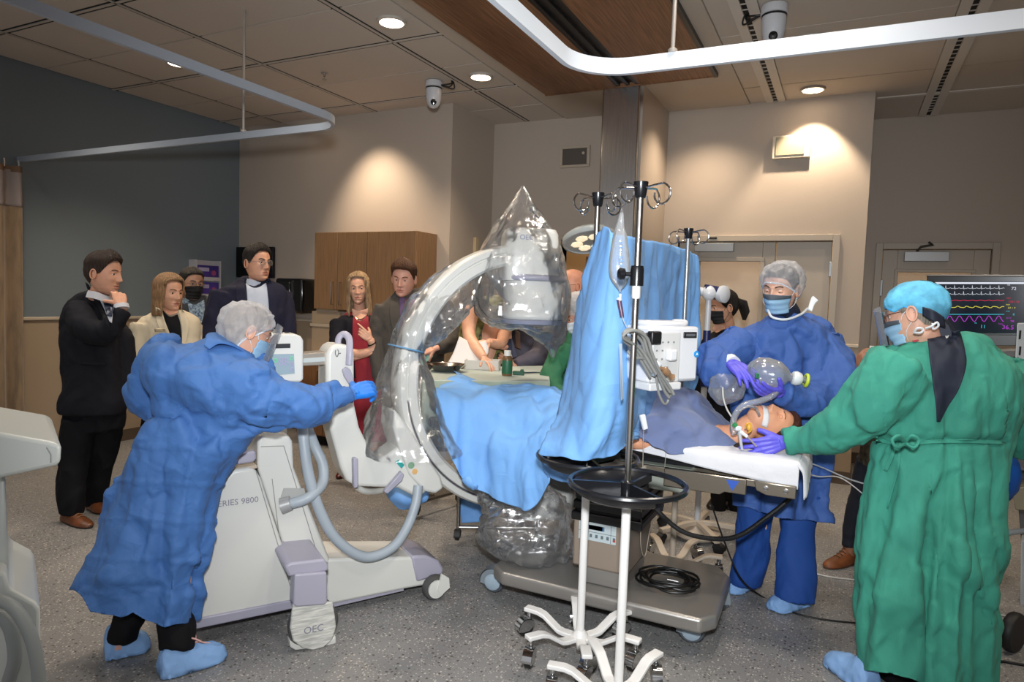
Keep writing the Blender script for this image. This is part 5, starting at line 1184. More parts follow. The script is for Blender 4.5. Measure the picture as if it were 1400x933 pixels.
class Person:
    def __init__(s, name, label, base, skin='d9a184', lip='b56a60', group=None):
        s.root = thing('person', label, 'person', base, group=group); s.n = name
        s.skin, s.lip = skin_mat(name, skin, lip); s.body = M(); s.head = None; s.P = {}
    def part(s, name, mm, m_, **k): return mm.build(name, m_, s.root, **k)
    def set_head(s, c, face, pitch=0, roll=0, size=1.0, **P):
        """c = head centre, face = degrees: 0 looks at the photographer, + turns to the photo's right"""
        s.P = P; d = V(c.x-CC.x, c.y-CC.y, 0).normalized(); r = V(d.y, -d.x, 0); a = math.radians(face)
        f = -d*math.cos(a)+r*math.sin(a)
        Rb = Matrix(((f.y, f.x, 0), (-f.x, f.y, 0), (0, 0, 1)))      # columns: x = right-hand side of f, y = f, z up
        R3 = Rb @ Matrix.Rotation(math.radians(-pitch), 3, 'X') @ Matrix.Rotation(math.radians(roll), 3, 'Y')
        s.set_head_m(c, R3, size)
    def set_head_m(s, c, R3, size=1.0):
        s.hm = Matrix.Translation(c) @ R3.to_4x4() @ Matrix.Scale(size, 4); s.hc = c; s.hR = R3
        nu, P = 84, s.P; zs = [-.120+.241*i/74 for i in range(75)]; us = [-1+2*j/nu for j in range(nu)]
        ss = [PI*(abs(u)**1.45)*(1 if u > 0 else -1) for u in us]
        mm = M(); mm.grid([[s.hm @ facepoint(a, z, P) for a in ss] for z in zs], wrap=True)
        mm.f += [tuple(range(nu))[::-1], tuple(74*nu+j for j in range(nu))]; mm.mi += [0, 0]
        for i, f in enumerate(mm.f[:74*nu]):
            z = zs[i//nu]+.0015; a = ss[i % nu]
            if abs(a) < .6:
                x = headr(a, z)[0]; mo = P.get('mouth', 0)
                if (x/.023)**2+((z+.065+mo*.5)/(.0125+mo*.5))**2 < 1: mm.mi[i] = 1
        for k in (-1, 1):     # ears and eyelids
            E_ = M().ell((k*.0775, -.010, -.004), (.008, .018, .031), Matrix.Rotation(k*-.25, 3, 'Z') @ Matrix.Rotation(.12, 3, 'X'), 16, 12)
            E_.tube([(k*(.0855), -.012+.0165*math.cos(q)-.003*k*0, -.004+.028*math.sin(q)) for q in [2*PI*i/18 for i in range(18)]], .0042, 6, closed=True)
            E_.tube([(k*.083, .004, -.008), (k*.084, .003, .004)], .005, 8)
            ey = facepoint(.38*k, .011, P).y; s.ey = ey
            E_.ell((k*.031, ey-.0045, .0158-P.get('lid', 0)), (.0150, .0125, .0095), None, 14, 10)
            E_.ell((k*.031, ey-.0055, .0022), (.0140, .0115, .0065), None, 14, 10)
            mm._add([s.hm @ V(*v) for v in E_.v], E_.f)
        s.headmesh = mm; nv = len(s.body.v); s.body._add(mm.v, []); s.body.f += [tuple(i+nv for i in f) for f in mm.f]; s.body.mi += mm.mi
    def L(s, x, y, z): return s.hm @ V(x, y, z)
    def hm_mesh(s, mm):
        o = M(); o.v = [tuple(s.hm @ V(*v)) for v in mm.v]; o.f = mm.f; o.mi = mm.mi; return o
    def eyes(s, iris='4a3a2c', gaze=0, closed=False, brow='3a2a20', bt=.0032):
        if not closed:
            for k in (-1, 1):
                e = M().ell((k*.031, s.ey-.0045, .0095), (.0118,)*3, None, 16, 12)
                o = s.part('eye', s.hm_mesh(e), mat('eye_white', 'd8d0c8', .25))
                d = V(math.sin(math.radians(gaze)), math.cos(math.radians(gaze)), -.8 if s.P.get('lid') else -.05).normalized()
                q = V(k*.031, s.ey-.0045, .0095)+d*.0108
                M().lathe([tuple(x) for x in ((.0062, 0), (.0058, .0011), (.001, .0016))], s.hm @ q, (s.hR @ zto(d)), 16).build('iris', mat('iris'+iris, iris, .15), o)
                M().lathe([(.0027, .0012), (.001, .0019)], s.hm @ q, (s.hR @ zto(d)), 10).build('pupil', mat('pupil', '050505', .1), o)
        if brow:
            for k in (-1, 1):
                P = [facepoint(math.asin(min(.99, x/.0765))*k, z, s.P)+V(0, .0012, 0) for x, z in ((.014, .029), (.024, .033), (.036, .0345), (.048, .030))]
                s.part('eyebrow', s.hm_mesh(M().tube(catmull(P, 4), [.002]+[bt]*11+[.0012], 8, ell=.6)), mat('brow'+brow, brow, .8))
    def hair(s, col, front=.072, temple=.03, ear=-.005, nape=-.07, thick=.014, top=.008, strand=.5, part_x=.0, long=None, name='hair', m_=None, vol=0):
        """scalp shell from crown to hairline; long = (z bottom, flare) lets it fall past the ears"""
        nu, nv_ = 128, 40; g = []; rn = random.Random(5)
        def line(a):
            A = abs(math.degrees(a)); zb = np.interp(A, [0, 32, 50, 62, 75, 88, 100, 120, 180], [front+.012, front+.008, temple+.034, temple+.010, temple-.022, ear+.004, ear-.01, nape+.02, nape])
            if long and A > long[2]: zb = np.interp(A, [long[2], long[2]+14, 180], [zb, long[0], long[0]-.005])
            return float(zb)
        for i in range(nv_+1):
            v = i/nv_; row = []
            for j in range(nu):
                a = -PI+2*PI*j/nu; zb = line(a); 
                top_z = .1205; z = top_z+(zb-top_z)*(v**1.0 if zb > -.1 else v)
                zz = max(z, -.045) if long else z
                x, y = headr(a, min(zz, .1205), s.P.get('wide', 1))
                if long and z < .02:
                    k = min(1, (.02-z)/.08); x0, y0 = headr(a, .01); x, y = x*(1-k)+x0*k, y*(1-k)+y0*k; fl = long[1]*max(0, (-.03-z)); x *= 1+fl; y *= 1+fl*.5
                    if math.cos(a) > 0: y *= 1-.25*k
                    x *= 1-.10*k*(1 if abs(a) < 1.6 else 0)
                n = V(x, y, .6*z if z > 0 else 0)
                n = n.normalized() if n.length > 1e-4 else V(0, 0, 1)
                t_ = thick*(1-.75*max(0, (v-.8)/.2) if not long else 1-.5*max(0, (v-.9)/.1))+top*max(0, z-.03)/.09+vol*max(0, math.cos(a))*max(0, z-.05)/.07
                t_ += strand*.008*noise.noise(V(math.sin(a)*9+part_x*20, math.cos(a)*9, z*7))+strand*.003*noise.noise(V(a*22, z*14, 2.2))
                
                t_ += strand*.0045*noise.noise(V(a*16, v*1.6+z*3, 5.5))*min(1, v*5)+strand*.002*noise.noise(V(a*44, v*2.2, 9.5))*min(1, v*4)
                if not long and z < .075: t_ *= 1-.5*min(1, max(0, (abs(math.degrees(a))-42)/20))*min(1, (.075-z)/.03)*(1 if abs(a) < 2 else 0)
                if long:
                    e_ = abs(abs(math.degrees(a))-long[2]-4); t_ *= .45+.55*min(1, e_/16) if z < .06 and abs(math.degrees(a)) < long[2]+20 else 1
                row.append(V(x, y, z)+n*max(.0025, t_))
            g.append(row)
        g2 = [[V(*headr(-PI+2*PI*j/nu, max(min(g[-1][j].z, .12), -.119)), g[-1][j].z)*.97 for j in range(nu)]] if not long else []
        mm = M().grid(g+g2, wrap=True); mm.f.append(tuple(range(nu))); mm.mi.append(0)
        hmx = m_ or mat('hair'+col, col, .5, var=(34, .4, (3, 3, .6)), bump=[('noise', 60, .9, (4, 4, .6), .012)], spec=.35)
        return s.part(name, s.hm_mesh(mm), hmx, solid=.006 if long else 0)
    def net(s, m_, thick=.022, front=.058, ear=-.03, nape=-.07, seed=0, back=.02, name='hair_net', edge=None, crum=.006, seams=True):
        nu, nv_ = 72, 26; g = []
        def line(a): return float(np.interp(abs(math.degrees(a)), [0, 30, 60, 85, 100, 130, 180], [front, front-.004, front-.03, ear+.01, ear-.01, nape+.01, nape]))
        for i in range(nv_+1):
            v = i/nv_; row = []
            for j in range(nu):
                a = -PI+2*PI*j/nu; z = .122+(line(a)-.122)*v; x, y = headr(a, min(z, .1205)); n = V(x, y, .7*max(z, 0)); n = n.normalized() if n.length > 1e-4 else UP
                t_ = (thick+back*max(0, -math.cos(a))*min(1, v*3))*(1 if v < .45 else math.sin(PI*min(1, .12+v*.86))**.6/.999)+.004
                row.append(V(x, y, z)+n*t_)
            g.append(row)
        mm = M().grid(g, wrap=True); mm.f.append(tuple(range(nu))); mm.mi.append(0); facet(mm, crum*1.6, (30, 30, 24), seed, 20)
        crumple(mm, crum*.5, (26, 26, 22), 3, True, seed)
        o = s.part(name, s.hm_mesh(mm), m_)
        P = [s.hm @ (V(*headr(a, line(a)), line(a))*1.03) for a in [-PI+2*PI*j/60 for j in range(60)]]
        M().tube(P, .0042, 8, closed=True).build('elastic_edge', edge or m_, o)
        if seams:
            sm_ = M()
            for a in (-2.5, -1.75, -1.1, -.45, .4, 1.05, 1.7, 2.4):
                j = int((a+PI)/(2*PI)*nu) % nu; sm_.tube([s.hm @ (V(*(s.hm.inverted() @ V(*mm.v[i*nu+j])))*1.006) for i in range(3, nv_+1)], [.0012+.0022*abs(math.sin(i*.9)) for i in range(3, nv_+1)], 6)
            sm_.build('seam', mat('net_seam', 'dcdde2', .8), o)
        return o
    def mask(s, m_, band=None, loops=True, off=.0, top=-.012, bot=-.108, loopm=None, pleat=.0018):
        g = []
        for i in range(25):
            v = i/24; z = top+(bot-top)*v; row = []
            for j in range(33):
                u = -1+j/16; a = u*1.22; x, y = headr(a, z); tent = .016*G(z, -.045, .035)*G(u, 0, .5)+.008*G(z, -.03, .02)*G(u, 0, .25)
                fy = max(y, .088*math.cos(a)*(1-.25*max(0, v-.75)/.25)); xx = x*1.03 if abs(x) > .06*math.sin(min(1.4, abs(a))) else .064*math.sin(a)
                row.append(V(xx, fy+.004+tent+off+pleat*math.sin(v*PI*7), z+.010*(1-abs(u))*(1 if v < .1 else 0)*(1-v*10) - .008*(u*u)*(v-.5)*-1))
            g.append(row)
        o = s.part('face_mask', s.hm_mesh(M().grid(g)), m_, solid=.0018, flat_angle=180)
        if band: M().grid([[s.hm @ (p+V(0, .0022, 0)) for p in r] for r in g[:5]]).build('mask_band', band, o, solid=.0008, flat_angle=180)
        if loops:
            for k in (-1, 1):
                for z0, z1 in ((-.018, .02), (-.10, -.03)):
                    a = headr(1.22*k, z0); P = [V(a[0]*1.04, a[1], z0), V(k*.0795, .02, (z0+z1)/2), V(k*.083, -.008, z1)]
                    M().tube([s.hm @ p for p in catmull(P, 5)], .0013, 6).build('ear_loop', loopm or m_, o)
        return o
    def glasses(s, m_, lens=True):
        fr = M()
        for k in (-1, 1):
            P = [V(k*.0325+.0235*math.cos(q), .101-.012*abs(math.cos(q))**2*(1 if math.cos(q)*k > 0 else .2), .008+.0165*math.sin(q)) for q in [2*PI*i/20 for i in range(20)]]
            fr.tube(P, .0014, 6, closed=True); fr.tube([(k*.056, .091, .012), (k*.074, .06, .014), (k*.082, .0, .012), (k*.082, -.02, -.002)], .0014, 6)
        fr.tube([(-.009, .102, .012), (0, .105, .014), (.009, .102, .012)], .0014, 6)
        o = s.part('eyeglasses', s.hm_mesh(fr), m_)
        if lens:
            for k in (-1, 1):
                M().lathe([(.022, 0), (.001, .0008)], s.hm @ V(k*.0325, .0985, .008), s.hR @ zto((k*.15, 1, 0)), 20).build('lens', film('lens_film', opac=.03, crease=1, edge=.05, spec_mix=.8, cs=0, rough=.02), o)
        return o
    def collar(s, m_, r=.059, z=-.137, h=.030, name='shirt_collar'):
        c = V(0, -.014, z); g = []
        for k, (rr, dz) in enumerate(((r+.010, -.012), (r+.006, h*.4), (r, h), (r-.003, h), (r-.002, 0))):
            g.append([s.hm @ (c+V(rr*math.sin(a), rr*math.cos(a)*1.02, dz-.022*max(0, math.cos(a))**2)) for a in [2*PI*i/40 for i in range(40)]])
        return s.part(name, M().grid(g, wrap=True), m_)
    def add_body(s, tubes, vox=.014):
        r = remesh(tubes, vox, 2); n = len(s.body.v); s.body._add(r.v, []); s.body.f += [tuple(i+n for i in f) for f in r.f]; s.body.mi += [0]*len(r.f)
    def add_hand(s, h):
        n = len(s.body.v); s.body._add(h.v, []); s.body.f += [tuple(i+n for i in f) for f in h.f]; s.body.mi += [0]*len(h.f)
    def finish(s): return s.part('body', s.body, [s.skin, s.lip], flat_angle=75)

def hand(W, d, n, side=1, curl=(.5, .5, .55, .6), thumb=(.5, .4), spread=.06, k=1.0, vox=.0034, fat=1.0):
    """W wrist, d along the fingers, n where the palm faces, side=+1/-1 which way the thumb leaves; one united skin"""
    d = V(*d).normalized(); n = V(*n); n = (n-d*n.dot(d)).normalized(); x = d.cross(n)*side; mm = M()
    def T(a, b_, c): return W+(x*a+d*b_+n*c)*k
    curl = (curl,)*4 if isinstance(curl, (int, float)) else curl
    mm.tube([T(0, -.035, 0), T(0, -.01, 0), T(.002, .012, 0)], [.026*k*fat, .025*k*fat, .028*k*fat], 12, ell=.72, up=tuple(x))
    xs = (.029, .0095, -.010, -.028); Ls = (.072, .080, .074, .058); kn = (.088, .092, .088, .080)
    for i in range(4):
        mm.tube([T(xs[i]*.55, .0, 0), T(xs[i]*.9, .045, -.002), T(xs[i], kn[i], 0)], [.013*k*fat, .0135*k*fat, .0105*k*fat], 10)
    mm.tube([T(.0, .01, .004), T(.0, .045, .006), T(0, .078, .003)], [.024*k, .03*k, .028*k], 12, ell=.42, up=tuple(x))
    for i in range(4):
        p = V(xs[i], kn[i], 0); ang = 0.0; P = [T(*p)]; sp_ = spread*(1.4-i) if i else spread*1.4
        for j, fr in enumerate((.45, .31, .24)):
            ang += curl[i]*(1.0, 1.15, .75)[j]
            p = p+V(math.sin(sp_)*math.cos(ang), math.cos(ang)*math.cos(sp_), math.sin(ang))*Ls[i]*fr; P.append(T(*p))
        r = (.0095, .0088, .0080, .0064) if i < 3 else (.0082, .0076, .007, .0058)
        tip = P[-1]+(P[-1]-P[-2]).normalized()*.003*k
        mm.tube(P+[tip], [q*k*fat for q in r]+[.0035*k], 10)
    a, c = thumb
    P = [T(.012, .008, .004), T(.034, .030, .008)]; p = V(.034, .030, .008); dr = V(math.cos(a+.35), math.sin(a+.35), .25+c*.5).normalized()
    for j, l in enumerate((.034, .028)):
        p = p+dr*l; P.append(T(*p)); dr = V(dr.x*.75-.1*c, dr.y, dr.z+c*.6).normalized()
    tip = P[-1]+(P[-1]-P[-2]).normalized()*.003*k
    mm.tube(P+[tip], [.016*k*fat, .0135*k*fat, .0115*k*fat, .009*k*fat, .0045*k], 10)
    return remesh(mm, vox, 2)
def shoe(P, heel, toe, m_, sole, k=1.0, name='shoe', lace=None, h=.095, fat=1.0):
    heel, toe = V(*heel), V(*toe); d = (toe-heel); L_ = d.length; d.normalize(); s_ = V(-d.y, d.x, 0)
    g = []
    for u, w, z in ((-.02, .018, .055), (.0, .034, .075), (.12, .040, h), (.3, .042, h), (.45, .045, .075), (.65, .052, .056), (.85, .046, .045), (.97, .028, .032), (1.0, .012, .02)):
        g.append([heel+d*(u*L_)+s_*(w*fat*math.cos(q))+UP*(.012+(z-.012)*max(0, math.sin(q))-.0*abs(math.sin(q))) if math.sin(q) > -.01 else heel+d*(u*L_)+s_*(w*fat*math.cos(q))+UP*.010 for q in [2*PI*i/20 for i in range(20)]])
    mm = M().grid(g, wrap=True); k9 = len(g); mm.f += [tuple(range(20))[::-1], tuple((k9-1)*20+j for j in range(20))]; mm.mi += [0, 0]
    o = P.part(name, mm, m_, sub=1)
    so = []
    for i in range(24):
        a = 2*PI*i/24; u = .5+.52*math.cos(a); w = .047*fat*math.sin(a)*(1.0 if u > .4 else .88); so.append(heel+d*(u*L_)+s_*w+UP*.001)
    M().prism(so, UP*.016).build('sole', sole, o, bevel=.003)
    if lace:
        for j in range(4):
            c = heel+d*(L_*(.38+.085*j))+UP*(.092-.010*j); M().tube([c-s_*.022-UP*.006, c+UP*.002, c+s_*.022-UP*.006], .0022, 6).build('lace', lace, o)
    return o
def ringtube(mm, rings, n=28, e=2.2):
    """rings = (centre, half-width Vector, half-depth Vector)"""
    g = []
    for c, a, b_ in rings:
        row = []
        for j in range(n):
            q = 2*PI*j/n; x, y = math.cos(q), math.sin(q); row.append(c+a*(abs(x)**(2/e)*(1 if x > 0 else -1))+b_*(abs(y)**(2/e)*(1 if y > 0 else -1)))
        g.append(row)
    mm.grid(g, wrap=True); k = len(g); o = len(mm.v)-k*n
    mm.f += [tuple(o+j for j in range(n))[::-1], tuple(o+(k-1)*n+j for j in range(n))]; mm.mi += [0, 0]; return mm
def pxrings(specs, sq=.6, kv=4, lift=None):
    """specs = (left px, left py, right px, right py, distance[, squash]) -> dense rings"""
    c, h, s_ = [], [], []
    for q in specs:
        a, b_ = at(q[0], q[1], q[4]), at(q[2], q[3], q[4]); c.append((a+b_)/2); h.append((b_-a)/2); s_.append(V(q[5] if len(q) > 5 else sq, 0, 0))
    c, h, s_ = catmull(c, kv), catmull(h, kv), catmull(s_, kv)
    return [(a, b_, FH*(b_.length*q.x)) for a, b_, q in zip(c, h, s_)]
def decal(mm, rows, off, ku=10, kv=6, miss=None):
    """patch lying on a garment: rows of photo points, dropped onto the mesh surface and lifted by off"""
    bv = BVHTree.FromPolygons(mm.v, mm.f); g = []; last = None
    n_ = max(len(r) for r in rows)
    R2 = [catmull([(x, y, 0) for x, y in r], ku) for r in rows]; cols = [catmull([r[j] for r in R2], kv) for j in range(len(R2[0]))]
    Q = [[c[i] for c in cols] for i in range(len(cols[0]))]; T_ = []
    for r in Q:
        row = []
        for p in r:
            d = ray(p.x, p.y); hit = bv.ray_cast(CC, d.normalized())
            row.append((p, (hit[0]-CC).dot(CF) if hit[0] is not None else None))
        T_.append(row)
    allv = [t_ for r in T_ for _, t_ in r if t_]
    av = sorted(allv)[len(allv)//2] if allv else (miss or 4.0)
    t2 = [[(t_ if t_ else av) for _, t_ in r] for r in T_]
    a = np.array(t2)
    for _ in range(3):
        b_ = np.pad(a, 1, 'edge'); a = np.minimum(a, (b_[:-2, 1:-1]+b_[2:, 1:-1]+b_[1:-1, :-2]+b_[1:-1, 2:])/4+.002)
    return [[at(p.x, p.y, a[i][j]-off) for j, (p, _) in enumerate(r)] for i, r in enumerate(T_)]
def cloth_union(parts, vox=.011, amp=.006, sc=(9, 9, 5), seed=0, smooth=3, oct=3):
    r = remesh(parts, vox, smooth)
    if amp: crumple(r, amp, sc, oct, True, seed); facet(r, amp*1.6, (sc[0]*.8, sc[1]*.8, sc[2]*.9), seed, 14)
    return r
def limb(mm, pts, rad, n=16, k=5):
    return mm.tube(catmull(pts, k), catv(rad, k), n)
# ================================================================ PEOPLE
def sbody(P, neck, chest, pelvis, arms=(), legs=(), nr=.052, vox=.016):
    mm = M(); hb = P.L(0, -.012, -.085)
    mm.tube(catmull([P.L(0, -.018, -.03), hb, neck, neck*.6+chest*.4], 4), [nr*.98]*4+[nr]*4+[nr*1.08]*4+[nr*1.25], 16)
    mm.tube(catmull([neck*.7+chest*.3, chest, (chest+pelvis)/2, pelvis], 3), catv([.06, .095, .085, .09], 3), 18)
    for a in arms: mm.tube(catmull(a, 3), catv([.036, .022, .016][:len(a)] if len(a) == 3 else [.05]*len(a), 3), 12)
    for l in legs: mm.tube(catmull(l, 3), catv([.055, .042, .03], 3), 12)
    P.add_body(mm, vox)
suitd = mat('suit_black', '11121a', .8, bump=[('noise', 300, .12)], sheen=0, spec=.25)
suitn = mat('suit_navy', '1b1c30', .8, bump=[('noise', 300, .12)], sheen=0, spec=.25)
suitg = mat('suit_grey', '4a4540', .8, bump=[('noise', 300, .15)], sheen=.05, spec=.25)
trou = mat('trousers_black', '0e0f14', .8, spec=.2)
shirtw = mat('shirt_white', 'cfd0d6', .8); shirtb = mat('shirt_pale_blue', 'b4bccb', .8, bump=[('noise', 200, .1)])
brown_l = mat('leather_brown', '6a3c22', .4, var=(18, .3)); sole_m = mat('sole_dark', '2a1d15', .6)
black_c = mat('cloth_black', '101013', .8, spec=.2)
tie_d = mat('tie_dark', '14161f', .5, var=(120, .9), col2='3b4866')
def patch(P, name, mm, rows, off, m_, solid=.003, **k):
    return P.part(name, M().grid(decal(mm, rows, off, **k)), m_, solid=solid, flat_angle=180)

# ---- man in the dark suit, hand on his chin
P = Person('dark_suit', 'man in dark suit and tie with hand on chin by the slate wall', gnd(112, 712))
P.set_head(at(142, 375, 4.30), 58, 6, 0, 1.06, nose=1.1, jaw=1.06, mouth=.002)
P.eyes('4a4a48', 12, brow='4a352a'); P.hair('3a2b22', front=.074, thick=.012, top=.012, nape=-.075, vol=.012)
nk, ch, pv = at(127, 414, 4.36), at(124, 450, 4.38), at(125, 560, 4.4)
W = at(166, 418, 4.10)
sbody(P, nk, ch, pv, [[at(112, 428, 4.24), at(140, 458, 4.12), W], [at(140, 428, 4.5), at(170, 480, 4.5), at(160, 520, 4.45)]], [[at(105, 570, 4.36), at(100, 640, 4.34), at(97, 700, 4.28)], [at(140, 570, 4.5), at(138, 630, 4.5), at(131, 688, 4.55)]])
P.add_hand(hand(W, at(161, 397, 4.14)-W, at(150, 405, 4.3)-W, 1, (.75, .9, 1.0, 1.05), (.2, .3), .03, 1.02))
mm = M(); ringtube(mm, pxrings([(116, 397, 148, 408, 4.36, .7), (104, 402, 150, 416, 4.36, .6), (90, 420, 156, 432, 4.37, .6), (85, 450, 158, 452, 4.37, .62), (86, 490, 162, 490, 4.38, .66), (88, 525, 166, 524, 4.38, .7), (84, 556, 170, 548, 4.38, .72), (85, 564, 166, 566, 4.38, .72)]))
limb(mm, [at(106, 424, 4.26), at(118, 448, 4.14), at(143, 456, 4.08), at(156, 440, 4.08), at(168, 424, 4.10)], [.085, .085, .07, .058, .05])
limb(mm, [at(140, 424, 4.5), at(170, 470, 4.5), at(172, 508, 4.46), at(177, 528, 4.42)], [.075, .065, .055, .035])
J = cloth_union(mm, .011, .006, (8, 8, 6), 1); P.part('jacket', J, suitd, flat_angle=180)
M().tube([at(166.5, 422.5, 4.095), W+(W-at(168, 424, 4.10))*.2], [.043, .041], 14).build('shirt_cuff', shirtw, P.root)
P.collar(shirtw)
patch(P, 'shirt', J, [[(120, 388), (130, 398), (146, 405)], [(128, 398), (138, 406), (152, 410)], [(136, 410), (144, 418), (154, 420)], [(143, 424), (148, 428), (154, 430)], [(150, 440), (151, 441), (153, 442)]], .012, shirtw)
patch(P, 'necktie', J, [[(139, 407), (143, 408), (147, 408)], [(141, 411), (147, 413), (153, 413)], [(143, 420), (149, 422), (155, 421)], [(147, 432), (150, 433), (153, 433)]], .024, tie_d)
patch(P, 'lapel', J, [[(117, 386), (121, 389)], [(120, 396), (130, 404)], [(128, 410), (140, 422)], [(138, 428), (148, 440)], [(149, 452), (152, 456)]], .018, suitd)
patch(P, 'pocket_flap', J, [[(108, 494), (120, 494), (146, 496)], [(109, 498), (120, 499), (146, 500)]], .006, suitd)
mm = M()
ringtube(mm, pxrings([(86, 548, 166, 548, 4.40, .6), (87, 572, 168, 572, 4.40, .6), (88, 590, 166, 588, 4.4, .58)], kv=3))
ringtube(mm, pxrings([(87, 570, 134, 574, 4.36, .9), (84, 610, 126, 612, 4.35, .85), (79, 650, 116, 652, 4.32, .85), (82, 702, 113, 704, 4.28, .95)], kv=4))
ringtube(mm, pxrings([(120, 570, 168, 570, 4.46, .9), (120, 610, 160, 610, 4.48, .85), (118, 645, 150, 645, 4.5, .85), (120, 690, 143, 690, 4.55, .95)], kv=4))
P.part('trousers', cloth_union(mm, .011, .008, (9, 9, 4), 2), trou, flat_angle=180)
shoe(P, gnd(88, 712), gnd(124, 723), brown_l, sole_m, lace=mat('lace_tan', '8a6a4a', .6)); shoe(P, gnd(122, 694), gnd(146, 704), brown_l, sole_m)
P.finish()

# ---- woman in the cream blazer
P = Person('cream', 'woman with blonde bob in cream blazer and black top, standing behind the bent blue gown', gnd(222, 690), 'cf9a7c', 'a8564c')
P.set_head(at(231, 402, 4.62), 36, 2, 0, 1.0, jaw=.95, mouth=.0015)
P.eyes('3a2c22', 8, brow='6a4a34'); P.hair('a07c58', front=.078, temple=.04, thick=.015, top=.012, long=(-.150, .5, 52), strand=.4)
M().tube(catmull([P.L(.078, -.004, -.04), P.L(.081, -.004, -.052), P.L(.081, -.002, -.066)], 4), .004, 8).build('earring', mat('gold_pale', 'd9cfa8', .2, 1.0), P.root)
nk, ch, pv = at(229, 430, 4.66), at(228, 465, 4.68), at(226, 570, 4.7)
sbody(P, nk, ch, pv, [[at(195, 448, 4.64), at(192, 500, 4.62), at(205, 560, 4.55)], [at(262, 446, 4.74), at(268, 500, 4.74), at(262, 555, 4.7)]], [[at(212, 580, 4.7), at(212, 640, 4.7), at(212, 700, 4.7)], [at(240, 580, 4.7), at(240, 640, 4.7), at(240, 700, 4.7)]])
for q, dq in ((at(207, 566, 4.54), V(.1, .1, -1)), (at(262, 560, 4.7), V(0, -.1, -1))): P.add_hand(hand(q, dq, RH*(1 if q.x < -3 else -1), 1, .4, k=.9))
mm = M(); ringtube(mm, pxrings([(214, 424, 250, 424, 4.66, .6), (200, 432, 262, 430, 4.66, .5), (187, 446, 272, 442, 4.67, .55), (188, 480, 272, 476, 4.67, .62), (190, 515, 268, 515, 4.67, .62), (188, 555, 270, 555, 4.67, .65), (188, 562, 270, 562, 4.67, .65)]))
limb(mm, [at(197, 446, 4.62), at(186, 480, 4.58), at(187, 515, 4.55), at(203, 558, 4.52)], [.085, .07, .06, .046])
limb(mm, [at(262, 446, 4.74), at(268, 480, 4.74), at(268, 515, 4.72), at(262, 555, 4.7)], [.085, .07, .06, .046])
J = cloth_union(mm, .011, .006, (9, 9, 6), 4); cr = mat('blazer_cream', 'cfc1a6', .85, bump=[('noise', 260, .15)], sheen=.1); P.part('blazer', J, cr, flat_angle=180)
patch(P, 'top', J, [[(222, 424), (232, 433), (243, 430)], [(226, 440), (236, 444), (246, 440)], [(232, 455), (240, 458), (248, 455)], [(237, 472), (243, 474), (249, 472)], [(242, 490), (245, 490), (249, 490)]], .012, black_c)
patch(P, 'neckline', J, [[(221, 414), (230, 419), (243, 418)], [(222, 424), (231, 431), (243, 428)]], .013, P.skin)
patch(P, 'lapel', J, [[(213, 420), (220, 424)], [(214, 440), (228, 446)], [(222, 456), (234, 462)], [(236, 480), (240, 482)]], .016, cr)
patch(P, 'lapel', J, [[(244, 424), (250, 424)], [(247, 440), (258, 438)], [(249, 456), (258, 452)], [(248, 480), (251, 478)]], .016, cr)
patch(P, 'name_badge', J, [[(211, 450), (226, 449)], [(212, 454), (227, 453)]], .022, mat('badge_gold', 'b9a98a', .3, .4), solid=.002)
mm = M(); ringtube(mm, pxrings([(196, 556, 262, 556, 4.7, .6), (196, 590, 260, 590, 4.7, .6)], kv=3))
for x in (212, 240): limb(mm, [at(x, 580, 4.7), at(x, 640, 4.7), at(x, 705, 4.7)], [.09, .065, .05])
P.part('trousers', cloth_union(mm, .013, .004, (8, 8, 5), 5), trou, flat_angle=180)
for x in (208, 238): shoe(P, gnd(x, 690), gnd(x+14, 700), mat('shoe_black', '0e0e10', .35), sole_m, k=.9)
P.finish()

# ---- man with black mask at the slate wall
P = Person('black_mask', 'man with glasses and black face mask in grey jacket, behind the cream blazer', gnd(270, 665), 'b98a70', '9a5a50')
P.set_head(at(262, 389, 5.25), 26, 4, 0, 1.0)
P.eyes('2c241e', 5, brow='2a221c'); P.hair('2e2823', front=.07, thick=.012, top=.006); P.mask(mat('mask_black', '0c0c0e', .8)); P.glasses(mat('frame_gold', '8a7250', .3, .8))
nk, ch, pv = at(265, 414, 5.3), at(268, 440, 5.32), at(270, 540, 5.32)
sbody(P, nk, ch, pv, [[at(244, 424, 5.3), at(242, 480, 5.3), at(246, 530, 5.3)], [at(290, 424, 5.34), at(296, 480, 5.3), at(290, 530, 5.3)]], [[at(260, 550, 5.32), at(260, 600, 5.3), at(260, 660, 5.3)], [at(280, 550, 5.3), at(280, 600, 5.3), at(280, 660, 5.3)]])
mm = M(); ringtube(mm, pxrings([(252, 404, 280, 404, 5.3, .7), (240, 412, 296, 410, 5.3, .5), (235, 424, 302, 422, 5.3, .55), (236, 470, 302, 470, 5.3, .6), (238, 540, 300, 540, 5.3, .6)]))
limb(mm, [at(242, 424, 5.3), at(238, 480, 5.3), at(244, 535, 5.25)], [.075, .06, .05]); limb(mm, [at(296, 424, 5.3), at(302, 480, 5.3), at(296, 535, 5.25)], [.075, .06, .05])
J = cloth_union(mm, .013, .005, (9, 9, 6), 6); P.part('jacket', J, mat('jacket_slate', '34373c', .8), flat_angle=180)
P.collar(mat('shirt_print', '9fb0bd', .8, var=(70, .8), col2='3c536b'))
patch(P, 'shirt', J, [[(256, 412), (266, 417), (279, 410)], [(258, 422), (268, 426), (280, 420)], [(262, 440), (270, 440), (280, 438)], [(267, 458), (273, 458), (280, 456)]], .012, mat('shirt_print', '9fb0bd', .8, var=(70, .8), col2='3c536b'))
mm = M(); ringtube(mm, pxrings([(240, 535, 300, 535, 5.32, .6), (242, 560, 298, 560, 5.32, .6)], kv=3))
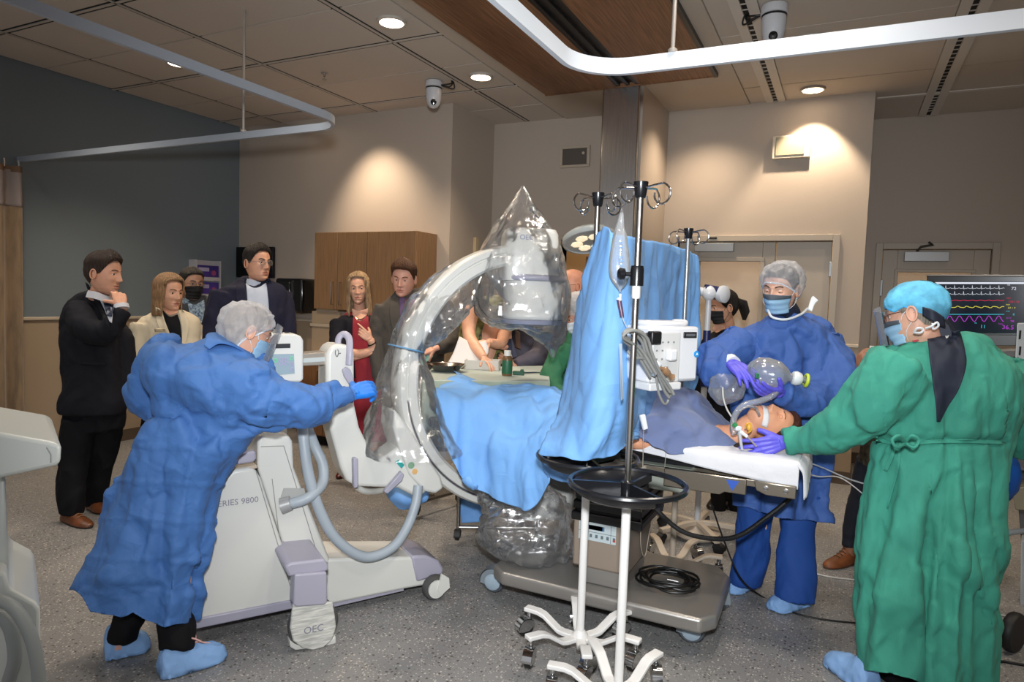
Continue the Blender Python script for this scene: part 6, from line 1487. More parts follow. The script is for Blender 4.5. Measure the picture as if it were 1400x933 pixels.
for x in (258, 282): limb(mm, [at(x, 552, 5.32), at(x, 600, 5.3), at(x, 662, 5.3)], [.09, .065, .055])
P.part('trousers', cloth_union(mm, .014, .004), trou, flat_angle=180)
for x in (255, 280): shoe(P, gnd(x, 655), gnd(x+14, 665), mat('shoe_black'), sole_m)
P.finish()

# ---- tall man in navy suit
P = Person('navy', 'tall man in navy suit and glasses with open-necked pale shirt, by the wall screen', gnd(345, 680), 'c99478', 'a8604f')
P.set_head(at(352, 361, 4.85), 38, 0, 0, 1.03, jaw=1.08)
P.eyes('3a2c22', 6, brow='2a201a'); P.hair('231c18', front=.074, thick=.011, top=.012, nape=-.06, vol=.01); P.glasses(mat('frame_clear', '8f8a86', .2, .3))
nk, ch, pv = at(348, 392, 4.9), at(346, 430, 4.92), at(345, 540, 4.92)
sbody(P, nk, ch, pv, [[at(306, 404, 4.86), at(296, 460, 4.84), at(300, 520, 4.8)], [at(384, 404, 4.98), at(392, 460, 4.95), at(388, 510, 4.9)]], [[at(330, 550, 4.92), at(330, 620, 4.9), at(330, 690, 4.9)], [at(362, 550, 4.92), at(362, 620, 4.9), at(362, 690, 4.9)]])
mm = M(); ringtube(mm, pxrings([(334, 378, 362, 380, 4.9, .7), (316, 388, 376, 386, 4.9, .5), (298, 398, 390, 396, 4.9, .5), (292, 430, 392, 426, 4.9, .58), (298, 475, 388, 475, 4.9, .62), (300, 545, 386, 545, 4.9, .62)]))
limb(mm, [at(306, 402, 4.84), at(292, 440, 4.8), at(287, 480, 4.78), at(296, 525, 4.74)], [.095, .078, .066, .05])
limb(mm, [at(382, 402, 4.98), at(391, 440, 4.95), at(394, 480, 4.92), at(388, 520, 4.86)], [.085, .07, .06, .05])
J = cloth_union(mm, .011, .006, (8, 8, 6), 8); P.part('jacket', J, suitn, flat_angle=180)
patch(P, 'shirt', J, [[(336, 388), (348, 394), (362, 390)], [(337, 394), (350, 398), (364, 388)], [(338, 410), (354, 412), (367, 406)], [(340, 440), (356, 440), (369, 436)], [(344, 480), (358, 480), (370, 478)]], .013, shirtb)
P.collar(shirtb)
patch(P, 'lapel', J, [[(328, 380), (334, 382)], [(322, 400), (337, 404)], [(326, 424), (340, 430)], [(336, 470), (343, 474)]], .018, suitn)
patch(P, 'lapel', J, [[(364, 381), (369, 381)], [(366, 400), (377, 400)], [(368, 424), (379, 424)], [(370, 470), (374, 470)]], .018, suitn)
mm = M(); ringtube(mm, pxrings([(304, 540, 384, 540, 4.92, .6), (306, 570, 382, 570, 4.92, .6)], kv=3))
for x in (328, 364): limb(mm, [at(x, 560, 4.92), at(x, 620, 4.9), at(x, 690, 4.9)], [.1, .072, .058])
P.part('trousers', cloth_union(mm, .014, .004), suitn, flat_angle=180)
for x in (322, 360): shoe(P, gnd(x, 676), gnd(x+16, 688), mat('shoe_black'), sole_m)
P.finish()

# ---- woman in red dress and black jacket, arms folded, pointing
P = Person('red_dress', 'woman with long fair hair in red dress and black jacket, pointing with arms folded', gnd(505, 650), 'd3a086', 'b5665c')
P.set_head(at(490, 396, 5.25), -6, 2, 3, .97, jaw=.92, wide=.95, mouth=.002)
P.eyes('5a4a3a', -14, brow='7a6048'); P.hair('a88a68', front=.082, temple=.045, thick=.015, top=.010, long=(-.215, .55, 46), strand=.5)
nk, ch, pv = at(492, 424, 5.3), at(493, 460, 5.32), at(502, 555, 5.32)
W1, W2 = at(499, 452, 5.02), at(505, 472, 5.05)
sbody(P, nk, ch, pv, [[at(465, 440, 5.26), at(470, 490, 5.1), at(512, 482, 5.03)], [at(523, 440, 5.34), at(522, 486, 5.15), W1]], [[at(492, 570, 5.32), at(490, 610, 5.3), at(482, 645, 5.25)], [at(514, 570, 5.32), at(514, 615, 5.3), at(514, 660, 5.3)]], .047)
P.add_hand(hand(at(506, 464, 5.03), at(486, 447, 5.0)-at(506, 464, 5.03), FH+UP*-.3, -1, (.1, .8, .95, 1.0), (.5, .4), .03, .92))
P.add_hand(hand(at(512, 476, 5.05), at(528, 472, 5.05)-at(512, 476, 5.05), FH, 1, (.5, .5, .5, .5), (.4, .4), .05, .85))
mm = M(); limb(mm, [at(520, 486, 5.10), at(512, 474, 5.06), at(506, 464, 5.03)], [.042, .036, .028]); limb(mm, [at(478, 484, 5.10), at(495, 484, 5.06), at(513, 478, 5.05)], [.04, .036, .027])
P.part('forearms', remesh(mm, .008, 2), P.skin)
ax_ = zto(at(506, 464, 5.03)-at(520, 486, 5.10)); bc_ = at(509, 469, 5.045)
M().tube([bc_+ax_ @ V(.034*math.cos(a), .034*math.sin(a), 0) for a in [2*PI*i/20 for i in range(20)]], .005, 8, closed=True).build('bracelet', black_c, P.root)
mm = M(); ringtube(mm, pxrings([(474, 426, 510, 428, 5.3, .5), (466, 440, 520, 440, 5.31, .5), (468, 475, 520, 475, 5.31, .55), (472, 510, 524, 510, 5.31, .55), (468, 560, 540, 560, 5.31, .55), (474, 600, 540, 602, 5.31, .5)]))
D_ = cloth_union(mm, .011, .004, (8, 8, 4), 9); P.part('dress', D_, mat('dress_red', '8e1226', .75, sheen=.1), flat_angle=180)
mm = M(); ringtube(mm, pxrings([(477, 428, 508, 428, 5.31, .5), (460, 437, 526, 437, 5.31, .52), (458, 452, 528, 452, 5.31, .56), (461, 480, 527, 480, 5.31, .58), (463, 515, 530, 515, 5.31, .58)]))
limb(mm, [at(464, 440, 5.24), at(462, 466, 5.18), at(466, 486, 5.10), at(476, 488, 5.08)], [.075, .066, .058, .05]); limb(mm, [at(524, 440, 5.32), at(530, 464, 5.24), at(528, 484, 5.14), at(517, 482, 5.07)], [.075, .066, .06, .05])
J = cloth_union(mm, .011, .004, (9, 9, 7), 10); P.part('jacket', J, mat('jacket_black', '14141c', .8, spec=.25), flat_angle=180)
patch(P, 'dress_front', J, [[(483, 432), (492, 438), (503, 431)], [(482, 450), (494, 452), (505, 450)], [(483, 480), (497, 480), (508, 480)], [(488, 535), (503, 535), (520, 535)]], .014, mat('dress_red'))
patch(P, 'neckline', J, [[(481, 422), (491, 425), (503, 422)], [(482, 431), (492, 437), (503, 430)]], .016, P.skin)
M().tube([at(x, y, 5.13) for x, y in ((484, 432), (489, 438), (495, 439), (500, 433))], .0025, 6).build('necklace', mat('gold_pale'), P.root)
mm = M(); limb(mm, [at(490, 590, 5.32), at(488, 620, 5.28), at(479, 648, 5.22)], [.06, .045, .03]); limb(mm, [at(514, 590, 5.32), at(514, 620, 5.3), at(514, 655, 5.3)], [.06, .045, .03]); P.part('stockings', remesh(mm, .01, 2), mat('hose_nude', 'a3745c', .6))
shoe(P, gnd(474, 646), gnd(462, 656), mat('shoe_oxblood', '5a1512', .3), sole_m, k=.85, fat=.75, h=.06); shoe(P, gnd(512, 652), gnd(508, 664), mat('shoe_oxblood'), sole_m, fat=.75, h=.06)
P.finish()

# ---- man in grey suit, purple shirt
P = Person('grey_suit', 'auburn-haired man in grey suit with purple shirt and tie, looking down', gnd(575, 655), 'd49c86', 'b8695e')
P.set_head(at(552, 382, 5.02), -16, 13, -3, 1.05, jaw=1.08, wide=1.04)
P.eyes('4a4a48', -6, brow='5a3a26'); P.hair('4a2c18', front=.068, thick=.012, top=.016, nape=-.06, vol=.02)
nk, ch, pv = at(557, 412, 5.1), at(560, 450, 5.12), at(572, 545, 5.12)
W = at(594, 477, 4.82)
sbody(P, nk, ch, pv, [[at(528, 425, 5.1), at(520, 480, 5.1), at(525, 530, 5.05)], [at(605, 425, 5.1), at(614, 468, 5.0), W]], [[at(555, 560, 5.12), at(555, 620, 5.1), at(555, 670, 5.1)], [at(592, 560, 5.12), at(592, 620, 5.1), at(592, 670, 5.1)]], .056)
P.add_hand(hand(W, at(578, 482, 4.8)-W, at(586, 490, 4.85)-W, 1, (.7, .8, .9, .9), (.4, .5)))
mm = M(); ringtube(mm, pxrings([(541, 398, 580, 394, 5.1, .7), (530, 408, 598, 402, 5.1, .5), (520, 420, 612, 415, 5.1, .5), (520, 450, 612, 446, 5.1, .6), (524, 500, 606, 500, 5.1, .62), (522, 560, 612, 560, 5.1, .62)]))
limb(mm, [at(528, 420, 5.1), at(518, 450, 5.1), at(516, 490, 5.08), at(522, 530, 5.05)], [.085, .07, .062, .05])
limb(mm, [at(604, 420, 5.1), at(616, 444, 5.04), at(616, 466, 4.94), at(606, 474, 4.87), at(598, 476, 4.84)], [.09, .078, .07, .056, .048])
J = cloth_union(mm, .011, .006, (8, 8, 6), 12); P.part('jacket', J, suitg, flat_angle=180)
P.collar(mat('shirt_purple', '5c4668', .75))
patch(P, 'shirt', J, [[(546, 404), (556, 408), (572, 400)], [(545, 413), (558, 416), (574, 402)], [(546, 430), (558, 432), (572, 424)], [(548, 452), (556, 452), (566, 448)], [(551, 476), (555, 476), (560, 474)]], .014, mat('shirt_purple', '5c4668', .75))
patch(P, 'necktie', J, [[(554, 408), (558, 409), (562, 406)], [(552, 420), (558, 420), (563, 418)], [(551, 440), (556, 440), (562, 438)], [(551, 468), (555, 469), (559, 467)]], .024, mat('tie_plum', '3d2a38', .5, var=(150, .8), col2='6a4a55'))
patch(P, 'lapel', J, [[(540, 398), (545, 399)], [(533, 416), (546, 420)], [(534, 440), (547, 444)], [(546, 474), (551, 477)]], .02, suitg)
patch(P, 'lapel', J, [[(574, 396), (580, 394)], [(574, 408), (586, 406)], [(571, 430), (582, 432)], [(561, 472), (566, 472)]], .02, suitg)
mm = M(); ringtube(mm, pxrings([(528, 545, 606, 545, 5.12, .6), (530, 575, 606, 575, 5.12, .6)], kv=3))
for x in (550, 588): limb(mm, [at(x, 560, 5.12), at(x, 615, 5.1), at(x, 668, 5.1)], [.1, .07, .056])
P.part('trousers', cloth_union(mm, .014, .004), trou, flat_angle=180)
for x in (548, 586): shoe(P, gnd(x, 660), gnd(x-6, 674), mat('shoe_black'), sole_m)
tag(M().prism([at(573, 485, 4.80), at(590, 478, 4.80), at(592, 488, 4.78), at(577, 500, 4.76)], FH*.004).build('teal_paper', mat('paper_teal', '7fb0a6', .7)), 'teal folded paper held by the man in the grey suit', 'paper')
P.finish()

# ---- woman in patterned sleeveless top bending over the instrument table
P = Person('patterned', 'bare-armed person in patterned sleeveless top reaching over the instrument table', gnd(668, 660), 'd6a184', 'b5665c')
P.set_head(at(712, 388, 4.78), 40, 30, 10, .97); P.eyes('3a2c22', 0, brow='4a3626'); P.hair('5a4230', front=.078, temple=.04, thick=.016, long=(-.13, .3, 55))
nk, ch, pv = at(698, 412, 4.82), at(672, 440, 4.86), at(660, 545, 4.9)
W = at(662, 490, 4.32)
sbody(P, nk, ch, pv, [[at(648, 420, 4.74), at(642, 462, 4.62), W], [at(694, 440, 4.95), at(694, 475, 4.8), at(672, 470, 4.6)]], [[at(650, 560, 4.9), at(650, 610, 4.9), at(650, 670, 4.9)], [at(678, 560, 4.9), at(678, 610, 4.9), at(678, 670, 4.9)]], .046)
mm = M(); limb(mm, [at(654, 410, 4.76), at(646, 425, 4.70), at(641, 446, 4.64), at(643, 464, 4.56), at(653, 479, 4.44), W], [.055, .056, .05, .044, .040, .027], k=4)
limb(mm, [at(690, 452, 4.85), at(684, 470, 4.72), at(668, 468, 4.58)], [.05, .04, .027]); P.part('bare_arms', remesh(mm, .008, 2), P.skin)
P.add_hand(hand(W, at(674, 500, 4.25)-W, FH*-.2-UP, -1, (.3, .35, .4, .4), (.4, .3), .05, .88))
P.add_hand(hand(at(668, 468, 4.58), at(652, 470, 4.5)-at(668, 468, 4.58), -UP+FH*.4, 1, (.5, .6, .7, .7), (.5, .4), .06, .88))
mm = M(); ringtube(mm, pxrings([(678, 404, 712, 410, 4.84, .5), (650, 408, 706, 430, 4.86, .6), (634, 424, 696, 446, 4.88, .6), (628, 448, 690, 462, 4.9, .62), (626, 480, 690, 488, 4.9, .62), (626, 530, 694, 530, 4.9, .62), (624, 560, 698, 560, 4.9, .6)]))
T9 = cloth_union(mm, .011, .005, (9, 9, 6), 13)
pm = mat('print_floral', '8d8a4e', .75, var=(26, .9), col2='17181a'); P.part('top', T9, pm, flat_angle=180)
mm = M(); ringtube(mm, pxrings([(626, 548, 694, 548, 4.92, .6), (628, 580, 692, 580, 4.92, .6)], kv=3))
for x in (648, 678): limb(mm, [at(x, 570, 4.92), at(x, 615, 4.9), at(x, 668, 4.9)], [.095, .068, .055])
P.part('trousers', cloth_union(mm, .014, .004), black_c, flat_angle=180)
for x in (645, 676): shoe(P, gnd(x, 658), gnd(x+10, 668), mat('shoe_black'), sole_m)
tag(M().grid(sheet([[at(628, 460, 4.52), at(645, 468, 4.5), at(664, 466, 4.5)], [at(620, 482, 4.42), at(640, 486, 4.4), at(668, 480, 4.42)], [at(612, 497, 4.34), at(632, 502, 4.3), at(660, 498, 4.34)]], 5, 5)).build('paper_sheet', mat('paper_white', 'c6c6c8', .8), solid=.003), 'white sheet of paper held by the person in the patterned top', 'paper')
P.finish()

# ---- person with folder in grey suit and green vest (head hidden by the detector)
P = Person('folder', 'person in grey suit over green top holding a dark blue folder, behind the detector bag', gnd(722, 640), 'c08d72', '9a5a50')
P.set_head(at(738, 388, 5.0), -20, 18, 0, .98); P.eyes('3a2c22', 0, brow='33261d'); P.hair('4a3424', front=.074, thick=.014, long=(-.19, .3, 55))
nk, ch, pv = at(732, 416, 5.05), at(722, 450, 5.08), at(722, 545, 5.08)
W = at(700, 500, 4.72)
sbody(P, nk, ch, pv, [[at(694, 436, 5.08), at(684, 470, 5.0), at(690, 495, 4.9)], [at(752, 436, 5.0), at(745, 490, 4.85), W]], [[at(710, 560, 5.08), at(710, 610, 5.05), at(710, 660, 5.05)], [at(736, 560, 5.08), at(736, 610, 5.05), at(736, 660, 5.05)]])
P.add_hand(hand(W, at(688, 492, 4.72)-W, FH, -1, (.5, .6, .6, .6), (.4, .4), .05, .9))
mm = M(); ringtube(mm, pxrings([(718, 412, 748, 412, 5.05, .6), (700, 424, 760, 422, 5.06, .5), (690, 440, 764, 436, 5.06, .55), (690, 480, 760, 478, 5.06, .6), (692, 545, 758, 545, 5.06, .6)]))
limb(mm, [at(752, 432, 5.0), at(748, 460, 4.92), at(738, 485, 4.84), at(720, 495, 4.78), at(704, 500, 4.73)], [.085, .078, .07, .06, .05])
limb(mm, [at(696, 436, 5.08), at(688, 470, 5.02), at(692, 500, 4.95)], [.07, .06, .05])
J = cloth_union(mm, .012, .007, (8, 8, 6), 15); P.part('jacket', J, mat('suit_mauve', '4c4854', .8), flat_angle=180)
patch(P, 'green_top', J, [[(683, 440), (690, 440), (697, 440)], [(683, 465), (690, 465), (697, 465)], [(682, 505), (689, 505), (697, 505)]], .03, mat('top_green', '5d7a3c', .8))
mm = M()
for x in (712, 736): limb(mm, [at(x, 540, 5.08), at(x, 600, 5.05), at(x, 655, 5.05)], [.095, .068, .055])
P.part('trousers', cloth_union(mm, .014, .004), trou, flat_angle=180)
for x in (708, 734): shoe(P, gnd(x, 645), gnd(x-4, 656), mat('shoe_black'), sole_m)
tag(M().prism([at(684, 466, 4.80), at(700, 463, 4.80), at(708, 488, 4.74), at(692, 492, 4.74)], FH*.012).build('folder', mat('folder_navy', '141d38', .5), bevel=.002), 'dark blue folder held behind the solution bottle', 'folder')
tag(M().prism([at(804-100, 452, 4.88), at(711, 455, 4.86), at(712, 478, 4.82), at(704, 475, 4.84)], FH*.02).build('brown_handbag', mat('bag_brown', '4a2f1e', .5), bevel=.003), 'brown bag tucked under the arm holding the folder', 'bag')
P.finish()

# ---- bald man
P = Person('bald', 'bald man with glasses in dark clothes, between detector bag and tall drape', gnd(770, 640), 'cf8f72', 'a85f52')
P.set_head(at(783, 392, 4.95), -72, 4, 0, 1.05, wide=1.05, jaw=1.05); P.eyes('3a2c22', -5, brow='6a4a3a'); P.glasses(mat('frame_brown', '3a2418', .3))
nk, ch, pv = at(792, 425, 5.0), at(794, 455, 5.02), at(790, 545, 5.02)
sbody(P, nk, ch, pv, [[at(770, 440, 4.9), at(765, 490, 4.85), at(755, 520, 4.8)], [at(815, 440, 5.1), at(812, 490, 5.1), at(800, 530, 5.0)]], [[at(780, 560, 5), at(780, 610, 5), at(780, 655, 5)], [at(802, 560, 5), at(802, 610, 5), at(802, 655, 5)]], .06)
mm = M(); ringtube(mm, pxrings([(778, 420, 806, 420, 5, .7), (764, 432, 824, 430, 5, .55), (756, 450, 830, 448, 5, .6), (758, 500, 826, 500, 5, .6), (760, 550, 824, 550, 5, .6)]))
limb(mm, [at(770, 440, 4.92), at(762, 480, 4.86), at(758, 515, 4.8)], [.08, .065, .05]); P.part('sweater', cloth_union(mm, .013, .005), black_c, flat_angle=180)
mm = M()
for x in (782, 804): limb(mm, [at(x, 540, 5), at(x, 600, 5), at(x, 655, 5)], [.095, .07, .056])
P.part('trousers', cloth_union(mm, .014, .004), trou, flat_angle=180)
for x in (780, 802): shoe(P, gnd(x, 640), gnd(x-12, 648), mat('shoe_black'), sole_m)
P.finish()

# ---- masked surgeon in green, half hidden by the drape
netm = film('net_white', (.85, .86, .9), opac=.42, rough=.5, crease=30, edge=.35, spec_mix=.15, cs=.8)
maskb = mat('mask_blue', '8fb4d0', .8); maskw = mat('mask_white', 'd5dade', .8)
P = Person('green_surgeon', 'person in dark green scrubs with hair net and mask, behind the tall blue drape', gnd(790, 670), 'c48f76', '9a5a50')
P.set_head(at(790, 431, 4.30), -62, 30, 0, 1.0); P.eyes('3a2c22', -5, brow='3a2a20'); P.hair('4a3a2e', front=.07, thick=.005, top=0, strand=.15); P.net(netm, seed=5); P.mask(maskw, None, loopm=maskw)
nk, ch, pv = at(800, 462, 4.35), at(795, 490, 4.36), at(790, 570, 4.36)
sbody(P, nk, ch, pv, [[at(766, 480, 4.3), at(752, 520, 4.2), at(762, 545, 4.05)], [at(830, 480, 4.4), at(830, 530, 4.4), at(810, 560, 4.3)]], [[at(780, 590, 4.36), at(780, 640, 4.34), at(780, 690, 4.3)], [at(804, 590, 4.36), at(804, 640, 4.34), at(804, 690, 4.3)]])
mm = M(); ringtube(mm, pxrings([(780, 452, 818, 456, 4.35, .6), (766, 466, 832, 466, 4.36, .55), (756, 490, 838, 490, 4.36, .6), (752, 530, 836, 530, 4.36, .6), (752, 600, 836, 600, 4.36, .6)]))
limb(mm, [at(772, 478, 4.28), at(757, 505, 4.18), at(752, 524, 4.1), at(770, 545, 3.98), at(790, 552, 3.9)], [.08, .072, .066, .056, .045])
P.part('scrubs', cloth_union(mm, .012, .010, (8, 8, 6), 17), mat('scrubs_green', '1d5f3f', .8, bump=[('noise', 220, .1)]), flat_angle=180)
P.add_hand(hand(at(790, 552, 3.9), at(802, 552, 3.85)-at(790, 552, 3.9), -UP, 1, .5, k=.9))
mm = M()
for x in (782, 806): limb(mm, [at(x, 590, 4.36), at(x, 640, 4.34), at(x, 690, 4.3)], [.095, .07, .06])
P.part('scrub_trousers', cloth_union(mm, .014, .004), mat('scrubs_green'), flat_angle=180)
for x in (780, 802): shoe(P, gnd(x, 684), gnd(x-8, 696), mat('shoe_black'), sole_m)
P.finish()

# ---- dark-haired woman in black with black mask
P = Person('ponytail', 'woman with dark ponytail, black mask and black top, behind the blue gown with purple gloves', gnd(985, 690), 'c08f74', '9a5a50')
P.set_head(at(989, 421, 4.95), -66, 12, 0, 1.0, jaw=.95); P.eyes('1e1814', -5, brow='1c1512'); P.hair('1a1310', front=.072, temple=.035, thick=.016, top=.008, nape=-.08, strand=.4); P.mask(mat('mask_black'), loopm=mat('mask_black'))
M().tube([P.L(0, -.10, .03), P.L(0, -.15, .0), P.L(0, -.16, -.06), P.L(0, -.145, -.12)], [.03, .04, .035, .012], 14).build('ponytail', mat('hair1a1310'), P.root)
nk, ch, pv = at(998, 455, 5.0), at(992, 490, 5.0), at(990, 590, 5.0)
sbody(P, nk, ch, pv, [[at(964, 470, 4.95), at(960, 530, 4.9), at(955, 580, 4.85)], [at(1020, 470, 5.05), at(1022, 530, 5.05), at(1015, 580, 5)]], [[at(980, 600, 5), at(980, 650, 5), at(980, 705, 5)], [at(1004, 600, 5), at(1004, 650, 5), at(1004, 705, 5)]], .047)
mm = M(); ringtube(mm, pxrings([(984, 450, 1012, 448, 5, .6), (968, 460, 1024, 458, 5, .5), (958, 474, 1028, 472, 5, .55), (958, 540, 1026, 540, 5, .6), (956, 610, 1028, 610, 5, .6)]))
limb(mm, [at(966, 474, 4.95), at(960, 530, 4.9), at(957, 590, 4.85)], [.075, .062, .05]); limb(mm, [at(1018, 474, 5.05), at(1022, 530, 5.05), at(1016, 590, 5)], [.075, .062, .05])
J = cloth_union(mm, .013, .004); P.part('top', J, black_c, flat_angle=180)
patch(P, 'neckline', J, [[(978, 440), (988, 440), (998, 440)], [(976, 446), (985, 448), (994, 448)], [(974, 450), (979, 455), (986, 452)]], .02, P.skin)
mm = M()
for x in (982, 1006): limb(mm, [at(x, 600, 5), at(x, 650, 5), at(x, 705, 5)], [.095, .065, .05])
P.part('trousers', cloth_union(mm, .014, .004), black_c, flat_angle=180)
for x in (980, 1004): shoe(P, gnd(x, 690), gnd(x-8, 698), mat('shoe_black'), sole_m)
P.finish()
# ---------------------------------------------------------------- gowned staff
gownb = mat('gown_blue', '4270b0', .7, bump=[('crease', 4, .55, (1, 1, 1), .05), ('crease', 11, .35, (1, 1, 1), .025), ('noise', 240, .08)], sheen=.02)
gownb2 = mat('gown_royal', '365a9e', .7, bump=[('crease', 4, .5, (1, 1, 1), .05), ('crease', 11, .35, (1, 1, 1), .025), ('noise', 240, .08)], sheen=.02)
gowng = mat('gown_green', '38917d', .85, bump=[('crease', 9, .35, (1, 1, .5), .03), ('noise', 260, .14)], sheen=.02, var=(5, .12))
cover_b = mat('shoe_cover_blue', '86aee0', .75, bump=[('crease', 16, .35, (1, 1, 1), .01)])
gl_b = mat('glove_blue', '1f78d8', .45); gl_p = mat('glove_violet', '5a55cc', .45)
netm2 = film('net_grey', (.8, .81, .85), opac=.30, rough=.5, crease=30, edge=.3, spec_mix=.15, cs=.8)
def shoecover(P, heel, toe, k=1.0, tie=False, h=.10):
    heel, toe = V(*heel), V(*toe); d = toe-heel; L_ = d.length; d.normalize(); s_ = V(-d.y, d.x, 0); g = []
    for u, w, z in ((-.05, .03, .05), (-.03, .045, .085), (.06, .054, h+.02), (.22, .056, h+.03), (.40, .058, h), (.6, .062, .078), (.82, .058, .062), (.97, .040, .045), (1.03, .015, .025)):
        g.append([heel+d*(u*L_)+s_*(w*math.cos(q))*(1+.06*math.sin(9*q+u*20))+UP*(max(.004, .006+(z)*max(0, math.sin(q))*(1+.05*math.sin(14*u+7*q)))) for q in [2*PI*i/36 for i in range(36)]])
    g = [[r[i] for r in g] for i in range(36)]; g = [catmull(r, 4) for r in g]; g = [[c[i] for c in g] for i in range(len(g[0]))]
    mm = M().grid(g, wrap=True); k9 = len(g); mm.f += [tuple(range(36))[::-1], tuple((k9-1)*36+j for j in range(36))]; mm.mi += [0, 0]
    crumple(mm, .005, (30, 30, 22), 3, True, 4); o = P.part('shoe_cover', mm, cover_b, flat_angle=180)
    if tie:
        c = heel+d*(L_*.42)+UP*(h+.012); pk = mat('tie_pink', 'd9a8a0', .6)
        for k in (-1, 1): M().tube(catmull([c, c+s_*k*.03+UP*.03, c+s_*k*.05+UP*.015+d*.03, c+s_*k*.02+d*.03, c], 5), .0035, 6).build('tie', pk, o)
        M().tube(catmull([c, c+d*.04-UP*.012, c+d*.08-UP*.03], 4), .0035, 6).build('tie', pk, o)
    return o
def hem(mm, pts, seed=0):
    """cut a gown off cleanly along its lower edge"""
    v = np.array(mm.v); q = v-np.array(CC); w = q @ np.array(CF); py = 466.5-FPX*(q @ np.array(CU))/w; px = 700+FPX*(q @ np.array(CR))/w
    xs = [p[0] for p in pts]; lim = np.interp(px, xs, [p[1] for p in pts])+1.6*np.sin(px*.07+seed)+.6*np.sin(px*.23+seed)
    below = py > lim
    mm.f = [f for f in mm.f if not all(below[i] for i in f)]; mm.mi = [0]*len(mm.f)
    v[:, 2] += np.where(below, (py-lim)*w/FPX, 0); mm.v = [tuple(x) for x in v.tolist()]
    used = sorted({i for f in mm.f for i in f}); ix = {i: k for k, i in enumerate(used)}
    mm.v = [mm.v[i] for i in used]; mm.f = [tuple(ix[i] for i in f) for f in mm.f]; return mm
def folds(mm, fn): mm.v = [tuple(fn(V(*v))) for v in mm.v]; return mm

# ---- bent over the c-arm, blue gown seen from behind
P = Person('bent_gown', 'person in blue gown and hair net bent over, pushing the c-arm cart', gnd(215, 905), 'd3a086', 'b5665c')
P.set_head(at(337, 456, 2.80), 108, 24, -6, .98); P.eyes('4a3a2c', 0, brow='5a4632')
P.hair('8a7258', front=.07, thick=.005, top=.0, nape=-.085, strand=.15); P.net(netm, .012, front=.060, ear=-.02, nape=-.10, seed=2, back=.014, edge=maskw)
P.mask(maskb, None, loopm=maskw); P.glasses(mat('frame_pink', 'b98a86', .3))
g = [[P.L(.098*math.sin(a), .045+.088*math.cos(a), z) for a in [-1.25+2.5*i/20 for i in range(21)]] for z in [.075-.024*i for i in range(9)]]
P.part('face_shield', M().grid(g), film('shield_film', opac=.12, crease=2, edge=.35, spec_mix=1.0, cs=.05, rough=.04))
nk, ch, pv = at(322, 482, 2.78), at(295, 530, 2.76), at(238, 650, 2.76)
W = at(483, 538, 2.98)
sbody(P, nk, ch, pv, [[at(350, 530, 2.72), at(405, 556, 2.8), W], [at(225, 500, 2.9), at(200, 540, 2.95), at(240, 575, 3.0)]], [[at(215, 680, 2.8), at(190, 780, 2.8), at(172, 880, 2.76)], [at(250, 680, 2.7), at(248, 790, 2.7), at(240, 890, 2.66)]])
P.part('glove', hand(W, at(507, 531, 3.06)-W, FH*.9-UP*.35+RH*.2, 1, (.35, .55, .7, .8), (.25, .5), .03, 1.16, fat=1.08), gl_b)
P.part('glove', hand(at(236, 572, 3.02), at(262, 585, 3.06)-at(236, 572, 3.02), -UP, -1, .5, k=1.0), gl_b)
mm = M(); ringtube(mm, pxrings([(284, 458, 336, 478, 2.76, .75), (262, 465, 362, 498, 2.75, .75), (212, 478, 384, 530, 2.74, .62), (203, 505, 386, 562, 2.73, .6), (212, 545, 366, 580, 2.73, .58), (212, 568, 348, 588, 2.72, .58), (192, 600, 334, 614, 2.72, .6), (168, 650, 306, 654, 2.72, .62), (146, 700, 290, 706, 2.71, .62), (126, 750, 276, 760, 2.70, .62), (108, 795, 264, 810, 2.69, .66), (100, 840, 260, 856, 2.68, .68), (96, 880, 262, 895, 2.67, .68)], kv=5))
limb(mm, [at(330, 530, 2.70), at(362, 548, 2.66), at(400, 556, 2.72), at(432, 553, 2.82), at(462, 543, 2.92), at(482, 538, 2.98)], [.13, .115, .092, .076, .062, .05])
limb(mm, [at(238, 490, 2.86), at(208, 505, 2.88), at(200, 540, 2.9), at(216, 562, 2.96), at(238, 572, 3.02)], [.10, .09, .075, .062, .05])
r = remesh(mm, .0085, 2)
def fbig(p):
    q = p-CC; w = q.dot(CF); py = 466.5-FPX*q.dot(CU)/w; px = 700+FPX*q.dot(CR)/w
    k = max(0, min(1, (py-590)/220)); c = at(235, 700, 2.71); n = V(p.x-c.x, p.y-c.y, 0); n = n.normalized() if n.length > 1e-4 else n
    a = math.atan2(n.dot(RH), n.dot(-FH))
    d = k*(.020*math.sin(a*5+py*.006)+.012*math.sin(a*11+1+py*.01))
    for l_ in (612, 660, 712, 766, 812): d += .0045*G(py, l_+.04*(px-230), 3.2)
    for l_ in (160, 208, 256, 304): d += .004*G(px, l_-.20*(py-650), 3.0)*(1 if py > 590 else 0)
    d -= .03*G(py, 572+.0*px, 7)*(1 if 205 < px < 360 else 0)          # cinched at the waist tie
    d += .014*math.sin((px*.55+py)*.085)*G(py, 525, 60)*G(px, 330, 120)   # diagonal pulls over the back
    return p+n*d
folds(r, fbig); crumple(r, .010, (5.2, 5.2, 3.4), 2, True, 3); facet(r, .034, (4.2, 4.2, 3.4), 3, 24); facet(r, .014, (10, 10, 8), 5, 24); hem(r, [(100, 806), (112, 812), (124, 836), (165, 846), (182, 838), (226, 858), (262, 852), (300, 840)])
P.part('gown', r, gownb, flat_angle=180, solid=.003)
M().grid(sheet([[at(279, 472, 2.62), at(285, 456, 2.70), at(312, 458, 2.78), at(332, 470, 2.86)], [at(286, 478, 2.62), at(300, 470, 2.64), at(320, 474, 2.68), at(345, 488, 2.74)]], 6, 4)).build('gown_collar', gownb, P.root, solid=.004)
